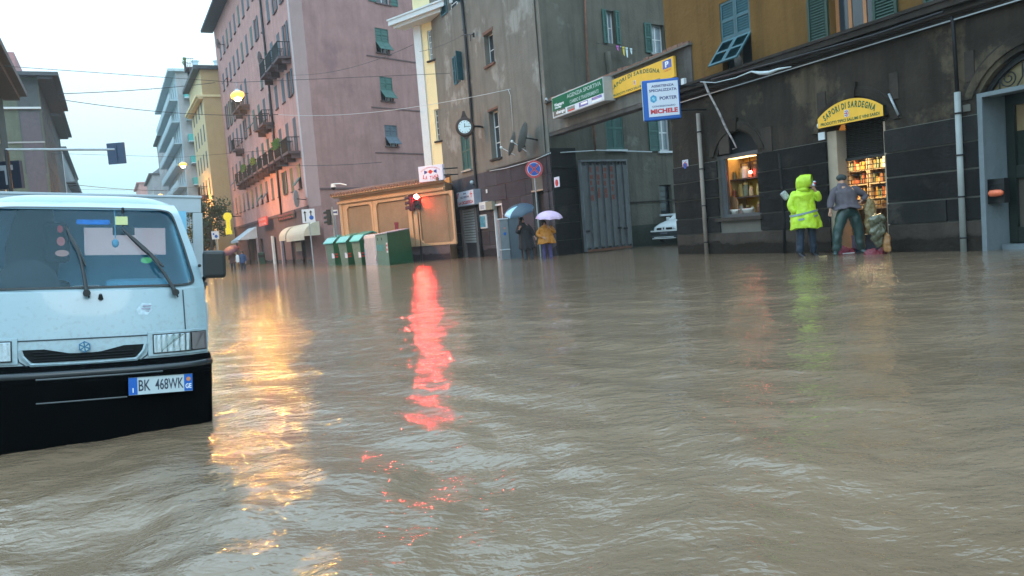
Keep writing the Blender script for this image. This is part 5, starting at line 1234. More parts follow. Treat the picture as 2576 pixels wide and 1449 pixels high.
q = S.rect(699, 742, 534, 552, -.1); t = flat_sign(S, q, 'red_lettering_sign', 'mauve board with dark red lettering above the cream awnings', K['mauve_stone'], txt=['RISTORANTE', 'PIZZERIA'], tm=mat('dull_red_txt', (.28, .05, .06), .5, var=0))
flat_sign(S, S.rect(744, 758, 610, 632, -.05), 'menu_board', 'small pale menu board between two dark doors', K['beige'], off=-.05, th=.04, cat='notice board')
# arrow sign
p_ = at(776, 543, 52); t = thing('lane_arrow_sign', 'white lane sign with black arrows and a blue roundel before the pink corner', 'sign', (p_.x, p_.y, p_.z), R(0)); s_ = 52 / FPX; w_, h_ = 32 * s_, 34 * s_
b = MB(); b.box(-w_ / 2, w_ / 2, 0, .03, -h_ / 2, h_ / 2); b.build('sign_panel', mat('white_panel', (.62, .66, .70), .5, var=.04), t)
def arrow(b, cx, z0_, z1_, wd): b.box(cx - wd * .2, cx + wd * .2, -.006, 0, z0_, z1_ - wd * .7); b.prism([(cx - wd * .6, z1_ - wd * .8), (cx + wd * .6, z1_ - wd * .8), (cx, z1_)], -.007, 0)
b = MB(); arrow(b, -w_ * .26, -h_ * .4, h_ * .38, w_ * .22); arrow(b, w_ * .2, -h_ * .2, h_ * .4, w_ * .22); b.build('arrows', K['black'], t)
b = MB(); b.disc((w_ * .22, -h_ * .14), w_ * .17, -.012, th=.006); b.build('blue_roundel', K['blue_sign'], t); b = MB(); b.tube([(0, .06, -p_.z - .4), (0, .06, h_ * .5)], .04); b.build('post', K['galv'], t)
# key sign
q = S.rect(566, 582, 537, 590, -2.6)
ks = S.uv(574, 562, -2.6); t = wthing(S, 'key_shaped_sign', 'yellow key shaped locksmith sign hanging near the tan wall', 'sign', ks[0], -2.6, ks[1]); t.rotation_euler = (0, 0, R(12)); dk = S.pt(ks[0], -2.6).y / FPX; h_ = 55 * dk; r_ = 10.5 * dk
b = MB(); b.disc((0, h_ / 2 - r_), r_, 0, n=16, th=.12, sz=1.0); b.box(-r_ * .5, r_ * .5, 0, .12, -h_ / 2 + r_ * .4, h_ / 2 - r_ * 1.8); b.box(-r_ * .8, r_ * .7, 0.01, .11, -h_ / 2, -h_ / 2 + r_ * .9); b.box(-r_ * .8, -r_ * .4, .01, .11, -h_ / 2 + r_, -h_ / 2 + r_ * 1.6)
b.build('key_panel', mat('acid_yellow', (.75, .72, .03), .5, var=.1, emit=(.8, .8, .05), es=.08), t); b = MB(); b.tube([(r_ * .5, .06, h_ * .3), (r_ + .8, .5, h_ * .3)], .04); b.build('bracket', K['iron'], t)

# ================================================================== YELLOW BUILDING
YW = Wall(S.pt(far, -1.9), S.d)
yb = wthing(YW, 'yellow_building', 'tall yellow building with tan side strip stepping out beyond the pink building', 'building')
ytop = YW.uv(530, 114)[1]; ylen = -14.0; ycz = YW.uv(500, 262)[1]
ops = []
for k in range(7):
    for i in range(4):
        c = -2.2 - i * 3.1; ops.append((c - .45, c + .45, 5.2 + k * 3.0, 7.1 + k * 3.0))
ops = [o for o in ops if o[3] < ytop - .5]
mb = MB(); wall_open(mb, ylen, 0, -.5, ytop, ops, rev=.2); mb.quad((0, 0, -.5), (0, 2.2, -.5), (0, 2.2, ytop), (0, 0, ytop), 1); shell(mb, ylen, 0, 12, -.5, ytop, 0, right=False); mb.build('wall', [K['yellow'], K['tan']], yb)
for a, b_, c, d in ops:
    b = MB(); b.box(a, b_, .1, .15, c, d, 1); leaf(b, a, (a + b_) / 2, c, d, -.02, slats=0); leaf(b, (a + b_) / 2, b_, c, d, -.02, slats=0); b.build('window', [K['sh_far'], K['glass']], yb)
mb = MB(); mb.box(ylen - .5, .4, -.7, 2.2, ytop, ytop + .4); mb.build('roof_eaves', K['roof'], yb)
mb = MB(); mb.box(ylen, .12, -.75, 2.0, ycz, ycz + .25); mb.box(ylen, .05, -.55, 0, ycz - .2, ycz); mb.build('cornice', K['cream'], yb)
balcony(yb, -6, YW.uv(480, 185)[1] - .2, 2.4, plants=60, seed=5); balcony(yb, -5.4, 8.3, 2.4)
# ================================================================== PALE BLUE BUILDING WITH TEAL BALCONIES
tw0 = G(492, 672.0); dist_t = 2400.0 / 21.5
pt0 = at(492, 660, 116); TW = Wall((pt0.x, pt0.y, 0), S.d)
tb = wthing(TW, 'pale_blue_building', 'pale blue apartment building with teal balconies beyond the yellow one', 'building')
ttop = at(443, 180, 116).z; tlen = -36
ops = [(-3 - 3.6 * i - .5, -3 - 3.6 * i + .5, 6 + 3.1 * k, 8.0 + 3.1 * k) for i in range(9) for k in range(7) if 8 + 3.1 * k < ttop]
mb = MB(); wall_open(mb, tlen, 0, -.5, ttop, ops, rev=.3)
mb.quad((0, 0, -.5), (0, 14, -.5), (0, 14, ttop), (0, 0, ttop), 1); shell(mb, tlen, 0, 14, -.5, ttop, 0, right=False); mb.build('wall', [K['teal_white'], K['far_grey']], tb)
for n_, (a, b_, c, d) in enumerate(ops):
    b = MB(); b.box(a, b_, .05, .1, c, d, 1 if n_ % 3 else 0); b.build('window', [K['sh_far'], K['glass']], tb)
for k in range(7):
    z_ = 5.4 + 3.1 * k
    if z_ > ttop - 2: continue
    b = MB(); b.box(.02, 1.4, .8, 5.2, z_ - .15, z_, 0); b.box(1.34, 1.4, .8, 5.2, z_, z_ + .95, 1); b.box(.02, 1.34, .8, .86, z_, z_ + .95, 1); b.box(.0, .04, 2, 3.2, z_, z_ + 2.2, 2); b.build('side_balcony', [K['teal_white'], K['teal'], K['glass']], tb)
    b = MB(); b.box(tlen, -1, -1.1, 0, z_ - .15, z_, 0); b.box(tlen, -1, -1.1, -1.04, z_ + .1, z_ + .9, 0); b.build('long_balcony', [K['teal_white']], tb)
mb = MB(); mb.box(tlen - .6, .5, -1.0, 14, ttop, ttop + .35); mb.build('roof', K['teal_white'], tb)
for i, (x, y) in enumerate(((-1.5, 3), (-1.2, 6))): b = MB(); b.tube([(x, y, ttop + .3), (x, y, ttop + 1.6), (x, y, ttop + 1.9)], [.4, .4, .6], 0, 10); b.build('chimney', K['teal_white'], tb)
# ================================================================== FAR BUILDINGS OF THE RIGHT SIDE
def far_block(name, lab, px, D, ht_px, ln, dep, m, roofm, seed, nf=6, gap=3.4, right_off=0, W0=S):
    p = at(px, 660, D); W_ = Wall((p.x, p.y, 0), W0.d); zt = at(px - 30, ht_px, D).z if D else 10
    t = wthing(W_, name, lab, 'building'); ops = []
    n = int(ln / gap)
    for i in range(n):
        for k in range(nf):
            z0_ = 5 + 3.1 * k
            if z0_ + 2.2 < zt: ops.append((-ln + gap * (i + .5) - .5, -ln + gap * (i + .5) + .5, z0_, z0_ + 1.9))
    b = MB(); wall_open(b, -ln, 0, -.5, zt, ops, rev=.25); shell(b, -ln, 0, dep, -.5, zt, 0); b.build('wall', m, t)
    for a, b_, c, d in ops: q = MB(); q.box(a, b_, .05, .1, c, d); q.build('window', K['sh_far'], t)
    q = MB(); q.box(-ln - .4, .4, -.7, dep, zt, zt + .35); q.build('roof', roofm, t)
    return t, W_, zt
far_block('distant_grey_building', 'narrow grey building far down the street beyond the pale blue one', 443, 158, 335, 20, 12, K['far_grey'], K['roof'], 1, 7)
t, W_, zt = far_block('distant_hipped_house', 'small distant house with a dark sloping roof closing the right side of the street', 407, 185, 440, 30, 12, K['far_grey'], K['roof'], 2, 5)
b = MB(); b.add([(-30, 0, zt + .3), (0, 0, zt + .3), (0, 12, zt + .3), (-30, 12, zt + .3), (-24, 6, zt + 5), (-6, 6, zt + 5)], [(0, 1, 5, 4), (1, 2, 5), (2, 3, 4, 5), (3, 0, 4)]); b.build('hipped_roof', K['roof'], t)
far_block('distant_pink_house', 'low pinkish house at the very far end of the street', 372, 235, 462, 30, 14, K['pink'], K['roof_pink'], 3, 5)
# ================================================================== LEFT SIDE OF THE STREET
def left_block(name, lab, ua, ub, zt, m, dep=10, mside=None, eave=1.0, nf=3, gap=3.0, off=0, eavm='roof', z0w=5.0, bal=False, face=None, wm='sh_far', lean=0):
    t = wthing(LW, name, lab, 'building', ua, off, 0); ln = ub - ua; ops = []
    n = max(1, int(ln / gap))
    for i in range(n):
        for k in range(nf):
            z0_ = z0w + 3.2 * k
            if z0_ + 2.4 < zt: ops.append((gap * (i + .5) - .5, gap * (i + .5) + .5, z0_, z0_ + 2.0))
    b = MB(); wall_open(b, 0, ln, -.5, zt, ops, rev=.2); b.quad((0, dep, -.5), (0, 0, -.5), (0, 0, zt), (0, dep, zt), 1 if mside else 0); shell(b, 0, ln, dep, -.5, zt, 0, left=False); b.build('wall', [m, mside or m], t)
    for a, b_, c, d in ops: q = MB(); q.box(a, b_, .03, .1, c, d); q.build('window', K[wm], t)
    q = MB(); q.box(-eave * .6, ln + eave * .6, -eave, dep, zt, zt + .3); q.box(-eave * .4, ln + eave * .4, -eave * .7, 0, zt - .25, zt); q.build('roof_eaves', K[eavm], t)
    if bal:
        for k in range(1, nf):
            z_ = 4.6 + 3.2 * k
            if z_ < zt - 2:
                for i in range(n): q = MB(); c_ = gap * (i + .5); q.box(c_ - 1.1, c_ + 1.1, -1.3, 0, z_ - .2, z_, 0); q.box(c_ - 1.1, c_ + 1.1, -1.3, -1.25, z_, z_ + .95, 0); q.build('balcony', K['left_b'], t)
    return t, ops
za_ = at(62, 212, 41).z
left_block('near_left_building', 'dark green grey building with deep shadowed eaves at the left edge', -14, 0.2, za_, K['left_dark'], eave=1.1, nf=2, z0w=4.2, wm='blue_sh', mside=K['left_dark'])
bp0 = at(150, 660, 69); ubb = (bp0 - LW.O).dot(LW.d); offb = (bp0 - LW.O).dot(LW.n)
zb_ = at(150, 190, 69).z
t, _ = left_block('taupe_left_building', 'taupe and olive building with a pink roof terrace on the left side', ubb, ubb + 16, zb_, K['left_b'], dep=16, eave=1.6, nf=6, mside=K['left_olive'], off=offb)
b = MB(); b.box(.1, 10, 1.5, 14, zb_ + .3, zb_ + 2.1); b.build('roof_terrace_room', K['roof_pink'], t)
# coloured bands of its near side wall
def sidebox(t, y0, y1, z0_, z1_, m, pr=.06, nm='side_panel'): q = MB(); q.box(-pr, 0, y0, y1, z0_, z1_); q.build(nm, m, t)
zz = lambda y: at(110, y, 67).z
sidebox(t, .1, 1.7, zz(430), zz(185), K['left_b'], .05); sidebox(t, 1.9, 5.2, zz(225), zz(190), mat('mauve_attic', (.2, .16, .18), .8), .04); sidebox(t, 0, 5.6, zz(262), zz(257), K['white_trim'], .25, 'ledge'); sidebox(t, 0, 5.6, zz(350), zz(346), K['far_grey'], .1, 'ledge'); sidebox(t, 0.2, 1.6, zz(480), zz(270), mat('mauve_strip', (.11, .095, .11), .8), .07)
ucc = (at(172, 660, 92) - LW.O).dot(LW.d); zc_t = at(185, 283, 92).z
left_block('grey_left_building', 'shaded grey building stepping down behind the taupe one', ucc, ucc + 18, zc_t, K['left_b'], dep=12, eave=1.4, nf=6, off=(at(172, 660, 92) - LW.O).dot(LW.n))
udd = (at(190, 660, 122) - LW.O).dot(LW.d)
left_block('balconied_left_building', 'distant left building with stacked balconies catching the sky', udd, udd + 50, at(205, 370, 122).z, K['far_grey'], dep=12, eave=.6, nf=7, bal=True, off=(at(190, 660, 122) - LW.O).dot(LW.n), gap=4)
# T sign
q = LW.uv(22, 438, -1.2); p_ = at(20, 440, 33.5); t = thing('tobacconist_sign', 'dark blue box sign with a big pale T at the left edge', 'sign', p_, R(4)); s_ = 33.5 / FPX
b = MB(); b.box(-40 * s_, 30 * s_, 0, .25, -34 * s_, 34 * s_); b.build('sign_box', mat('midnight_box', (.012, .02, .045), .4, var=0), t); b = MB(); put_text(b, 'T', -18 * s_, 14 * s_, -24 * s_, 24 * s_, -.006, bold=.06); b.build('lettering', mat('pale_T', (.32, .38, .44), .5, var=0), t)
b = MB(); b.tube([(-30 * s_, .1, 0), (-60 * s_, .8, 0)], .05); b.build('bracket', K['iron'], t)
# gantry with sign back
p0 = at(48, 640, 30); zt = at(45, 374, 30).z
t = thing('gantry_pole', 'thin mast with a long horizontal arm carrying a dark road sign panel over the street', 'sign gantry', (p0.x, p0.y, -.4)); 
pe = at(290, 376, 30); b = MB(); b.tube([(0, 0, 0), (0, 0, zt + .4)], [.1, .07]); b.build('mast', K['iron'], t); b = MB(); b.tube([(0, 0, zt + .4), (pe.x - p0.x, pe.y - p0.y, pe.z + .4)], .045); b.build('arm', K['galv'], t)
b = MB(); s_ = 30 / FPX; b.box(-22 * s_, 22 * s_, -.02, .02, -27 * s_, 25 * s_); b.box(-2 * s_, 2 * s_, -.05, -.02, -20 * s_, 20 * s_); 
pp = at(293, 385, 30); b.xf(Matrix.Translation((pp.x - p0.x, pp.y - p0.y, pp.z + .4))); b.build('sign_panel', mat('navy_sign_back', (.03, .055, .11), .5, var=.1), t)
# ================================================================== TREES FAR DOWN THE STREET
def tree(name, lab, base, h, rad, seed, nleaf=2600):
    rs = random.Random(seed); t = thing(name, lab, 'tree', base)
    b = MB(); b.tube([(0, 0, 0), (.1, 0, h * .35), (0, .1, h * .6)], [.22, .16, .1]); 
    for k in range(7):
        a = k * 2.4; b.tube([(0.05, 0, h * (.35 + .03 * k)), (rad * .5 * math.cos(a), rad * .5 * math.sin(a), h * (.6 + .04 * k))], [.08, .03], 0, 6)
    b.build('trunk', K['bark'], t)
    cl = [(rad * rs.uniform(.1, .75) * math.cos(a), rad * rs.uniform(.1, .75) * math.sin(a), h * rs.uniform(.45, .9), rad * rs.uniform(.25, .5)) for a in [rs.uniform(0, 6.28) for _ in range(16)]]
    b = MB()
    for _ in range(nleaf):
        c = rs.choice(cl); v = Vector((rs.gauss(0, 1), rs.gauss(0, 1), rs.gauss(0, 1))).normalized() * c[3] * rs.uniform(.4, 1.1)
        p = Vector(c[:3]) + v; s_ = rs.uniform(.08, .2); e1 = Vector((rs.gauss(0, 1), rs.gauss(0, 1), rs.gauss(0, .6))).normalized() * s_; e2 = Vector((rs.gauss(0, 1), rs.gauss(0, 1), rs.gauss(0, 1))).normalized() * s_
        b.add([p - e1, p + e2 * .7, p + e1, p - e2 * .7], [(0, 1, 2, 3)])
    b.build('crown', K['leaf'], t); return t
tree('street_tree', 'leafy tree beside the tan strip of the yellow building', at(536, 662, 84).xy.to_3d() + Vector((0, 0, -.4)), 8.0, 2.4, 3)
tree('street_tree', 'smaller dark tree beyond the truck bed in front of the pale blue building', at(516, 664, 92).xy.to_3d() + Vector((0, 0, -.4)), 5.6, 2.0, 4)
b_ = at(549, 662, 80); t = thing('small_road_sign', 'small white road sign on a post beside the far tree', 'sign', (b_.x, b_.y, -.4)); z_ = at(549, 591, 80).z + .4; s_ = 80 / FPX
b = MB(); b.box(-9 * s_, 9 * s_, 0, .05, z_ - 10 * s_, z_ + 10 * s_); b.build('sign_panel', K['white_paint'], t); b = MB(); b.tube([(0, .08, 0), (0, .08, z_ + .3)], .05); b.build('post', K['galv'], t); b = MB(); b.disc((2 * s_, z_ - 3 * s_), 4 * s_, -.01, th=.01); b.disc((-4 * s_, z_ + 3 * s_), 2.5 * s_, -.01, th=.01); b.build('blue_symbol', K['blue_sign'], t)
# ================================================================== STREET LAMPS HUNG OVER THE STREET
def street_lamp(px, py, D, lab, es):
    p = at(px, py, D); t = thing('hanging_street_lamp', lab, 'street lamp', p, S.ang, 'sodium lamps hung over the street')
    b = MB(); b.loft([[(rx * math.cos(a), ry * math.sin(a), z) for a in [2 * math.pi * k / 16 for k in range(16)]] for rx, ry, z in ((.30, .14, .04), (.36, .17, .0), (.34, .16, .12), (.16, .1, .22), (.05, .05, .26))]); b.tube([(0, 0, .2), (0, 0, .55)], .02); b.build('lamp_housing', K['galv'], t, smooth=True)
    b = MB(); b.ball((0, 0, -.03), .66, .30, .17, 0, 32, 16); o = b.build('lamp_glare', emat('sodium_glare', (1.0, .46, .11), 1.8), t, smooth=True)  # glowing ellipsoid enlarged to imitate the glare around the lamp
    b = MB(); b.ball((0, 0, -.20), .22, .13, .08, 0, 24, 12); o = b.build('lamp_bulb', emat('sodium_light', (1.0, .40, .065), es), t, smooth=True)
    # suspension wires to the facades
    b = MB(); a1 = Matrix.Rotation(-S.ang, 3, 'Z')
    span = 9.0
    b.tube([(0, -span * 1.0, 1.1), (0, 0, .55), (0, span * 1.3, 1.2)], .012, 0, 5); b.build('suspension_wire', K['cable'], t)
    return t
street_lamp(597, 238, 37, 'nearest glowing orange street lamp, hung in front of the pink building', 4500)
street_lamp(460, 413, 64, 'second glowing orange street lamp, hung in front of the pale blue building', 6000)
street_lamp(403, 491, 92, 'farthest glowing orange street lamp, just above the truck bed rail', 9000)
def span_cable(lab, a, b_, sag, r=.014, m='cable', name='overhead_cable'):
    a, b_ = Vector(a), Vector(b_); pts = []
    for k in range(17):
        q = k / 16; p = a.lerp(b_, q); p.z -= sag * 4 * q * (1 - q); pts.append(p)
    b = MB(); b.tube(pts, r, 0, 5); o = b.build(name, K[m], smooth=True); return tag(o, lab, 'cable', 'cables spanning the street')
span_cable('dark cable spanning from the taupe left building to the yellow building', at(150, 236, 60), at(540, 208, 84), .15, .03)
span_cable('thin dark cable crossing below the nearest street lamp to the pink facade', at(150, 250, 45), at(700, 288, 58), .35, .02)
span_cable('pale cable crossing in front of the pink and cream buildings to the grey tenement', at(700, 288, 58), at(1284, 224, 34), .45, .012, 'cable_l')
span_cable('low thin cable crossing the street behind the truck', at(200, 466, 60), at(430, 480, 70), .1, .02)
span_cable('thin cable rising across the mauve side face of the pink building', at(712, 188, 55), at(1040, 112, 42), .5, .012)
span_cable('cable looping along the pink facade under the second floor', at(700, 416, 56), at(960, 408, 50), .1, .018)
span_cable('thin cable from the cream building to the grey tenement at cornice height', at(1055, 130, 43), at(1165, 88, 35.6), .1, .012)
# ================================================================== TRAFFIC SIGNALS
tp = G(1062, 656); s_ = tp.y / FPX
t = thing('traffic_signal', 'black traffic signal on a dark pole with its red light glowing, before the peach building', 'traffic light', (tp.x, tp.y, -.47), R(0))
hz = at(1048, 494, tp.y)
b = MB(); b.tube([(0, .12, 0), (0, .12, at(1052, 535, tp.y).z + .47)], .085); b.build('pole', mat('maroon_pole', (.012, .006, .008), .6), t)
def signal_head(b, cx, cy, ztop, face=(0, -1), s=.25, n=3, vis=True):
    ang = math.atan2(face[0], -face[1]); i0 = len(b.v)
    b.box(-.15, .15, 0, .2, ztop - n * s - .03, ztop + .03)
    for k in range(n):
        zc = ztop - s * (k + .5)
        A = [(.115 * math.cos(a), .115 * math.sin(a)) for a in [R(-20) + R(220) * q / 14 for q in range(15)]]
        for q in range(14): b.quad((A[q][0], 0, zc + A[q][1]), (A[q + 1][0], 0, zc + A[q + 1][1]), (A[q + 1][0], -.2, zc + A[q + 1][1] - .03), (A[q][0], -.2, zc + A[q][1] - .03))
    b.xf(Matrix.Translation((cx, cy, 0)) @ Matrix.Rotation(ang, 4, 'Z'), i0)
lx = hz.x - tp.x; lzz = hz.z + .47
HB = mat('red_washed_housing', (.06, .008, .012), .4, var=0)  # red glow of the lens put into the dark housing colour
b = MB(); signal_head(b, lx, -.05, lzz + .125, (0, -1)); b.build('signal_head', HB, t)
b = MB(); signal_head(b, lx - .42, .05, lzz + .06, (-1, -.25)); b.build('side_signal_head', HB, t)
b = MB(); b.box(lx - .45, 0.03, .05, .1, lzz - .66, lzz - .60); b.box(lx - .45, .03, .05, .1, lzz + .08, lzz + .12); b.build('bracket', K['iron'], t)
b = MB(); b.disc((lx, lzz), .105, -.075, n=24, th=.02); b.build('red_lens', emat('red_light', (1.0, .045, .03), 2600), t)
b = MB(); b.disc((lx, lzz - .25), .1, -.07, n=20, th=.015); b.build('amber_lens', mat('dark_amber', (.12, .03, .01), .2, var=0), t)
b = MB(); b.disc((lx, lzz - .5), .1, -.07, n=20, th=.015); b.build('green_lens', mat('dark_green_lens', (.01, .05, .03), .2, var=0), t)
p_ = at(824, 547, 47); t = thing('side_traffic_signal', 'black traffic signal seen from the side before the chamfered pink corner', 'traffic light', (p_.x, p_.y, -.47)); zt_s = p_.z + .47
b = MB(); signal_head(b, 0, 0, zt_s + .42, (-1, .1), s=.28); b.build('signal_head', mat('signal_black', (.012, .018, .016), .5, var=0), t); b = MB(); b.tube([(.3, .05, 0), (.3, .05, zt_s + .6)], .05); b.box(.1, .3, .03, .07, zt_s - .3, zt_s - .26); b.build('pole', K['galv'], t)
p_ = at(841, 534, 48); t = thing('direction_sign', 'small white direction sign behind the side traffic signal', 'sign', (p_.x, p_.y, -.47)); z_ = p_.z + .47; s_ = 48 / FPX
b = MB(); b.box(-9 * s_, 8 * s_, 0, .04, z_ - 7 * s_, z_ + 6 * s_); b.build('sign_panel', K['white_paint'], t); b = MB(); b.box(-6 * s_, 5 * s_, -.004, 0, z_ - .05, z_ + .05); b.prism([(5 * s_, z_ - .12), (7.5 * s_, z_), (5 * s_, z_ + .12)], -.004, 0); b.build('arrow', K['navy_txt'], t); b = MB(); b.tube([(0, .06, 0), (0, .06, z_ + .1)], .04); b.build('post', K['galv'], t)
# ================================================================== BINS
def foot(a, b__, c): return G(*a), G(*b__), G(*c)
def bin_from(fl, fc, fr, zt, name, lab, group=None, width=None):
    """fl, fc, fr: ground points of front-left, near corner and far right corner"""
    t = thing(name, lab, 'bin', (fc.x, fc.y, -.35), 0, group); A = fl - fc; B = fr - fc; return t, Vector((A.x, A.y, 0)), Vector((B.x, B.y, 0))
BL = [((824, 668), (843, 667), 815, 587.5, 'leftmost of the three green wheeled bins with teal lids, nearest the pink corner'), ((857, 668), (876, 667), 846, 583, 'middle of the three green wheeled bins with teal lids'), ((891, 668), (910, 667), 881, 579, 'right one of the three green wheeled bins with teal lids, touching the white container')]
for (fl_, fc_, lx_, yt_, lab) in BL:
    fl, fc = G(*fl_), G(*fc_); A = fl - fc; A.z = 0; ex = A.normalized(); wid = A.length
    ey = Vector((.62, .78, 0)).normalized(); dl = 1.15
    t = thing('wheeled_bin', lab, 'bin', (fc.x, fc.y, -.35), 0, 'green wheeled bins by the peach building')
    h = 1.62 + .35; b = MB()
    def q(u, v, z): 
        p = ex * u + ey * v; return (p.x, p.y, z)
    W0_ = wid
    b.loft([[q(.08, .1, 0), q(W0_ - .08, .1, 0), q(W0_ - .08, dl - .1, 0), q(.08, dl - .1, 0)], [q(-.05, 0, h - .35), q(W0_ + .05, 0, h - .35), q(W0_ + .05, dl, h - .05), q(-.05, dl, h - .05)]], 0)
    for k in range(1): pass
    b.build('bin_body', [K['bin']], t, fixn=True)
    b = MB(); b.add([q(.06, .085, .05), q(W0_ - .06, .085, .05), q(W0_ - .02 + .04, -.03, h - .38), q(-.02, -.03, h - .38)], [(0, 1, 2, 3)]); b.build('bin_front', K['bin_l'], t)
    b = MB(); b.loft([[q(-.1, -.12, h - .36), q(W0_ + .1, -.12, h - .36), q(W0_ + .1, -.10, h - .30), q(-.1, -.10, h - .30)], [q(-.1, .25, h - .12), q(W0_ + .1, .25, h - .12), q(W0_ + .1, .25, h - .02), q(-.1, .25, h - .02)], [q(-.1, dl * .75, h + .08), q(W0_ + .1, dl * .75, h + .08), q(W0_ + .1, dl * .75, h + .14), q(-.1, dl * .75, h + .14)], [q(-.08, dl + .05, h - .02), q(W0_ + .08, dl + .05, h - .02), q(W0_ + .08, dl + .05, h + .06), q(-.08, dl + .05, h + .06)]]); b.build('lid', K['bin_lid'], t, fixn=True)
    b = MB(); b.add([q(.0, .02, .75), q(.0, .02, 1.05), q(W0_ * .3, .0, 1.05), q(W0_ * .3, .0, .75)], [(3, 2, 1, 0)]); o = b.build('reflective_marker', K['sign_white'], t)
    b = MB(); 
    for z in (.78, .93): b.add([q(-.035, .05, z), q(-.035, .25, z), q(-.035, .25, z + .09), q(-.035, .05, z + .09)], [(0, 1, 2, 3)])
    b.build('red_marker', mat('marker_red', (.5, .06, .05), .5), t)
# white container
fl, fc = G(919, 667), G(949, 667.5); A = fl - fc; A.z = 0; wid = A.length; ex = A.normalized(); ey = Vector((.55, .83, 0)).normalized(); h = at(935, 589, fc.y).z + .35
t = thing('white_container', 'white rounded collection container between the green bins and the big green box', 'bin', (fc.x, fc.y, -.35))
def rr_ring(z, ins, n=5):
    pts = []; w_, d_ = wid, 1.3; r = .16
    for cx, cy, a0 in ((w_ - r - ins, d_ - r - ins, 0), (r + ins, d_ - r - ins, 90), (r + ins, r + ins, 180), (w_ - r - ins, r + ins, 270)):
        for k in range(n): a = R(a0 + 90 * k / (n - 1)); p = ex * (cx + r * math.cos(a)) + ey * (cy + r * math.sin(a)); pts.append((p.x, p.y, z))
    return pts
b = MB(); b.loft([rr_ring(0, 0), rr_ring(h - .18, 0), rr_ring(h - .05, .03), rr_ring(h, .12)]); b.build('container_body', mat('off_white_plastic', (.42, .44, .50), .4, var=.12, coat=.2), t, smooth=False, fixn=True)
def onf(u0, u1, z0_, z1_, m, nm, off=-.012):
    b = MB(); a = ex * (wid - u0) + ey * off; c = ex * (wid - u1) + ey * off; b.add([(a.x, a.y, z0_), (c.x, c.y, z0_), (c.x, c.y, z1_), (a.x, a.y, z1_)], [(0, 1, 2, 3)]); b.build(nm, m, t)
onf(.14, .26, h - .42, h - .2, K['dark'], 'slot'); onf(.12, .3, h * .45, h * .62, mat('blue_label', (.12, .35, .5), .5), 'blue_label'); onf(wid - .16, wid - .05, .5, .85, K['sign_white'], 'marker'); onf(wid - .14, wid - .07, .55, .65, K['red'], 'red_marker', -.016)
# big green box
fl, fc, fr = G(951, 667.5), G(980.5, 667.5), G(1041, 659); t = thing('green_recycling_box', 'large green rectangular recycling container with a slanted grey top beside the traffic signal', 'bin', (fc.x, fc.y, -.35))
A = fl - fc; B = fr - fc; A.z = B.z = 0; zl = at(952, 591, fl.y).z + .35; zc_2 = at(976, 586.5, fc.y).z + .35; zr3 = at(1030, 576, fr.y).z + .35
def V3(p, z): return (p.x, p.y, z)
O_ = Vector((0, 0, 0)); D_ = A + B
b = MB(); vs = [V3(A, 0), V3(O_, 0), V3(B, 0), V3(D_, 0), V3(A, zl), V3(O_, zc_2), V3(B * .93, zr3), V3(D_ - B * .05, zr3)]
b.add(vs, [(0, 1, 5, 4)], 0); b.add(vs, [(1, 2, 6, 5)], 1); b.add(vs, [(2, 3, 7, 6), (3, 0, 4, 7)], 1); b.build('box_body', [mat('grey_green_face', (.09, .19, .17), .5, var=.15), K['bin']], t)
b = MB(); up = Vector((0, 0, .05)); b.loft([[Vector(v) + Vector((0, 0, .003)) for v in (V3(A * 1.05 - B * .02, zl), V3(-B * .02 - A * .04, zc_2), V3(B * .96, zr3), V3(D_ * .98, zr3))], [Vector(v) + up for v in (V3(A * 1.05 - B * .02, zl), V3(-B * .02 - A * .04, zc_2), V3(B * .96, zr3), V3(D_ * .98, zr3))]]); b.build('top_cover', mat('pale_top', (.40, .42, .48), .5, var=.3, scale=5), t, fixn=True)
ea = A.normalized(); eb = B.normalized(); na = Vector((ea.y, -ea.x, 0)); na = na if na.y < 0 else -na
b = MB(); o1 = na * .01
for z in (h * .72, h * .6): b.prism
for k, z in enumerate((1.02, 1.22)):
    p0 = ea * .06 + o1; p1 = ea * .22 + o1; pm = (p0 + p1) / 2
    b.add([V3(p1, z + .16), V3(pm, z + .08), V3(p0, z + .16), V3(p0, z + .06), V3(pm, z - .02), V3(p1, z + .06)], [(5, 4, 1, 0), (4, 3, 2, 1)])
b.build('chevron_marker', K['red'], t)
b = MB(); p0 = ea * .04 + o1 * .6; p1 = ea * .24 + o1 * .6; b.add([V3(p1, .95), V3(p0, .95), V3(p0, 1.42), V3(p1, 1.42)], [(0, 1, 2, 3)]); b.build('white_marker', K['sign_white'], t)
b = MB(); p0 = ea * (A.length * .35) + o1; p1 = ea * (A.length - .05) + o1; b.add([V3(p1, 1.05), V3(p0, 1.05), V3(p0, 1.35), V3(p1, 1.35)], [(0, 1, 2, 3)]); b.build('blue_label', mat('teal_label', (.05, .22, .24), .5), t)
b = MB(); 
for u in (.45, .8): p0 = ea * (A.length * u) + o1; p1 = ea * (A.length * u + .09) + o1; b.add([V3(p1, zl - .28), V3(p0, zl - .28), V3(p0, zl - .14), V3(p1, zl - .14)], [(0, 1, 2, 3)])
b.build('port', K['dark'], t)
# dark bin near shops
c_ = G(670, 662.5); t = thing('dark_green_bin', 'dark green street bin among the shopfronts of the pink building', 'bin', (c_.x, c_.y - .5, -.4), R(-25)); b = MB(); b.loft([[(x * s_, y * s_, z) for x, y in ((-.4, -.35), (.4, -.35), (.4, .35), (-.4, .35))] for s_, z in ((.85, 0), (1, 1.3), (.95, 1.45), (.5, 1.5))]); b.build('bin_body', K['green_d'], t); b = MB(); b.box(-.36, .36, -.39, -.35, 1.0, 1.25); b.build('slot', K['dark'], t)
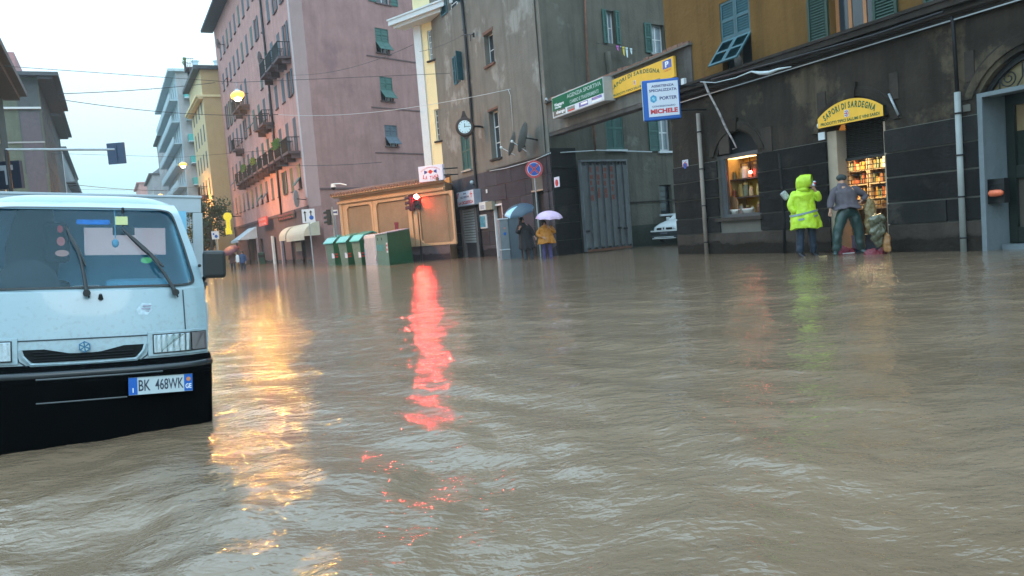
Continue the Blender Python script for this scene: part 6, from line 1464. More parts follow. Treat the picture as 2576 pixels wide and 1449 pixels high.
# ================================================================== ALLEY CAR
fc = at(1674, 585, 33.6); axis = Vector((.82, .57, 0)).normalized()
t = thing('parked_car', 'small white hatchback parked in the alley with its nose showing past the dark corner', 'car', (fc.x, fc.y, at(1672, 612, 33.6).z), math.atan2(axis.y, axis.x) - math.pi / 2)
# local: +y is the car's rear direction, x to the right as seen from the front
def ringc(y, w_, z0_, z1_, tw=None):
    tw = w_ if tw is None else tw; return [(-w_, y, z0_), (w_, y, z0_), (w_ * 1.02, y, (z0_ + z1_) * .5), (tw, y, z1_), (tw * .6, y, z1_ + .03), (-tw * .6, y, z1_ + .03), (-tw, y, z1_), (-w_ * 1.02, y, (z0_ + z1_) * .5)]
CW_ = mat('white_car_paint', (.80, .86, .88), .25, var=.03, coat=.5)
b = MB(); b.loft([ringc(0, .66, .25, .64, .64), ringc(.06, .78, .22, .74, .74), ringc(.35, .81, .2, .86, .78), ringc(.95, .82, .2, 1.0, .76), ringc(1.25, .82, .2, 1.0, .74), ringc(3.3, .82, .2, .98, .72), ringc(3.7, .78, .25, .9, .68)]); b.build('car_body', CW_, t, smooth=True, fixn=True, sub=1)
b = MB(); b.loft([[(-.72, .95, .92), (.72, .95, .92), (.72, .96, .95), (-.72, .96, .95)], [(-.62, 1.5, 1.32), (.62, 1.5, 1.32), (.6, 1.52, 1.38), (-.6, 1.52, 1.38)], [(-.60, 2.0, 1.38), (.60, 2.0, 1.38), (.58, 2.0, 1.43), (-.58, 2.0, 1.43)], [(-.58, 3.0, 1.36), (.58, 3.0, 1.36), (.56, 3.0, 1.41), (-.56, 3.0, 1.41)], [(-.68, 3.5, .95), (.68, 3.5, .95), (.66, 3.5, 1.0), (-.66, 3.5, 1.0)]]); b.build('roof', CW_, t, fixn=True)
b = MB(); b.loft([[(-.70, .98, .92), (.70, .98, .92), (.70, 3.45, .95), (-.70, 3.45, .95)], [(-.59, 1.55, 1.36), (.59, 1.55, 1.36), (.57, 2.95, 1.35), (-.57, 2.95, 1.35)]]); b.build('cabin_glass', K['glass'], t, fixn=True)
b = MB(); b.box(-.74, .74, -.10, .12, .20, .34); b.box(-.80, .80, -.06, .2, .34, .50); b.build('bumper', mat('dark_bumper', (.03, .04, .045), .5), t, bevel=.03)
b = MB(); b.box(-.78, .78, -.085, -.05, .50, .56); b.box(-.66, .66, -.13, -.09, .20, .23); b.box(-.55, .55, -.125, -.09, .26, .285); b.build('white_bumper_strip', CW_, t)
b = MB(); b.box(-.42, .42, -.07, -.02, .57, .66); b.build('grille', K['black'], t)
b = MB(); b.prism([(-.13, .56), (.13, .56), (.09, .7), (-.09, .7)], -.10, -.06, 0); b.prism([(0, .575), (.04, .63), (0, .685), (-.04, .63)], -.11, -.10, 1); b.build('front_badge', [CW_, K['iron']], t)
for sx in (-1, 1):
    b = MB(); b.add([(sx * .42, -.03, .58), (sx * .74, .07, .60), (sx * .78, .16, .72), (sx * .5, .06, .70)], [(0, 1, 2, 3) if sx > 0 else (3, 2, 1, 0)]); b.build('headlight', mat('clear_lens', (.35, .4, .42), .1, var=0), t)
    b = MB(); b.tube([(sx * .60, .7, .22), (sx * .80, .7, .22)], .29, 0, 18); b.tube([(sx * .60, 3.05, .22), (sx * .80, 3.05, .22)], .29, 0, 18); 
    for y in (.7, 3.05): w_ = MB(); w_.tube([(sx * .60, y, .28), (sx * .80, y, .28)], .29, 0, 18); w_.build('wheel', K['black'], t)
    b = MB(); b.box(sx * .82, sx * .98, 1.1, 1.2, .95, 1.1); b.build('wing_mirror', CW_, t, bevel=.03)
b = MB(); b.box(-.20, .20, -.12, -.10, .38, .47); b.build('number_plate', mat('dim_plate', (.12, .13, .16), .5), t)
b = MB(); b.tube([(-.5, .93, .97), (.1, 1.0, 1.02)], .012); b.build('wiper', K['black'], t)
# ================================================================== TRUCK
yaw = math.atan2(hdir(280).y, hdir(280).x) - math.pi / 2; RHO = .075
c0 = at(213, 870, 4.95)
MT = Matrix.Translation((c0.x, c0.y, 0)) @ Matrix.Rotation(yaw, 4, 'Z') @ Matrix.Rotation(RHO, 4, 'Y'); MTi = MT.inverted()
# shift so that the badge sits on local x = 0
def tuv(px, py, yo):
    o = MTi @ EYE; d = MTi.to_3x3() @ ray(px, py); k = (yo - o.y) / d.y; p = o + d * k; return p.x, p.z
bx = tuv(213, 870, 0)[0]; MT = MT @ Matrix.Translation((bx, 0, 0)); MTi = MT.inverted()
tk = thing('white_pickup_truck', 'white forward control flatbed truck parked in the flood with its front to the viewer', 'truck'); tk.matrix_world = MT
tk.location = MT.to_translation(); tk.rotation_euler = MT.to_euler()
TP = mat('white_truck_paint', (.25, .36, .405), .32, var=.06, scale=1.6, coat=.6, bump=.0007, bscale=240)
_t = TP.node_tree; _b = _t.nodes['Principled BSDF']; _src = _b.inputs['Base Color'].links[0].from_socket; _c = _t.nodes.new('ShaderNodeTexCoord'); _s = _t.nodes.new('ShaderNodeSeparateXYZ'); _n = _t.nodes.new('ShaderNodeTexNoise'); _n.inputs['Scale'].default_value = 38; _n.inputs['Detail'].default_value = 6
_t.links.new(_c.outputs['Object'], _s.inputs[0]); _t.links.new(_c.outputs['Object'], _n.inputs['Vector']); _m1 = _t.nodes.new('ShaderNodeMapRange'); _m1.inputs[1].default_value = .98; _m1.inputs[2].default_value = .50; _m1.inputs[3].default_value = -.12; _m1.inputs[4].default_value = .10; _t.links.new(_s.outputs['Z'], _m1.inputs[0])
_a = _t.nodes.new('ShaderNodeMath'); _a.operation = 'ADD'; _t.links.new(_m1.outputs[0], _a.inputs[0]); _t.links.new(_n.outputs[0], _a.inputs[1]); _m2 = _t.nodes.new('ShaderNodeMapRange'); _m2.inputs[1].default_value = .52; _m2.inputs[2].default_value = .72; _m2.inputs[4].default_value = .28; _t.links.new(_a.outputs[0], _m2.inputs[0])
_mx = _t.nodes.new('ShaderNodeMix'); _mx.data_type = 'RGBA'; _t.links.new(_m2.outputs[0], _mx.inputs[0]); _t.links.new(_src, _mx.inputs[6]); _mx.inputs[7].default_value = (.15, .15, .135, 1); _t.links.new(_mx.outputs[2], _b.inputs['Base Color'])
TPg = mat('grey_white_panel', (.34, .47, .54), .35, var=.05, coat=.3)
RB = mat('black_rubber', (.012, .016, .018), .5, var=0)
zA = tuv(213, 912, 0)[1]; zG = tuv(213, 852, 0)[1]; zB = tuv(250, 732, .10)[1]; zC = tuv(250, 526, .46)[1]; zD = tuv(250, 508, .60)[1]
wA = tuv(525, 900, .14)[0]; wB = tuv(518, 735, .18)[0]; wCt = tuv(452, 560, .52)[0]
print('TRUCK', zA, zG, zB, zC, zD, wA, wB, wCt, tuv(403, 966, -.1), tuv(55, 870, 0), tuv(385, 870, 0))
def wd(z):
    if z <= zB: return wA + (wB - wA) * max(0, (z - zA) / (zB - zA))
    q = (z - zB) / (zC - zB); return wB + (wCt - wB) * min(1.15, q) ** 1.25
def byy(z):
    if z <= zB: return .10 * (max(0, z - zA) / (zB - zA)) ** 1.3
    q = (z - zB) / (zC - zB)
    return .10 + .36 * q if q <= 1 else .46 + (q - 1) * 1.6
def SF_(x, z):
    w_ = wd(z); return byy(z) + .17 * min(1, abs(x) / w_) ** 3.2
nx = 26
b = MB(); zs_ = [zA + (zB - zA) * k / 10 for k in range(11)]
rows = [[(wd(z) * (2 * i / nx - 1), SF_(wd(z) * (2 * i / nx - 1), z), z) for i in range(nx + 1)] for z in zs_]
base = len(b.v)
for r_ in rows: b.v += r_
for j in range(10):
    for i in range(nx): b.f.append([base + j * (nx + 1) + i, base + j * (nx + 1) + i + 1, base + (j + 1) * (nx + 1) + i + 1, base + (j + 1) * (nx + 1) + i]); b.m.append(0)
# windscreen frame ring
zT = zC + .055
def zone(s, t_):   # s,t in -1..1
    z = (zB + zT) / 2 + (zT - zB) / 2 * t_; return (wd(z) * s, SF_(wd(z) * s, z), z)
NR = 72; outer = []; inner = []; seal = []
for k in range(NR):
    a = 2 * math.pi * k / NR; c_, s2 = math.cos(a), math.sin(a)
    m_ = max(abs(c_), abs(s2)); outer.append((c_ / m_, s2 / m_))
    pw = .16 if s2 > 0 else .10
    ic, is_ = math.copysign(abs(c_) ** pw, c_), math.copysign(abs(s2) ** pw, s2)
    inner.append((ic * .925, is_ * .90 - .03)); seal.append((ic * .905, is_ * .865 - .03))
RO = [zone(*p) for p in outer]; RI = [zone(*p) for p in inner]; RS = [zone(*p) for p in seal]
b.ring(RO, RI); b.build('cab_front', TP, tk, smooth=True, fixn=True)
# rubber seal
b = MB(); R1 = [(p[0], p[1] - .012, p[2]) for p in RI]; R2 = [(p[0], p[1] - .012, p[2]) for p in RS]; b.ring(R1, R2); b.ring(R2, [(p[0], p[1] + .02, p[2]) for p in RS]); b.ring([(p[0], p[1] + .01, p[2]) for p in RI], R1)
ws = b.build('windscreen_seal', RB, tk, smooth=False)
m, t_, bb = _mat('windscreen_glass'); t_.nodes.remove(bb); L = t_.links.new
gl = t_.nodes.new('ShaderNodeBsdfGlossy'); gl.inputs['Roughness'].default_value = .015; gl.inputs['Color'].default_value = (.85, .95, 1, 1); tr = t_.nodes.new('ShaderNodeBsdfTransparent'); tr.inputs[0].default_value = (.62, .80, .86, 1)
fr_ = t_.nodes.new('ShaderNodeFresnel'); fr_.inputs[0].default_value = 1.4; mxs = t_.nodes.new('ShaderNodeMixShader'); L(fr_.outputs[0], mxs.inputs[0]); L(tr.outputs[0], mxs.inputs[1]); L(gl.outputs[0], mxs.inputs[2])
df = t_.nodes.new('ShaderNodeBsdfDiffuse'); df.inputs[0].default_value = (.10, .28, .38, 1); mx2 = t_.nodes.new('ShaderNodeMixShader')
tc_ = t_.nodes.new('ShaderNodeTexCoord'); nn_ = t_.nodes.new('ShaderNodeTexNoise'); nn_.inputs['Scale'].default_value = 220; nn_.inputs['Detail'].default_value = 3; rr_ = t_.nodes.new('ShaderNodeMapRange'); rr_.inputs[1].default_value = .3; rr_.inputs[2].default_value = .75; rr_.inputs[3].default_value = .02; rr_.inputs[4].default_value = .13
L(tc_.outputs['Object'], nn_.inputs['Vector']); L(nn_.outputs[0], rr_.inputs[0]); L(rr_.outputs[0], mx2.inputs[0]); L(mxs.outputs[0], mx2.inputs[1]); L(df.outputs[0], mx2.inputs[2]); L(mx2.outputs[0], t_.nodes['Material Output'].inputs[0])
b = MB(); cen = zone(0, -.03); b.v = [cen] + [(p[0], p[1] + .006, p[2]) for p in RS]; mid = [((p[0]) * .5, 0, cen[2] + (p[2] - cen[2]) * .5) for p in RS]; mid = [(x, SF_(x, z) + .006, z) for x, _, z in mid]; b.v += mid; b.v[0] = (cen[0], cen[1] + .006, cen[2])
for k in range(NR):
    j = (k + 1) % NR; b.f.append([1 + k, 1 + j, 1 + NR + j, 1 + NR + k]); b.f.append([1 + NR + k, 1 + NR + j, 0]); b.m += [0, 0]
b.build('windscreen', m, tk, smooth=True)
# cab roof, sides, back
YB = 1.32
b = MB(); rings = []
topf = [zone(2 * i / nx - 1, 1) for i in range(nx + 1)]
for q, dz in ((0, 0), (.06, .035), (.25, .06), (.6, .07), (.9, .06), (1, .02)):
    rings.append([(p[0] * (1 if q < .9 else .99), p[1] + (YB - p[1]) * q, p[2] + dz * (1 - (abs(2 * i / nx - 1)) ** 6)) for i, p in enumerate(topf)])
base = len(b.v)
for r_ in rings: b.v += r_
for j in range(len(rings) - 1):
    for i in range(nx): b.f.append([base + j * (nx + 1) + i, base + j * (nx + 1) + i + 1, base + (j + 1) * (nx + 1) + i + 1, base + (j + 1) * (nx + 1) + i]); b.m.append(0)
b.build('cab_roof', TP, tk, smooth=True)
for sgn in (-1, 1):
    b = MB()
    col = [(sgn * wd(z), SF_(wd(z), z), z) for z in [zA - .25, zA] + zs_[1:] + [zB + (zT - zB) * k / 6 for k in range(1, 7)]]
    col[0] = (sgn * wA, SF_(wA, zA), zA - .25)
    ds = [0, .25, .95, 1.0]
    for i in range(len(col) - 1):
        z1_ = col[i][2]; z2_ = col[i + 1][2]
        for k in range(3):
            if k == 1 and zB - .01 < z1_ and z2_ < zT - .03: continue
            def pp(c, q): return (c[0] * 1.0, c[1] + (YB - c[1]) * q, c[2])
            qd = [pp(col[i], ds[k]), pp(col[i], ds[k + 1]), pp(col[i + 1], ds[k + 1]), pp(col[i + 1], ds[k])]
            if sgn < 0: qd = qd[::-1]
            b.quad(*qd)
    so_ = b.build('cab_door', TP, tk, smooth=True)
    b = MB(); za, zb2 = zB, zT - .04; b.add([(sgn * wd(za) * .985, .55, za), (sgn * wd(za) * .985, YB - .06, za), (sgn * wd(zb2) * .985, YB - .06, zb2), (sgn * wd(zb2) * .985, .75, zb2)], [(0, 1, 2, 3)]); b.build('side_glass', K['glass'], so_)
    b = MB(); b.box(sgn * wB * 1.0, sgn * wB * 1.0 + sgn * .03, .62, .8, zB - .16, zB - .13); b.build('door_handle', RB, so_)
# rear wall with window
b = MB(); rx0, rz0 = tuv(252, 642, YB); rx1, rz1 = tuv(415, 574, YB); rx0 = -.16
rx0, _ = tuv(212, 610, YB); rxh = max(abs(rx0), rx1) 
wall_open(b, -wB * .97, wB * .97, zA - .3, zT - .01, [(rx0, rx1, rz0, rz1)], y=YB - .03, rev=.02)
b.build('cab_rear_wall', mat('sky_reflection_trim', (.20, .48, .66), .7, var=.1), tk)  # rear wall blue imitates sky reflected in the windscreen
b = MB(); b.box(rx0, rx1, YB - .01, YB, rz0, rz1); RG = mat('pink_view_rear_glass', (1, 1, 1), .3, var=0); _n = RG.node_tree; _tl = _n.nodes.new('ShaderNodeBsdfTranslucent'); _tl.inputs[0].default_value = (1, .74, .72, 1); _tt = _n.nodes.new('ShaderNodeBsdfTransparent'); _mx = _n.nodes.new('ShaderNodeMixShader'); _mx.inputs[0].default_value = .25; _n.links.new(_tl.outputs[0], _mx.inputs[1]); _n.links.new(_tt.outputs[0], _mx.inputs[2]); _n.links.new(_mx.outputs[0], _n.nodes['Material Output'].inputs[0]); b.build('rear_glass', RG, tk)  # pink translucent tint stands in for the bright view behind the cab
# cab interior
INT = mat('cab_sky_reflection_blue', (.22, .50, .68), .8, var=.1)  # bright blue puts the windscreen's sky reflection into the cab colour
b = MB(); zd = zB - .02; n = 12
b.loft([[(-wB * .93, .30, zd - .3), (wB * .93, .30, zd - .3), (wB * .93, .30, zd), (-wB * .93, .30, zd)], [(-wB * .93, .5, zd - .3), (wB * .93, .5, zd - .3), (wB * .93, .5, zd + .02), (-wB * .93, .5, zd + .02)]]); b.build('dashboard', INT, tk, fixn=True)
b = MB(); b.box(-wB * .95, wB * .95, .4, YB - .03, zA - .28, zA - .24); b.build('cab_floor', RB, tk)
ST = mat('dark_reflection_tone', (.014, .018, .020), .8, var=.1)  # near-black tone imitates a dark mass reflected in the windscreen
for k, cx in enumerate((-.33, .34)):
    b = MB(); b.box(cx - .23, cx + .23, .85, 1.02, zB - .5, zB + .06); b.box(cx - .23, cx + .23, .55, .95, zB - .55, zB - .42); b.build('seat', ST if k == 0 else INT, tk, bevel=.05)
# driver side: dark shapes and red discs imitating a reflection in the windscreen
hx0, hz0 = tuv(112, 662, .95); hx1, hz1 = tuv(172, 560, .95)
b = MB(); b.box(hx0, hx1, .92, 1.02, hz0, hz1); b.build('reflection_panel', ST, tk, bevel=.03, label='dark panel imitating a windscreen reflection, with reddish light spots')
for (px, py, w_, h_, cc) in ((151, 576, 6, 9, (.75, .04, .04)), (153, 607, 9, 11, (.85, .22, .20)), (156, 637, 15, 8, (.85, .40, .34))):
    x_, z_ = tuv(px, py, .90); s3 = (4.95 + .9) / FPX; b = MB(); b.disc((x_, z_), w_ * s3, .905, n=18, th=.01, sz=h_ / w_); b.build('dish_or_reflection_disc', mat('reflected_light_pink', cc, .4, var=.1, emit=cc, es=.25), tk)  # glowing discs imitate red lights reflected in the windscreen
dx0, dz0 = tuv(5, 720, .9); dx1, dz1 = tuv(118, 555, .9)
b = MB(); b.prism([(dx0, zB - .2), (tuv(125, 720, .9)[0], zB - .2), (tuv(150, 640, .9)[0], tuv(150, 640, .9)[1]), (tuv(130, 560, .9)[0], zT - .03), (dx0 + .1, zT - .03), (dx0 + .02, tuv(40, 620, .9)[1])], .96, 1.05); b.build('dark_reflection_shape', ST, tk)  # added dark shape for the reflection at the left of the windscreen
b = MB(); x0_, z0_ = tuv(336, 590, .55); x1_, z1_ = tuv(283, 570, .55); b.box(tuv(283, 575, .55)[0], tuv(338, 575, .55)[0], .5, .54, tuv(310, 592, .55)[1], tuv(310, 571, .55)[1]); b.tube([(tuv(310, 571, .55)[0], .52, tuv(310, 571, .55)[1]), (tuv(310, 571, .55)[0], .48, zT - .04)], .01); b.build('rear_view_mirror', RB, tk, bevel=.015)
b = MB(); b.box(tuv(193, 560, .44)[0], tuv(276, 560, .44)[0], .40, .41, tuv(230, 565, .42)[1], tuv(230, 553, .42)[1]); b.build('blue_windscreen_strip', mat('blue_strip', (.02, .16, .50), .4, var=.3, scale=30), tk)
b = MB(); b.box(tuv(290, 560, .44)[0], tuv(321, 560, .44)[0], .40, .41, tuv(305, 566, .42)[1], tuv(305, 545, .42)[1]); b.build('yellow_permit', mat('pale_yellow_paper', (.55, .62, .30), .6, var=.15), tk)
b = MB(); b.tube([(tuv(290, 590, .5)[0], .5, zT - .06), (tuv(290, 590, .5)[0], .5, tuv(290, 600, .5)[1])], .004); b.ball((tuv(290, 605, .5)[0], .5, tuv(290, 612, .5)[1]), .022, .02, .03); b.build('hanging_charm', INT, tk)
b = MB(); b.box(tuv(184, 718, .35)[0], tuv(250, 718, .35)[0], .3, .42, zB + .0, zB + .03); b.build('papers', mat('papers', (.6, .5, .45), .7, var=.3, scale=20), tk)
b = MB(); b.disc((tuv(366, 653, .5)[0], tuv(366, 655, .5)[1]), .035, .34, th=.004, sz=.6); b.build('green_reflection_spot', mat('green_reflection_spot', (.25, .75, .25), .4, emit=(.3, 1, .3), es=.15), tk)  # glowing green disc imitates a light spot reflected in the glass
b = MB(); b.disc((0, zB + .02), .19, 0, n=30, th=.03); b.xf(Matrix.Translation((-.34, .55, 0)) @ Matrix.Rotation(R(0), 4, 'X')); b.build('steering_wheel', RB, tk)
# panel seams
def strip(pts, w_, name, m, pr=.004):
    """thin strip following the cab surface through (x,z) points"""
    b = MB(); P_ = [Vector((x, SF_(x, z) - pr, z)) for x, z in pts]; b.tube(P_, w_, 0, 5); return b.build(name, m, tk)
SEAM = mat('panel_gap', (.03, .05, .06), .7, var=0)
def line(px0, px1, n=14): return [(tuv(px0[0] + (px1[0] - px0[0]) * k / n, px0[1] + (px1[1] - px0[1]) * k / n, .04)) for k in range(n + 1)]
zs1 = tuv(213, 851, 0.02)[1]; xs1 = tuv(372, 848, .03)[0]
strip([(-xs1 + 2 * xs1 * k / 20, zs1) for k in range(21)], .004, 'bonnet_seam', SEAM)
xd = tuv(463, 780, .12)[0]
for s3 in (-1, 1):
    strip([(s3 * xd * (1 + .01 * k / 8), zB - .01 - (zB - tuv(463, 836, .1)[1]) * k / 8) for k in range(9)], .0035, 'corner_seam', SEAM)
# grille
gz0, gz1 = tuv(213, 906, 0)[1], tuv(213, 874, 0)[1]; gxa, gxb = tuv(362, 870, 0)[0], tuv(340, 905, 0)[0]
def proj(pts, pr, thick, name, m, bev=0):
    n = len(pts); b = MB(); F_ = [(x, SF_(x, z) - pr - thick, z) for x, z in pts]; Bk = [(x, SF_(x, z) - pr, z) for x, z in pts]
    b.v = F_ + Bk; b.f.append(list(range(n))); b.m.append(0)
    for i in range(n): j = (i + 1) % n; b.f.append([i, n + i, n + j, j]); b.m.append(0)
    return b.build(name, m, tk, bevel=bev)
xd1, xd2 = .19, .09; zdip = tuv(213, 886, 0)[1]
GR = mat('grille_black', (.006, .008, .009), .6, var=0, spec=.1)
pts = [(-gxb, gz0), (-gxb * .5, gz0), (0, gz0), (gxb * .5, gz0), (gxb, gz0), (gxa - .01, (gz0 + gz1) / 2), (gxa, gz1), (gxa * .75, gz1), (xd1 + .03, gz1), (xd1 - .02, gz1 - .012), (xd2, zdip), (0, zdip - .006), (-xd2, zdip), (-xd1 + .02, gz1 - .012), (-xd1 - .03, gz1), (-gxa * .75, gz1), (-gxa, gz1), (-gxa + .01, (gz0 + gz1) / 2)]
proj(pts, .001, .006, 'grille', GR)
b = MB()
for k in range(4): z = gz0 + (gz1 - gz0) * (k + .6) / 4.6; b.tube([(x, SF_(x, z) - .012, z) for x in [(-gxb * .97 + 2 * gxb * .97 * i / 12) for i in range(13)]] if k < 3 else [(x, SF_(x, z) - .012, z) for x in (-gxb, -gxb * .8, -.2)], .003, 0, 4)
b.build('grille_bars', mat('bar_black', (.010, .012, .014), .6, var=0, spec=.15), tk)
gxo = gxa + .05
b = MB(); FR = [(-gxo + .03, gz0 - .035), (gxo - .03, gz0 - .035)]; 
strip([(-gxa - .012, gz1 + .0), (-gxa + .0, (gz0 + gz1) / 2), (-gxb - .01, gz0 - .012), (-gxb * .5, gz0 - .016), (0, gz0 - .018), (gxb * .5, gz0 - .016), (gxb + .01, gz0 - .012), (gxa + .0, (gz0 + gz1) / 2), (gxa + .012, gz1)], .012, 'grille_surround', TP, .004)
strip([(-gxa - .05, zs1 - .01), (-gxa - .04, gz1), (-gxa - .02, gz0 + .01), (-gxb - .02, gz0 - .03)], .004, 'panel_seam', SEAM, .002); strip([(gxa + .05, zs1 - .01), (gxa + .04, gz1), (gxa + .02, gz0 + .01), (gxb + .02, gz0 - .03)], .004, 'panel_seam', SEAM, .002)
bz = tuv(213, 872, 0)[1]
b = MB(); yb_ = -.014; b.prism([(.036 * math.sin(math.pi / 3 * k), bz + .036 * math.cos(math.pi / 3 * k)) for k in range(6)][::-1], yb_, -.002, 0); 
for k in range(6): a = math.pi / 3 * k + .5; b.prism([(.006 * math.sin(a), bz + .006 * math.cos(a)), (.027 * math.sin(a - .45), bz + .027 * math.cos(a - .45)), (.027 * math.sin(a + .25), bz + .027 * math.cos(a + .25))][::-1], yb_ - .003, yb_, 1)
b.build('hexagon_badge', [mat('blue_badge', (.04, .16, .30), .3, metal=.3, var=0), mat('badge_silver', (.35, .5, .55), .3, metal=.5, var=0)], tk)
# headlights
hx0, hx1, hxs = tuv(387, 862, .02)[0], tuv(484, 862, .08)[0], tuv(521, 860, .14)[0]; hz0, hz1 = tuv(430, 885, .03)[1], tuv(430, 841, .03)[1]
HLm, ht, hb = _mat('headlight_glass'); hb.inputs['Base Color'].default_value = (.30, .38, .42, 1); hb.inputs['Metallic'].default_value = .85; hb.inputs['Roughness'].default_value = .12
ww_ = ht.nodes.new('ShaderNodeTexWave'); ww_.inputs['Scale'].default_value = 9; ww_.inputs['Distortion'].default_value = 3; tcc = ht.nodes.new('ShaderNodeTexCoord'); bpp = ht.nodes.new('ShaderNodeBump'); bpp.inputs['Distance'].default_value = .0035; ht.links.new(tcc.outputs['Object'], ww_.inputs[0]); ht.links.new(ww_.outputs[0], bpp.inputs['Height']); ht.links.new(bpp.outputs[0], hb.inputs['Normal']); hb.inputs['Coat Weight'].default_value = 1
for s3 in (-1, 1):
    def X(v): return s3 * v
    def rim(xa, xb, za, zb_, n=4): 
        pts = [(X(xa + (xb - xa) * k / n), za) for k in range(n + 1)] + [(X(xb + (xa - xb) * k / n), zb_) for k in range(n + 1)]
        return pts if s3 > 0 else pts[::-1]
    proj(rim(hx0 - .035, hxs, hz0 - .022, hz1 + .022, 8), .001, .010, 'headlight_surround', TP, .004)
    proj(rim(hx0 - .006, hxs - .001, hz0 - .006, hz1 + .006, 8), .011, .001, 'headlight_recess', RB)
    proj(rim(hx0, hx1 - .006, hz0, hz1, 6), .012, .012, 'headlight', HLm, .004)
    proj(rim(hx1, hxs - .002, hz0, hz1 + .0, 6), .012, .010, 'indicator', mat('smoked_indicator', (.10, .085, .09), .12, var=.2, scale=8, coat=.8), .004)
    zv = tuv(440, 902, .05)[1]
    for xa, xb in ((tuv(378, 902, .03)[0], tuv(397, 902, .03)[0]), (tuv(402, 901, .03)[0], tuv(448, 899, .08)[0]), (tuv(453, 899, .1)[0], tuv(480, 897, .1)[0])): proj(rim(xa, xb, zv - .006, zv + .006, 3), .002, .002, 'vent_slot', RB)
# bumper
b = MB(); zq_ = [(-.62, .06), (-.30, -.02), (zA - .30, -.06), (zA - .12, -.10), (zA - .05, -.10), (zA - .012, -.04), (zA - .004, .02)]
rings = []
nb = 30
for z, yo in zq_:
    rings.append([((wA + .015) * (2 * i / nb - 1), yo + .20 * abs(2 * i / nb - 1) ** 4, z) for i in range(nb + 1)])
base = 0
for r_ in rings: b.v += r_
for j in range(len(rings) - 1):
    for i in range(nb): b.f.append([j * (nb + 1) + i, j * (nb + 1) + i + 1, (j + 1) * (nb + 1) + i + 1, (j + 1) * (nb + 1) + i]); b.m.append(0)
for s3, e in ((-1, 0), (1, nb)):
    for j in range(len(rings) - 1): 
        p, q_ = rings[j][e], rings[j + 1][e]; b.quad(p, (p[0], .75, p[2]), (q_[0], .75, q_[2]), q_) if s3 > 0 else b.quad((p[0], .75, p[2]), p, q_, (q_[0], .75, q_[2]))
BP = mat('black_plastic_bumper', (.003, .0035, .004), .6, var=.2, scale=4, spec=.0)
b.build('bumper', BP, tk, smooth=True)
b = MB(); b.tube([((wA + .01) * (2 * k / 30 - 1), -.085 + .20 * abs(2 * k / 30 - 1) ** 4, zA - .055) for k in range(31)], .022, 0, 8); b.build('bumper_lip', mat('satin_lip', (.02, .028, .033), .25, var=.1, spec=.5), tk, smooth=True)
for py, xa, xb, rr in ((942, 90, 410, .006), (962, 85, 330, .005), (1005, 90, 320, .005)):
    x0_, z0_ = tuv(xa, py + 10, -.09); x1_, z1_ = tuv(xb, py - 4, -.09); b = MB(); b.tube([(x, -.10 + .2 * abs(x / wA) ** 4 + (.02 if py > 950 else 0), (z0_ + z1_) / 2) for x in [x0_ + (x1_ - x0_) * k / 10 for k in range(11)]], rr, 0, 6); b.build('bumper_rib', mat('worn_rib', (.05, .07, .08), .35, var=0), tk)
# plate
px0, pz0 = tuv(323, 968, -.11); px1, pz1 = tuv(484, 964, -.11); pzc = tuv(403, 966, -.11)[1]; ph = .105; pw = px1 - px0; ph = (tuv(403, 944, -.11)[1] - tuv(403, 988, -.11)[1])
t_ = bpy.data.objects.new('number_plate', None); 
b = MB(); b.box(px0, px1, -.122, -.112, pzc - ph / 2, pzc + ph / 2, 0); b.box(px0, px0 + pw * .135, -.124, -.122, pzc - ph * .48, pzc + ph * .48, 1); b.box(px1 - pw * .135, px1, -.124, -.122, pzc - ph * .48, pzc + ph * .48, 1)
po = b.build('number_plate', [mat('plate_white', (.42, .52, .56), .4, var=.05), K['blue_sign']], tk)
b = MB(); put_text(b, 'BK', px0 + pw * .155, px0 + pw * .335, pzc - ph * .30, pzc + ph * .32, -.1235, bold=.01); put_text(b, '468WK', px0 + pw * .41, px0 + pw * .855, pzc - ph * .30, pzc + ph * .32, -.1235, bold=.01); b.build('plate_lettering', mat('plate_ink', (.02, .03, .06), .5, var=0), po)
b = MB(); put_text(b, 'I', px0 + pw * .06, px0 + pw * .075, pzc - ph * .36, pzc - ph * .1, -.126, bold=.02); put_text(b, 'GE', px1 - pw * .115, px1 - pw * .02, pzc - ph * .34, pzc - ph * .06, -.126, bold=.02); b.disc((px1 - pw * .065, pzc + ph * .2), ph * .12, -.126, 1, n=14, th=.002); b.build('country_code', [K['wht_txt'], mat('plate_orange', (.5, .2, .08), .5, var=0)], po)
b = MB(); b.box(px0 - .004, px1 + .004, -.128, -.10, pzc + ph / 2, pzc + ph / 2 + .006); b.build('plate_holder', BP, po)
# faded sticker on the bonnet
sx, sz = tuv(364, 777, .08); q = .052; b = MB(); pts = [(sx + q * .95 * math.cos(R(a)) + .01 * math.sin(R(a)), sz + q * .85 * math.sin(R(a))) for a in (-125, -60, -5, 50, 118, 180)]
proj(pts, .0008, .0006, 'faded_sticker', mat('faded_sticker', (.36, .47, .53), .6, var=.25, scale=40)); b = MB()
for k in range(3): xx = SF_(sx, sz); b.box(sx - .03 + .01 * k, sx + .025 + .008 * k, xx - .004, xx - .003, sz - .02 + .018 * k, sz - .012 + .018 * k)
b.build('sticker_print', mat('sticker_print', (.30, .30, .38), .6, var=.3, scale=50), tk)
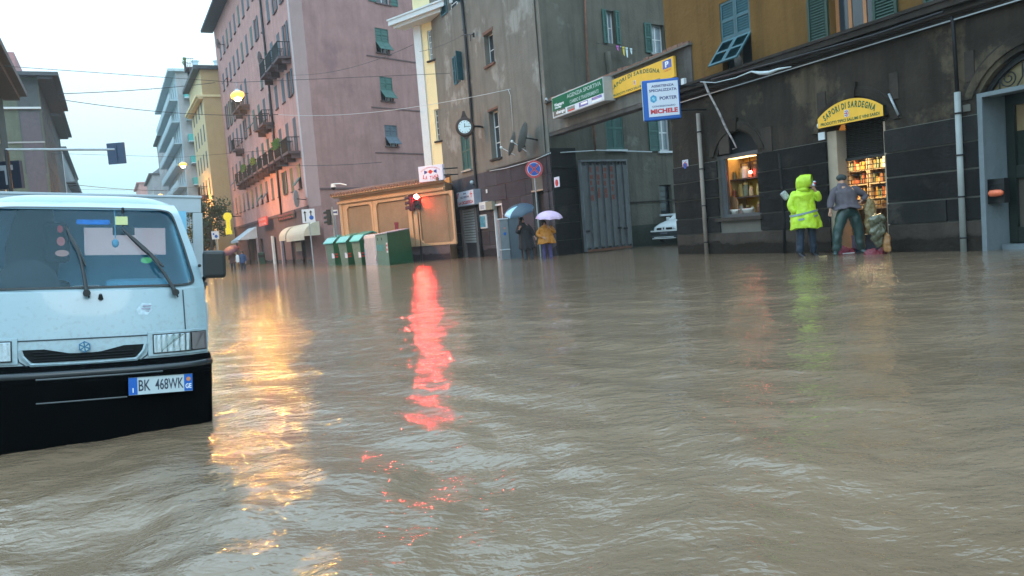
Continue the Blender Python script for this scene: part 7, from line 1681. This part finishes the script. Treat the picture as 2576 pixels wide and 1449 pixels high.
# wipers and nozzle
def spt(px, py, yo=.2, pr=.03):
    x, z = tuv(px, py, yo)
    for _ in range(3): x, z = tuv(px, py, SF_(x, z) - pr)
    return (x, SF_(x, z) - pr, z)
for nm, piv, arm, bl, w3 in (('wiper', (218, 737), [(218, 737), (212, 700), (203, 655), (192, 622)], [(166, 570), (180, 600), (192, 622), (204, 645), (215, 669)], .012), ('wiper', (442, 735), [(442, 735), (415, 690), (393, 660), (372, 634)], [(307, 576), (335, 601), (362, 626), (385, 646), (411, 671)], .014)):
    b = MB(); P_ = [spt(x, y) for x, y in arm]; b.tube(P_, [.014, .010, .008, .007]); q_ = spt(*piv); b.tube([(q_[0], q_[1] - .02, q_[2]), (q_[0], q_[1] + .04, q_[2])], .022, 0, 12); b.tube([spt(x + 6, y + 12, .2, .02) for x, y in arm[:3]], .005)
    wo = b.build('wiper', RB, tk); b = MB(); b.tube([spt(x, y, .2, .018) for x, y in bl], [w3 * .4, w3, w3 * 1.2, w3, w3 * .5], 0, 6); b.build('wiper_blade', RB, wo)
q_ = spt(253, 740, .12, .01); b = MB(); b.tube([(q_[0], q_[1], q_[2] - .03), (q_[0], q_[1] - .015, q_[2])], [.016, .009]); b.build('washer_nozzle', RB, tk)
# door mirrors
for s3 in (1,):
    mx0, mz0 = tuv(511, 700, .32); mx1, mz1 = tuv(566, 630, .32)
    b = MB(); b.box(mx0, mx1, .27, .36, mz0 + .0, mz1); mo = b.build('door_mirror', RB, tk, bevel=.025)
    b = MB(); b.tube([(mx0 + .02, .32, mz0 + .02), (wB, .38, mz0 - .02), (wB - .02, .40, mz0 - .08)], .015); b.tube([(mx0 + .01, .32, mz0 - .04), (wB, .38, mz0 - .07)], .02); b.build('mirror_arm', RB, mo)
    b = MB(); b.box(-mx1 - .0, -mx0, .27, .36, mz0, mz1); mo = b.build('door_mirror', RB, tk, bevel=.025); b = MB(); b.tube([(-mx0 - .02, .32, mz0 + .02), (-wB + .02, .40, mz0 - .08)], .015); b.build('mirror_arm', RB, mo)
b = MB(); q_ = tuv(505, 668, .3); b.ball((wB - .02, .36, q_[1]), .012); b.build('side_repeater', RB, tk)
# flatbed: head frame, posts, drop sides
BG = mat('pale_grey_bed_paint', (.36, .42, .45), .5, var=.08)
YF = 1.5; fx, fz1 = tuv(505, 494, YF); _, fz0 = tuv(490, 535, YF); pxa, _ = tuv(490, 600, YF); fzb = zA
fx2 = tuv(512, 640, YF)[0]
b = MB(); b.box(-fx, fx, YF, YF + .05, fz0, fz1); b.box(-fx - .01, fx + .01, YF - .01, YF + .06, fz1 - .015, fz1 + .004); b.build('headboard_rail', BG, tk, bevel=.004)
for s3 in (-1, 1): b = MB(); b.box(s3 * (fx2 - .075), s3 * fx2, YF - .0, YF + .055, zA - .2, fz0 - .002); b.build('headboard_post', BG, tk, bevel=.004)
b = MB(); b.box(-fx2 - .02, fx2 + .02, YF + .07, YF + 2.2, zA - .12, zA - .06); b.box(-.35, .35, .9, YF + 2.1, zA - .35, zA - .14); b.build('bed_floor', mat('bed_floor', (.06, .07, .07), .8), tk)
for s3 in (-1, 1): b = MB(); b.box(s3 * (fx2 - .0), s3 * (fx2 + .03), YF + .08, YF + 2.2, zA - .06, zA + .28); b.build('drop_side', BG, tk)
b = MB(); b.box(-fx2, fx2, YF + 2.2, YF + 2.23, zA - .06, zA + .28); b.build('tailboard', BG, tk)
b = MB(); 
for x in (-.4, 0, .4): b.tube([(x, YF + .03, zB - .1), (x, YF + .03, fz0)], .012)
b.box(-fx2 + .02, fx2 - .02, YF + .01, YF + .04, zB - .28, zB - .24); b.build('headboard_bars', BG, tk)
for s3 in (-1, 1):
    for y in (.45, 2.6):
        b = MB(); b.tube([(s3 * (wA - .18), y, -.20), (s3 * (wA - .02), y, -.20)], .27, 0, 28); wo = b.build('wheel', K['black'], tk); b = MB(); b.tube([(s3 * (wA - .03), y, -.20), (s3 * (wA - .012), y, -.20)], .16, 0, 20); b.build('rim', K['galv'], wo)
b = MB(); b.box(-wA + .05, wA - .05, .25, 2.9, -.25, zA - .26); b.build('underbody', K['black'], tk)
# ================================================================== PEOPLE
def skin_mesh(name, nodes, edges, m, par, root=0, sub=1):
    ids = list(nodes); me = bpy.data.meshes.new(name); me.from_pydata([nodes[i][:3] for i in ids], [(ids.index(a), ids.index(c)) for a, c in edges], [])
    o = bpy.data.objects.new(name, me); COL.objects.link(o); o.parent = par; me.materials.append(m)
    md = o.modifiers.new('skin', 'SKIN'); md.use_smooth_shade = True; md.branch_smoothing = .3
    sv = me.skin_vertices[0].data
    for k, i in enumerate(ids):
        r_ = nodes[i][3:]; sv[k].radius = (r_[0], r_[1] if len(r_) > 1 else r_[0]); sv[k].use_root = (k == root)
    if sub: s_ = o.modifiers.new('sub', 'SUBSURF'); s_.levels = sub; s_.render_levels = sub
    return o
def person(label, loc, rz, sc, J, jacket, trousers, boots, group=None, hair=None, coat_len=None, jr=1.0, face=(0, -1), hem=.2, tr=1.0, sub=2, hw=1.0):
    t = thing('person', label, 'person', loc, rz, group); t.scale = (sc, sc, sc)
    D = dict(pel=(0, 0, .95), wai=(0, 0, 1.10), che=(0, 0, 1.33), nec=(0, 0, 1.50), hed=(0, -.01, 1.62), top=(0, 0, 1.70),
             sl=(-.18, 0, 1.42), el=(-.25, .02, 1.15), wl=(-.24, -.08, .93), sr=(.18, 0, 1.42), er=(.25, .02, 1.15), wr=(.24, -.08, .93),
             hl=(-.09, 0, .90), kl=(-.11, -.02, .50), al=(-.12, .03, .09), tl=(-.13, -.15, .03), hr=(.09, 0, .90), kr=(.11, -.02, .50), ar=(.12, .03, .09), tr=(.13, -.15, .03))
    D.update(J)
    r = dict(pel=(.15, .12), wai=(.13, .10), che=(.16, .11), nec=(.055,), hed=(.085, .095), top=(.06, .07), sl=(.06,), el=(.042,), wl=(.026,), sr=(.06,), er=(.042,), wr=(.026,), hl=(.085,), kl=(.06,), al=(.038,), tl=(.035, .025), hr=(.085,), kr=(.06,), ar=(.038,), tr=(.035, .025))
    N = {k: (*D[k], *r[k]) for k in D if k in r}
    E = [('pel', 'wai'), ('wai', 'che'), ('che', 'nec'), ('nec', 'hed'), ('hed', 'top'), ('che', 'sl'), ('sl', 'el'), ('el', 'wl'), ('che', 'sr'), ('sr', 'er'), ('er', 'wr'), ('pel', 'hl'), ('hl', 'kl'), ('kl', 'al'), ('al', 'tl'), ('pel', 'hr'), ('hr', 'kr'), ('kr', 'ar'), ('ar', 'tr')]
    # nose
    fx_, fy_ = face; hd = Vector(D['hed']); N['nose'] = (hd.x + fx_ * .115, hd.y + fy_ * .115, hd.z - .01, .012, .012); E.append(('hed', 'nose'))
    for s_, w_, e_ in (('l', 'wl', 'el'), ('r', 'wr', 'er')):
        a = Vector(D[w_]); d = (a - Vector(D[e_])).normalized(); side = d.cross(Vector((0, 1, .2))).normalized(); palm = a + d * .06; N['p' + s_] = (*palm, .034, .018); E.append((w_, 'p' + s_)); bend = Vector(D['hand_' + s_]) if 'hand_' + s_ in D else Vector((0, -.35, -.3))
        for q in range(4):
            b0 = palm + side * (-.03 + .02 * q) + d * .03; b1 = b0 + (d + bend * .5).normalized() * (.035 + .004 * (q in (1, 2))); b2 = b1 + (d * .6 + bend).normalized() * .028
            for nm, p_, rr in (('a', b0, .0085), ('b', b1, .008), ('c', b2, .0065)): N['f%s%d%s' % (s_, q, nm)] = (*p_, rr, rr)
            E += [('p' + s_, 'f%s%da' % (s_, q)), ('f%s%da' % (s_, q), 'f%s%db' % (s_, q)), ('f%s%db' % (s_, q), 'f%s%dc' % (s_, q))]
        t0 = palm + side * .038 - d * .01; t1 = t0 + (side + d * .8 + bend * .3).normalized() * .035
        N['t%sa' % s_] = (*t0, .010, .010); N['t%sb' % s_] = (*t1, .008, .008); E += [('p' + s_, 't%sa' % s_), ('t%sa' % s_, 't%sb' % s_)]

    skin_mesh('body', N, E, K['skin'], t, 0, 1)
    # face details
    for sx in (-1, 1):
        e = hd + Vector((fx_ * .086 - fy_ * sx * .032, fy_ * .086 + fx_ * sx * .032, .012)); b = MB(); b.ball(e, .013); b.build('eye', K['dark'], t)
        e = hd + Vector((-fy_ * sx * .085, fx_ * sx * .085, 0)); b = MB(); b.ball(e, .014, .018, .028); b.build('ear', K['skin'], t)
    e = hd + Vector((fx_ * .09, fy_ * .09, -.045)); b = MB(); b.ball(e, .022, .012, .006); b.build('mouth', mat('lips', (.30, .10, .08), .5, var=0), t)
    # trousers
    T = {k: D[k] for k in ('pel', 'wai', 'hl', 'kl', 'al', 'hr', 'kr', 'ar')}
    R_ = dict(pel=(.165 * tr, .13 * tr), wai=(.15 * tr, .12 * tr), hl=(.105 * tr,), kl=(.085 * tr,), al=(.075 * tr,), hr=(.105 * tr,), kr=(.085 * tr,), ar=(.075 * tr,))
    skin_mesh('trousers', {k: (*T[k], *R_[k]) for k in T}, [('pel', 'wai'), ('pel', 'hl'), ('hl', 'kl'), ('kl', 'al'), ('pel', 'hr'), ('hr', 'kr'), ('kr', 'ar')], trousers, t, 0, sub)
    for a, b_ in (('al', 'tl'), ('ar', 'tr')): 
        p = Vector(D[a]); skin_mesh('boot', {0: (p.x, p.y, p.z + .2, .062, .062), 1: (*p, .06, .06), 2: (*D[b_], .05, .04)}, [(0, 1), (1, 2)], boots, t, 0, sub)
    # jacket: folded torso shell plus sleeves
    zh = coat_len if coat_len else .86; pv = Vector(D['pel']); wv, cv, nv = Vector(D['wai']), Vector(D['che']), Vector(D['nec'])
    sh_z = (D['sl'][2] + D['sr'][2]) / 2; sw_ = (Vector(D['sr']) - Vector(D['sl'])).length / 2
    sec = [(zh, hem * 1.28 * jr, hem * 1.02 * jr, pv), (zh + .03, hem * 1.30 * jr, hem * 1.04 * jr, pv), (zh + (wv.z - zh) * .5, (hem * 1.15) * jr, hem * .95 * jr, pv * .5 + wv * .5), (wv.z, .20 * jr, .155 * jr, wv), (cv.z - .08, .215 * jr, .16 * jr, wv * .3 + cv * .7), (cv.z + .02, .22 * jr, .155 * jr, cv), (sh_z + .0, (sw_ + .035) * (.5 + .5 * jr), .125 * jr, cv * .5 + nv * .5), (sh_z + .06, sw_ * .72, .10, nv), (nv.z + .03, .085, .085, nv), (nv.z + .05, .07, .07, nv)]
    rsj = random.Random(len(label)); nA = 36; ph = [rsj.uniform(0, 6.28) for _ in range(5)]; rg = []
    for z, rx, ry, c in sec:
        fo = .055 if z < wv.z else .03
        row = []
        for k in range(nA):
            an = 2 * math.pi * k / nA; f_ = 1 + fo * (math.sin(5 * an + ph[0] + 3 * z) + .6 * math.sin(9 * an + ph[1] - 5 * z)) * (1 if z < nv.z else 0)
            row.append((c.x + rx * f_ * math.cos(an), c.y + ry * f_ * math.sin(an), z + (.018 * math.sin(3 * an + ph[2]) + .012 * math.sin(7 * an) if z <= zh + .03 else 0)))
        rg.append(row)
    b = MB(); b.loft(rg, caps=False); b.add(rg[0][::-1], [tuple(range(nA))]); jo = b.build('jacket', jacket, t, smooth=True, sub=1)
    fold = bpy.data.textures.get('folds') or bpy.data.textures.new('folds', 'CLOUDS'); fold.noise_scale = .11
    def crease(o, s_): d_ = o.modifiers.new('creases', 'DISPLACE'); d_.texture = fold; d_.strength = s_; d_.mid_level = .5; d_.texture_coords = 'LOCAL'
    jo.modifiers['sub'].levels = jo.modifiers['sub'].render_levels = 2; crease(jo, .05)
    for s_ in 'lr':
        w_, e_, sh = Vector(D['w' + s_]), Vector(D['e' + s_]), Vector(D['s' + s_]); q_ = jr * .5 + .5
        sl_ = skin_mesh('sleeve', {0: (*(sh + (cv - sh) * .25), .10 * q_, .10 * q_), 1: (*sh, .092 * q_, .092 * q_), 2: (*(sh * .5 + e_ * .5), .082 * q_, .082 * q_), 3: (*e_, .074 * q_, .074 * q_), 4: (*(w_ * .5 + e_ * .5), .068 * q_, .066 * q_), 5: (*(w_ + (e_ - w_) * .10), .054 * q_, .054 * q_)}, [(0, 1), (1, 2), (2, 3), (3, 4), (4, 5)], jacket, jo, 0, 2); crease(sl_, .035)
    for o_ in [o for o in bpy.data.objects if o.parent == t and o.name.startswith('trousers')]: crease(o_, .05 * tr)
    if hair:
        hm_, kind = hair; b = MB()
        if kind == 'short': b.ball((hd.x - fx_ * .02, hd.y - fy_ * .02, hd.z + .035), .098, .105, .09)
        elif kind == 'long': b.ball((hd.x - fx_ * .03, hd.y - fy_ * .03, hd.z + .02), .105, .11, .115); b.ball((hd.x - fx_ * .06, hd.y - fy_ * .06, hd.z - .12), .10, .09, .13)
        elif kind == 'cap':
            b.ball((hd.x, hd.y, hd.z + .04), .105, .115, .075); b.ball((hd.x + fx_ * .12, hd.y + fy_ * .12, hd.z + .03), .07, .07, .014)
        elif kind == 'hood':
            A = [2 * math.pi * k / 18 for k in range(18)]; rg = []
            for q, (off, ry, rz_, dz) in enumerate(((-.17, .03, .05, -.02), (-.14, .10, .12, -.01), (-.06, .145, .165, .0), (.04, .14, .165, .005), (.12, .105, .135, .03), (.165, .085, .11, .045))):
                rg.append([(hd.x + fx_ * off - fy_ * ry * math.cos(a), hd.y + fy_ * off + fx_ * ry * math.cos(a), hd.z + .02 + dz + rz_ * math.sin(a) - (.05 if q < 3 and math.sin(a) < 0 else 0)) for a in A])
            for q in range(5): b.ring(rg[q], rg[q + 1])
            b.add(rg[0], [tuple(range(18))]); b.tube([(D['nec'][0], D['nec'][1], D['nec'][2] - .06), (hd.x - fx_ * .03, hd.y - fy_ * .03, hd.z - .08)], [.14, .12], 0, 14)
        b.build({'short': 'hair', 'long': 'hair', 'cap': 'cap', 'hood': 'hood'}[kind], hm_, t, smooth=True)
    return t
def umbrella(label, handle, apex, rad, dep, m, m2=None, tilt=(0, 0), name='umbrella'):
    """apex world point; handle world point"""
    t = thing(name, label, 'umbrella', apex, 0); ax = (Vector(apex) - Vector(handle)); ax.z = abs(ax.z)
    n = 8; b = MB(); rings = []; sub = 4
    for j in range(7):
        q = j / 6; rr = rad * math.sin(q * math.pi / 2 * .92) / math.sin(math.pi / 2 * .92); zz = -dep * (1 - math.cos(q * math.pi / 2)) * 1.0; rg = []
        for i in range(n * sub):
            a = 2 * math.pi * i / (n * sub); s_ = (i % sub) / sub; sc_ = 1 - .06 * q * math.sin(math.pi * s_); rg.append((rr * sc_ * math.cos(a), rr * sc_ * math.sin(a), zz - (.0 if q < .99 else 0) + .04 * q * q * math.sin(math.pi * s_) * rad))
        rings.append(rg)
    for j in range(6): 
        base = len(b.v); b.v += rings[j] + rings[j + 1]; N_ = n * sub
        for i in range(N_): k = (i + 1) % N_; b.f.append([base + i, base + k, base + N_ + k, base + N_ + i]); b.m.append(1 if (m2 and (i // sub) in (4,)) else 0)
    Mx = Matrix.Rotation(R(tilt[0]), 4, 'Y') @ Matrix.Rotation(R(tilt[1]), 4, 'X'); b.xf(Mx); b.build('canopy', [m, m2 or m], t, smooth=False)
    b = MB()
    for i in range(n): a = 2 * math.pi * i / n; b.tube([(0, 0, -.04), (rad * .5 * math.cos(a), rad * .5 * math.sin(a), -dep * .28), (rad * math.cos(a) * .98, rad * math.sin(a) * .98, -dep * .98)], .006, 0, 4)
    b.xf(Mx); b.build('ribs', K['iron'], t)
    b = MB(); b.tube([(Mx @ Vector((0, 0, .07))), (0, 0, 0), tuple(Vector(handle) - Vector(apex))], [.006, .010, .012]); b.build('shaft', K['iron'], t)
    return t
HV = mat('hi_vis_yellow', (.46, .68, .03), .5, var=.16, scale=7, bump=.07, bscale=7)
NAVY = mat('navy_trousers', (.015, .03, .055), .6, var=.3, scale=6, bump=.02, bscale=10); BLK = mat('black_coat', (.012, .011, .014), .8, var=.2)
BOOT = mat('black_boots', (.008, .009, .012), .4, var=0)
g_ = G(2031, 644); hp = Vector((g_.x, g_.y, -.04))
hv = person('person in a bright hi-vis yellow hooded jacket drinking from a can', hp, R(0), 1.07,
    dict(wai=(-.03, .0, 1.10), che=(-.05, 0, 1.34), nec=(-.03, -.01, 1.49), hed=(.0, -.03, 1.60), top=(-.01, -.02, 1.68), sl=(-.22, .0, 1.38), el=(-.33, -.02, 1.12), wl=(-.22, -.12, .95),
         sr=(.13, -.02, 1.40), er=(.30, -.12, 1.22), wr=(.17, -.18, 1.44), hand_r=(-.6, .1, .2), hl=(-.10, 0, .90), kl=(-.13, 0, .48), al=(-.15, .02, .08), tl=(-.10, -.15, .02), hr=(.10, 0, .90), kr=(.12, -.02, .48), ar=(.14, .02, .08), tr=(.2, -.14, .02)),
    HV, NAVY, BOOT, hair=(HV, 'hood'), coat_len=.64, jr=1.18, face=(.80, -.60), hem=.225, tr=1.05)
b = MB(); 
for z, yy in ((.86, .0), (.97, .02)):
    A = [2 * math.pi * k / 24 for k in range(24)]; b.ring([(-.03 + .300 * math.cos(a), .245 * math.sin(a), z + .05 * math.cos(a) - .02) for a in A], [(-.03 + .298 * math.cos(a), .243 * math.sin(a), z + .04 + .05 * math.cos(a) - .02) for a in A])
b.build('reflective_band', mat('reflective_grey', (.22, .30, .33), .35, var=.2), hv)
def hvp(x, y, z): return hp + Vector((x, y, z)) * 1.07
t = thing('drinks_can', 'small white and red drinks can held to the mouth of the person in yellow', 'can', hvp(.13, -.22, 1.53)); b = MB(); b.tube([(0, 0, 0), (.03, 0, .10)], .034, 0, 12); b.build('can_body', mat('white_can', (.55, .6, .7), .3, metal=.3, var=0), t); b = MB(); b.tube([(.012, 0, .03), (.022, 0, .07)], .0355, 0, 12); b.build('red_label', K['red'], t)
t = thing('striped_bag', 'black and white strap bag behind the shoulder of the person in yellow', 'bag', hvp(-.30, .16, 1.30)); b = MB(); b.box(-.07, .07, -.05, .05, 0, .2); b.xf(Matrix.Rotation(R(-35), 4, 'Y')); b.build('bag', mat('silver_bag', (.35, .38, .38), .4, var=.6, scale=25), t, bevel=.02)
g_ = G(2132, 639); mp_ = Vector((g_.x, g_.y - .1, -.02)); SW = mat('grey_mauve_sweater', (.105, .09, .105), .9, var=.15, bump=.02, bscale=12); WD = mat('green_waders', (.022, .052, .050), .28, var=.35, scale=5, coat=.3, bump=.04, bscale=8)
m2 = person('person in a grey sweater and shiny green waders seen from behind in the lit doorway', mp_, 0, 1.06,
    dict(pel=(.0, 0, .93), wai=(.02, .02, 1.08), che=(-.03, .06, 1.32), nec=(-.05, .10, 1.48), hed=(-.03, .14, 1.60), top=(-.03, .14, 1.68), sl=(-.22, .06, 1.38), el=(-.32, .06, 1.14), wl=(-.36, .0, .98), sr=(.20, .06, 1.38), er=(.42, .02, 1.22), wr=(.30, -.02, 1.12), kl=(-.22, .0, .50), al=(-.27, .02, .07), tl=(-.34, -.08, .02), hl=(-.12, 0, .88), hr=(.14, 0, .88), kr=(.22, 0, .50), ar=(.27, .02, .07), tr=(.36, -.10, .02)),
    SW, WD, WD, hair=(mat('dark_cap', (.04, .05, .05), .8), 'cap'), coat_len=.98, jr=1.12, face=(.3, .95), hem=.20, tr=1.28)
def lump(name, lab, cat, loc, rx, ry, h, m, seed=0, rz=0, n=18, sh=((.6, 0), (1, .12), (1.05, .4), (.95, .7), (.6, .93), (.25, 1))):
    rs = random.Random(seed); t = thing(name, lab, cat, loc, rz); rg = []; ph = [rs.uniform(.86, 1.12) for _ in range(n)]
    for s_, q in sh: rg.append([(rx * s_ * ph[k] * rs.uniform(.95, 1.05) * math.cos(2 * math.pi * k / n), ry * s_ * ph[k] * math.sin(2 * math.pi * k / n), h * q + rs.uniform(-.01, .01) * h) for k in range(n)])
    b = MB(); b.loft(rg); o = b.build(name + '_body', m, t, smooth=True, sub=3); d_ = o.modifiers.new('crumple', 'DISPLACE'); tx = bpy.data.textures.new('crumple', 'CLOUDS'); tx.noise_scale = .16; tx.noise_depth = 3; d_.texture = tx; d_.strength = rx * .9; d_.mid_level = .5; d_.texture_coords = 'GLOBAL'; return t
BG_ = mat('beige_plastic_sack', (.22, .16, .07), .4, var=.2, scale=6, bump=.05, bscale=9); CL = mat('clear_plastic_sack', (.10, .10, .06), .25, var=.35, scale=5, bump=.08, bscale=8, coat=.5)
lump('beige_sack', 'long beige plastic sack held by the person in the grey sweater', 'sack', mp_ + Vector((.46, -.12, .42)), .13, .11, .80, BG_, 1, sh=((.5, 0), (.85, .05), (1, .25), (1.05, .5), (.95, .75), (.55, .96), (.2, 1)))
g_ = G(2216, 640); 
lump('clear_sack', 'crumpled clear plastic sack standing at the right side of the doorway', 'sack', Vector((g_.x, g_.y + .1, .12)), .17, .14, .74, CL, 2, sh=((.25, 0), (.5, .12), (.85, .45), (1.0, .75), (.95, .93), (.6, 1.0)))
lump('orange_tinted_sack', 'small amber plastic sack wedged beside the right door jamb', 'sack', Vector((g_.x + .17, g_.y + .06, .02)), .08, .08, .42, mat('amber_plastic', (.35, .17, .06), .3, var=.3, bump=.05, bscale=9), 5)
lump('red_sack', 'dark red sack lying in the doorway water', 'sack', Vector((g_.x, g_.y + .22, -.06)), .24, .15, .16, mat('dark_red_sack', (.16, .012, .025), .5, var=.3), 3)
lump('red_cloth', 'small dark red bundle between the boots of the person in waders', 'bundle', Vector((mp_.x + .05, mp_.y + .3, -.05)), .22, .15, .2, mat('red_bundle', (.2, .02, .04), .6, var=.3), 6)
t = thing('floating_board', 'white scrap floating in front of the lit doorway', 'debris', Vector((mp_.x + .02, mp_.y + .1, .01))); b = MB(); b.hprism([(-.14, -.03), (.12, -.05), (.15, .03), (-.11, .05)], 0, .015); b.build('scrap', K['white_paint'], t)
t = thing('floating_board', 'pale litter scrap floating left of the doorway boots', 'debris', Vector((mp_.x - .62, mp_.y - .05, .0))); b = MB(); b.hprism([(-.10, -.03), (.08, -.04), (.11, .03), (-.07, .04)], 0, .015); b.build('scrap', mat('ochre_litter', (.35, .26, .12), .7, var=.5, scale=14), t)
t = thing('blue_crate', 'dark blue plastic crate behind the sacks in the doorway', 'crate', Vector((mp_.x + .52, mp_.y + .35, -.05))); b = MB(); b.box(-.24, .24, -.15, .15, 0, .45); [b.box(-.25, .25, -.16, -.15, z, z + .03) for z in (.1, .2, .3, .41)]; b.build('crate_body', mat('navy_plastic', (.02, .05, .10), .4, var=.2), t)
# two people with umbrellas
g_ = G(1329, 653); bp = Vector((g_.x, g_.y, -.12))
bc = person('person in a long black coat holding the dark blue umbrella', bp, 0, 1.03,
    dict(hed=(-.13, -.03, 1.58), nec=(-.12, 0, 1.46), top=(-.13, 0, 1.66), che=(-.08, 0, 1.30), wai=(-.04, 0, 1.08), sl=(-.25, 0, 1.36), el=(-.33, -.05, 1.12), wl=(-.24, -.22, 1.28), hand_l=(.2, -.2, .6), sr=(.10, 0, 1.36), er=(.22, .0, 1.12), wr=(.30, -.10, .94), kl=(-.10, 0, .48), al=(-.08, 0, .08), kr=(.12, 0, .48), ar=(.14, 0, .08)),
    BLK, mat('dark_jeans', (.035, .05, .06), .8, var=.2), BOOT, hair=(K['hair'], 'long'), coat_len=.52, jr=1.15, face=(.5, -.86), hem=.20)
s_ = bp.y / FPX
umbrella('dark blue umbrella with one pale panel tilted over the person in black', bp + Vector((-.24, -.24, 1.38)) * 1.03, at(1303, 518, bp.y - .15), .60, .24, mat('blue_umbrella', (.035, .065, .10), .5, var=.1), mat('pale_blue_panel', (.30, .52, .66), .4, var=.05), tilt=(-12, 22))
g_ = G(1379, 650); op = Vector((g_.x, g_.y + .1, -.20))
oc = person('person in an orange jacket standing under the pink umbrella', op, 0, .98,
    dict(hed=(-.06, -.03, 1.56), nec=(-.04, 0, 1.46), top=(-.05, 0, 1.64), sl=(-.20, 0, 1.36), el=(-.36, -.04, 1.14), wl=(-.14, -.24, 1.02), hand_l=(.4, -.1, 0), sr=(.20, 0, 1.38), er=(.34, -.05, 1.16), wr=(.14, -.18, 1.36), hand_r=(-.2, -.1, .5), kl=(-.12, 0, .48), kr=(.12, 0, .48)),
    mat('orange_jacket', (.42, .16, .012), .6, var=.12, bump=.02, bscale=8), mat('purple_trousers', (.07, .055, .16), .7, var=.25, scale=4), BOOT, hair=(K['hair'], 'long'), coat_len=.78, jr=1.3, face=(.2, -.98), hem=.215)
umbrella('pale pink umbrella held over the person in orange', op + Vector((.13, -.2, 1.42)) * .98, at(1381, 530, op.y - .1), .52, .30, mat('pink_umbrella', (.66, .47, .66), .5, var=.06), tilt=(3, 6))
# far pedestrians
g_ = G(586, 661); fp = Vector((g_.x, g_.y - 14, -.3)); fp = at(586, 661, 62).xy.to_3d() + Vector((0, 0, -.3))
person('distant person in brown under the maroon umbrella', fp, 0, 1.0, {}, mat('brown_coat', (.08, .05, .05), .8), NAVY, BOOT, hair=(K['hair'], 'short'), coat_len=.7, sub=1)
umbrella('distant maroon umbrella tilted beside the tan wall', fp + Vector((-.2, -.1, 1.3)), fp + Vector((-.15, -.1, 1.95)), .68, .34, mat('maroon_umbrella', (.10, .025, .035), .6, var=.1), tilt=(-15, 30))
fp = at(611, 660, 58).xy.to_3d() + Vector((0, 0, -.45))
person('distant person in blue carrying a white bag near the pink shopfronts', fp, 0, 1.0, {}, mat('blue_coat', (.03, .06, .14), .8), NAVY, BOOT, hair=(K['hair'], 'short'), sub=1)
t = thing('white_bag', 'small white bag carried by the distant person in blue', 'bag', fp + Vector((-.3, -.15, .95))); b = MB(); b.loft([[(x * s3, y * s3, z) for x, y in ((-.12, -.06), (.12, -.06), (.12, .06), (-.12, .06))] for s3, z in ((.8, 0), (1, .2), (.9, .45), (.3, .55))]); b.build('bag', K['white_paint'], t)
# ================================================================== HAZE
mb = MB(); mb.box(-170, 170, -62, 335, -1.5, 60)
hz_ = mb.build('haze', bpy.data.materials.new('rain_haze'))
m = hz_.data.materials[0]; m.use_nodes = True; t_ = m.node_tree; t_.nodes.clear()
o_ = t_.nodes.new('ShaderNodeOutputMaterial'); v_ = t_.nodes.new('ShaderNodeVolumePrincipled'); v_.inputs['Density'].default_value = .0006; v_.inputs['Color'].default_value = (.80, .92, .96, 1); v_.inputs['Anisotropy'].default_value = .2
t_.links.new(v_.outputs[0], o_.inputs['Volume'])
tag(hz_, 'rainy grey haze filling the street', 'haze', kind='stuff')
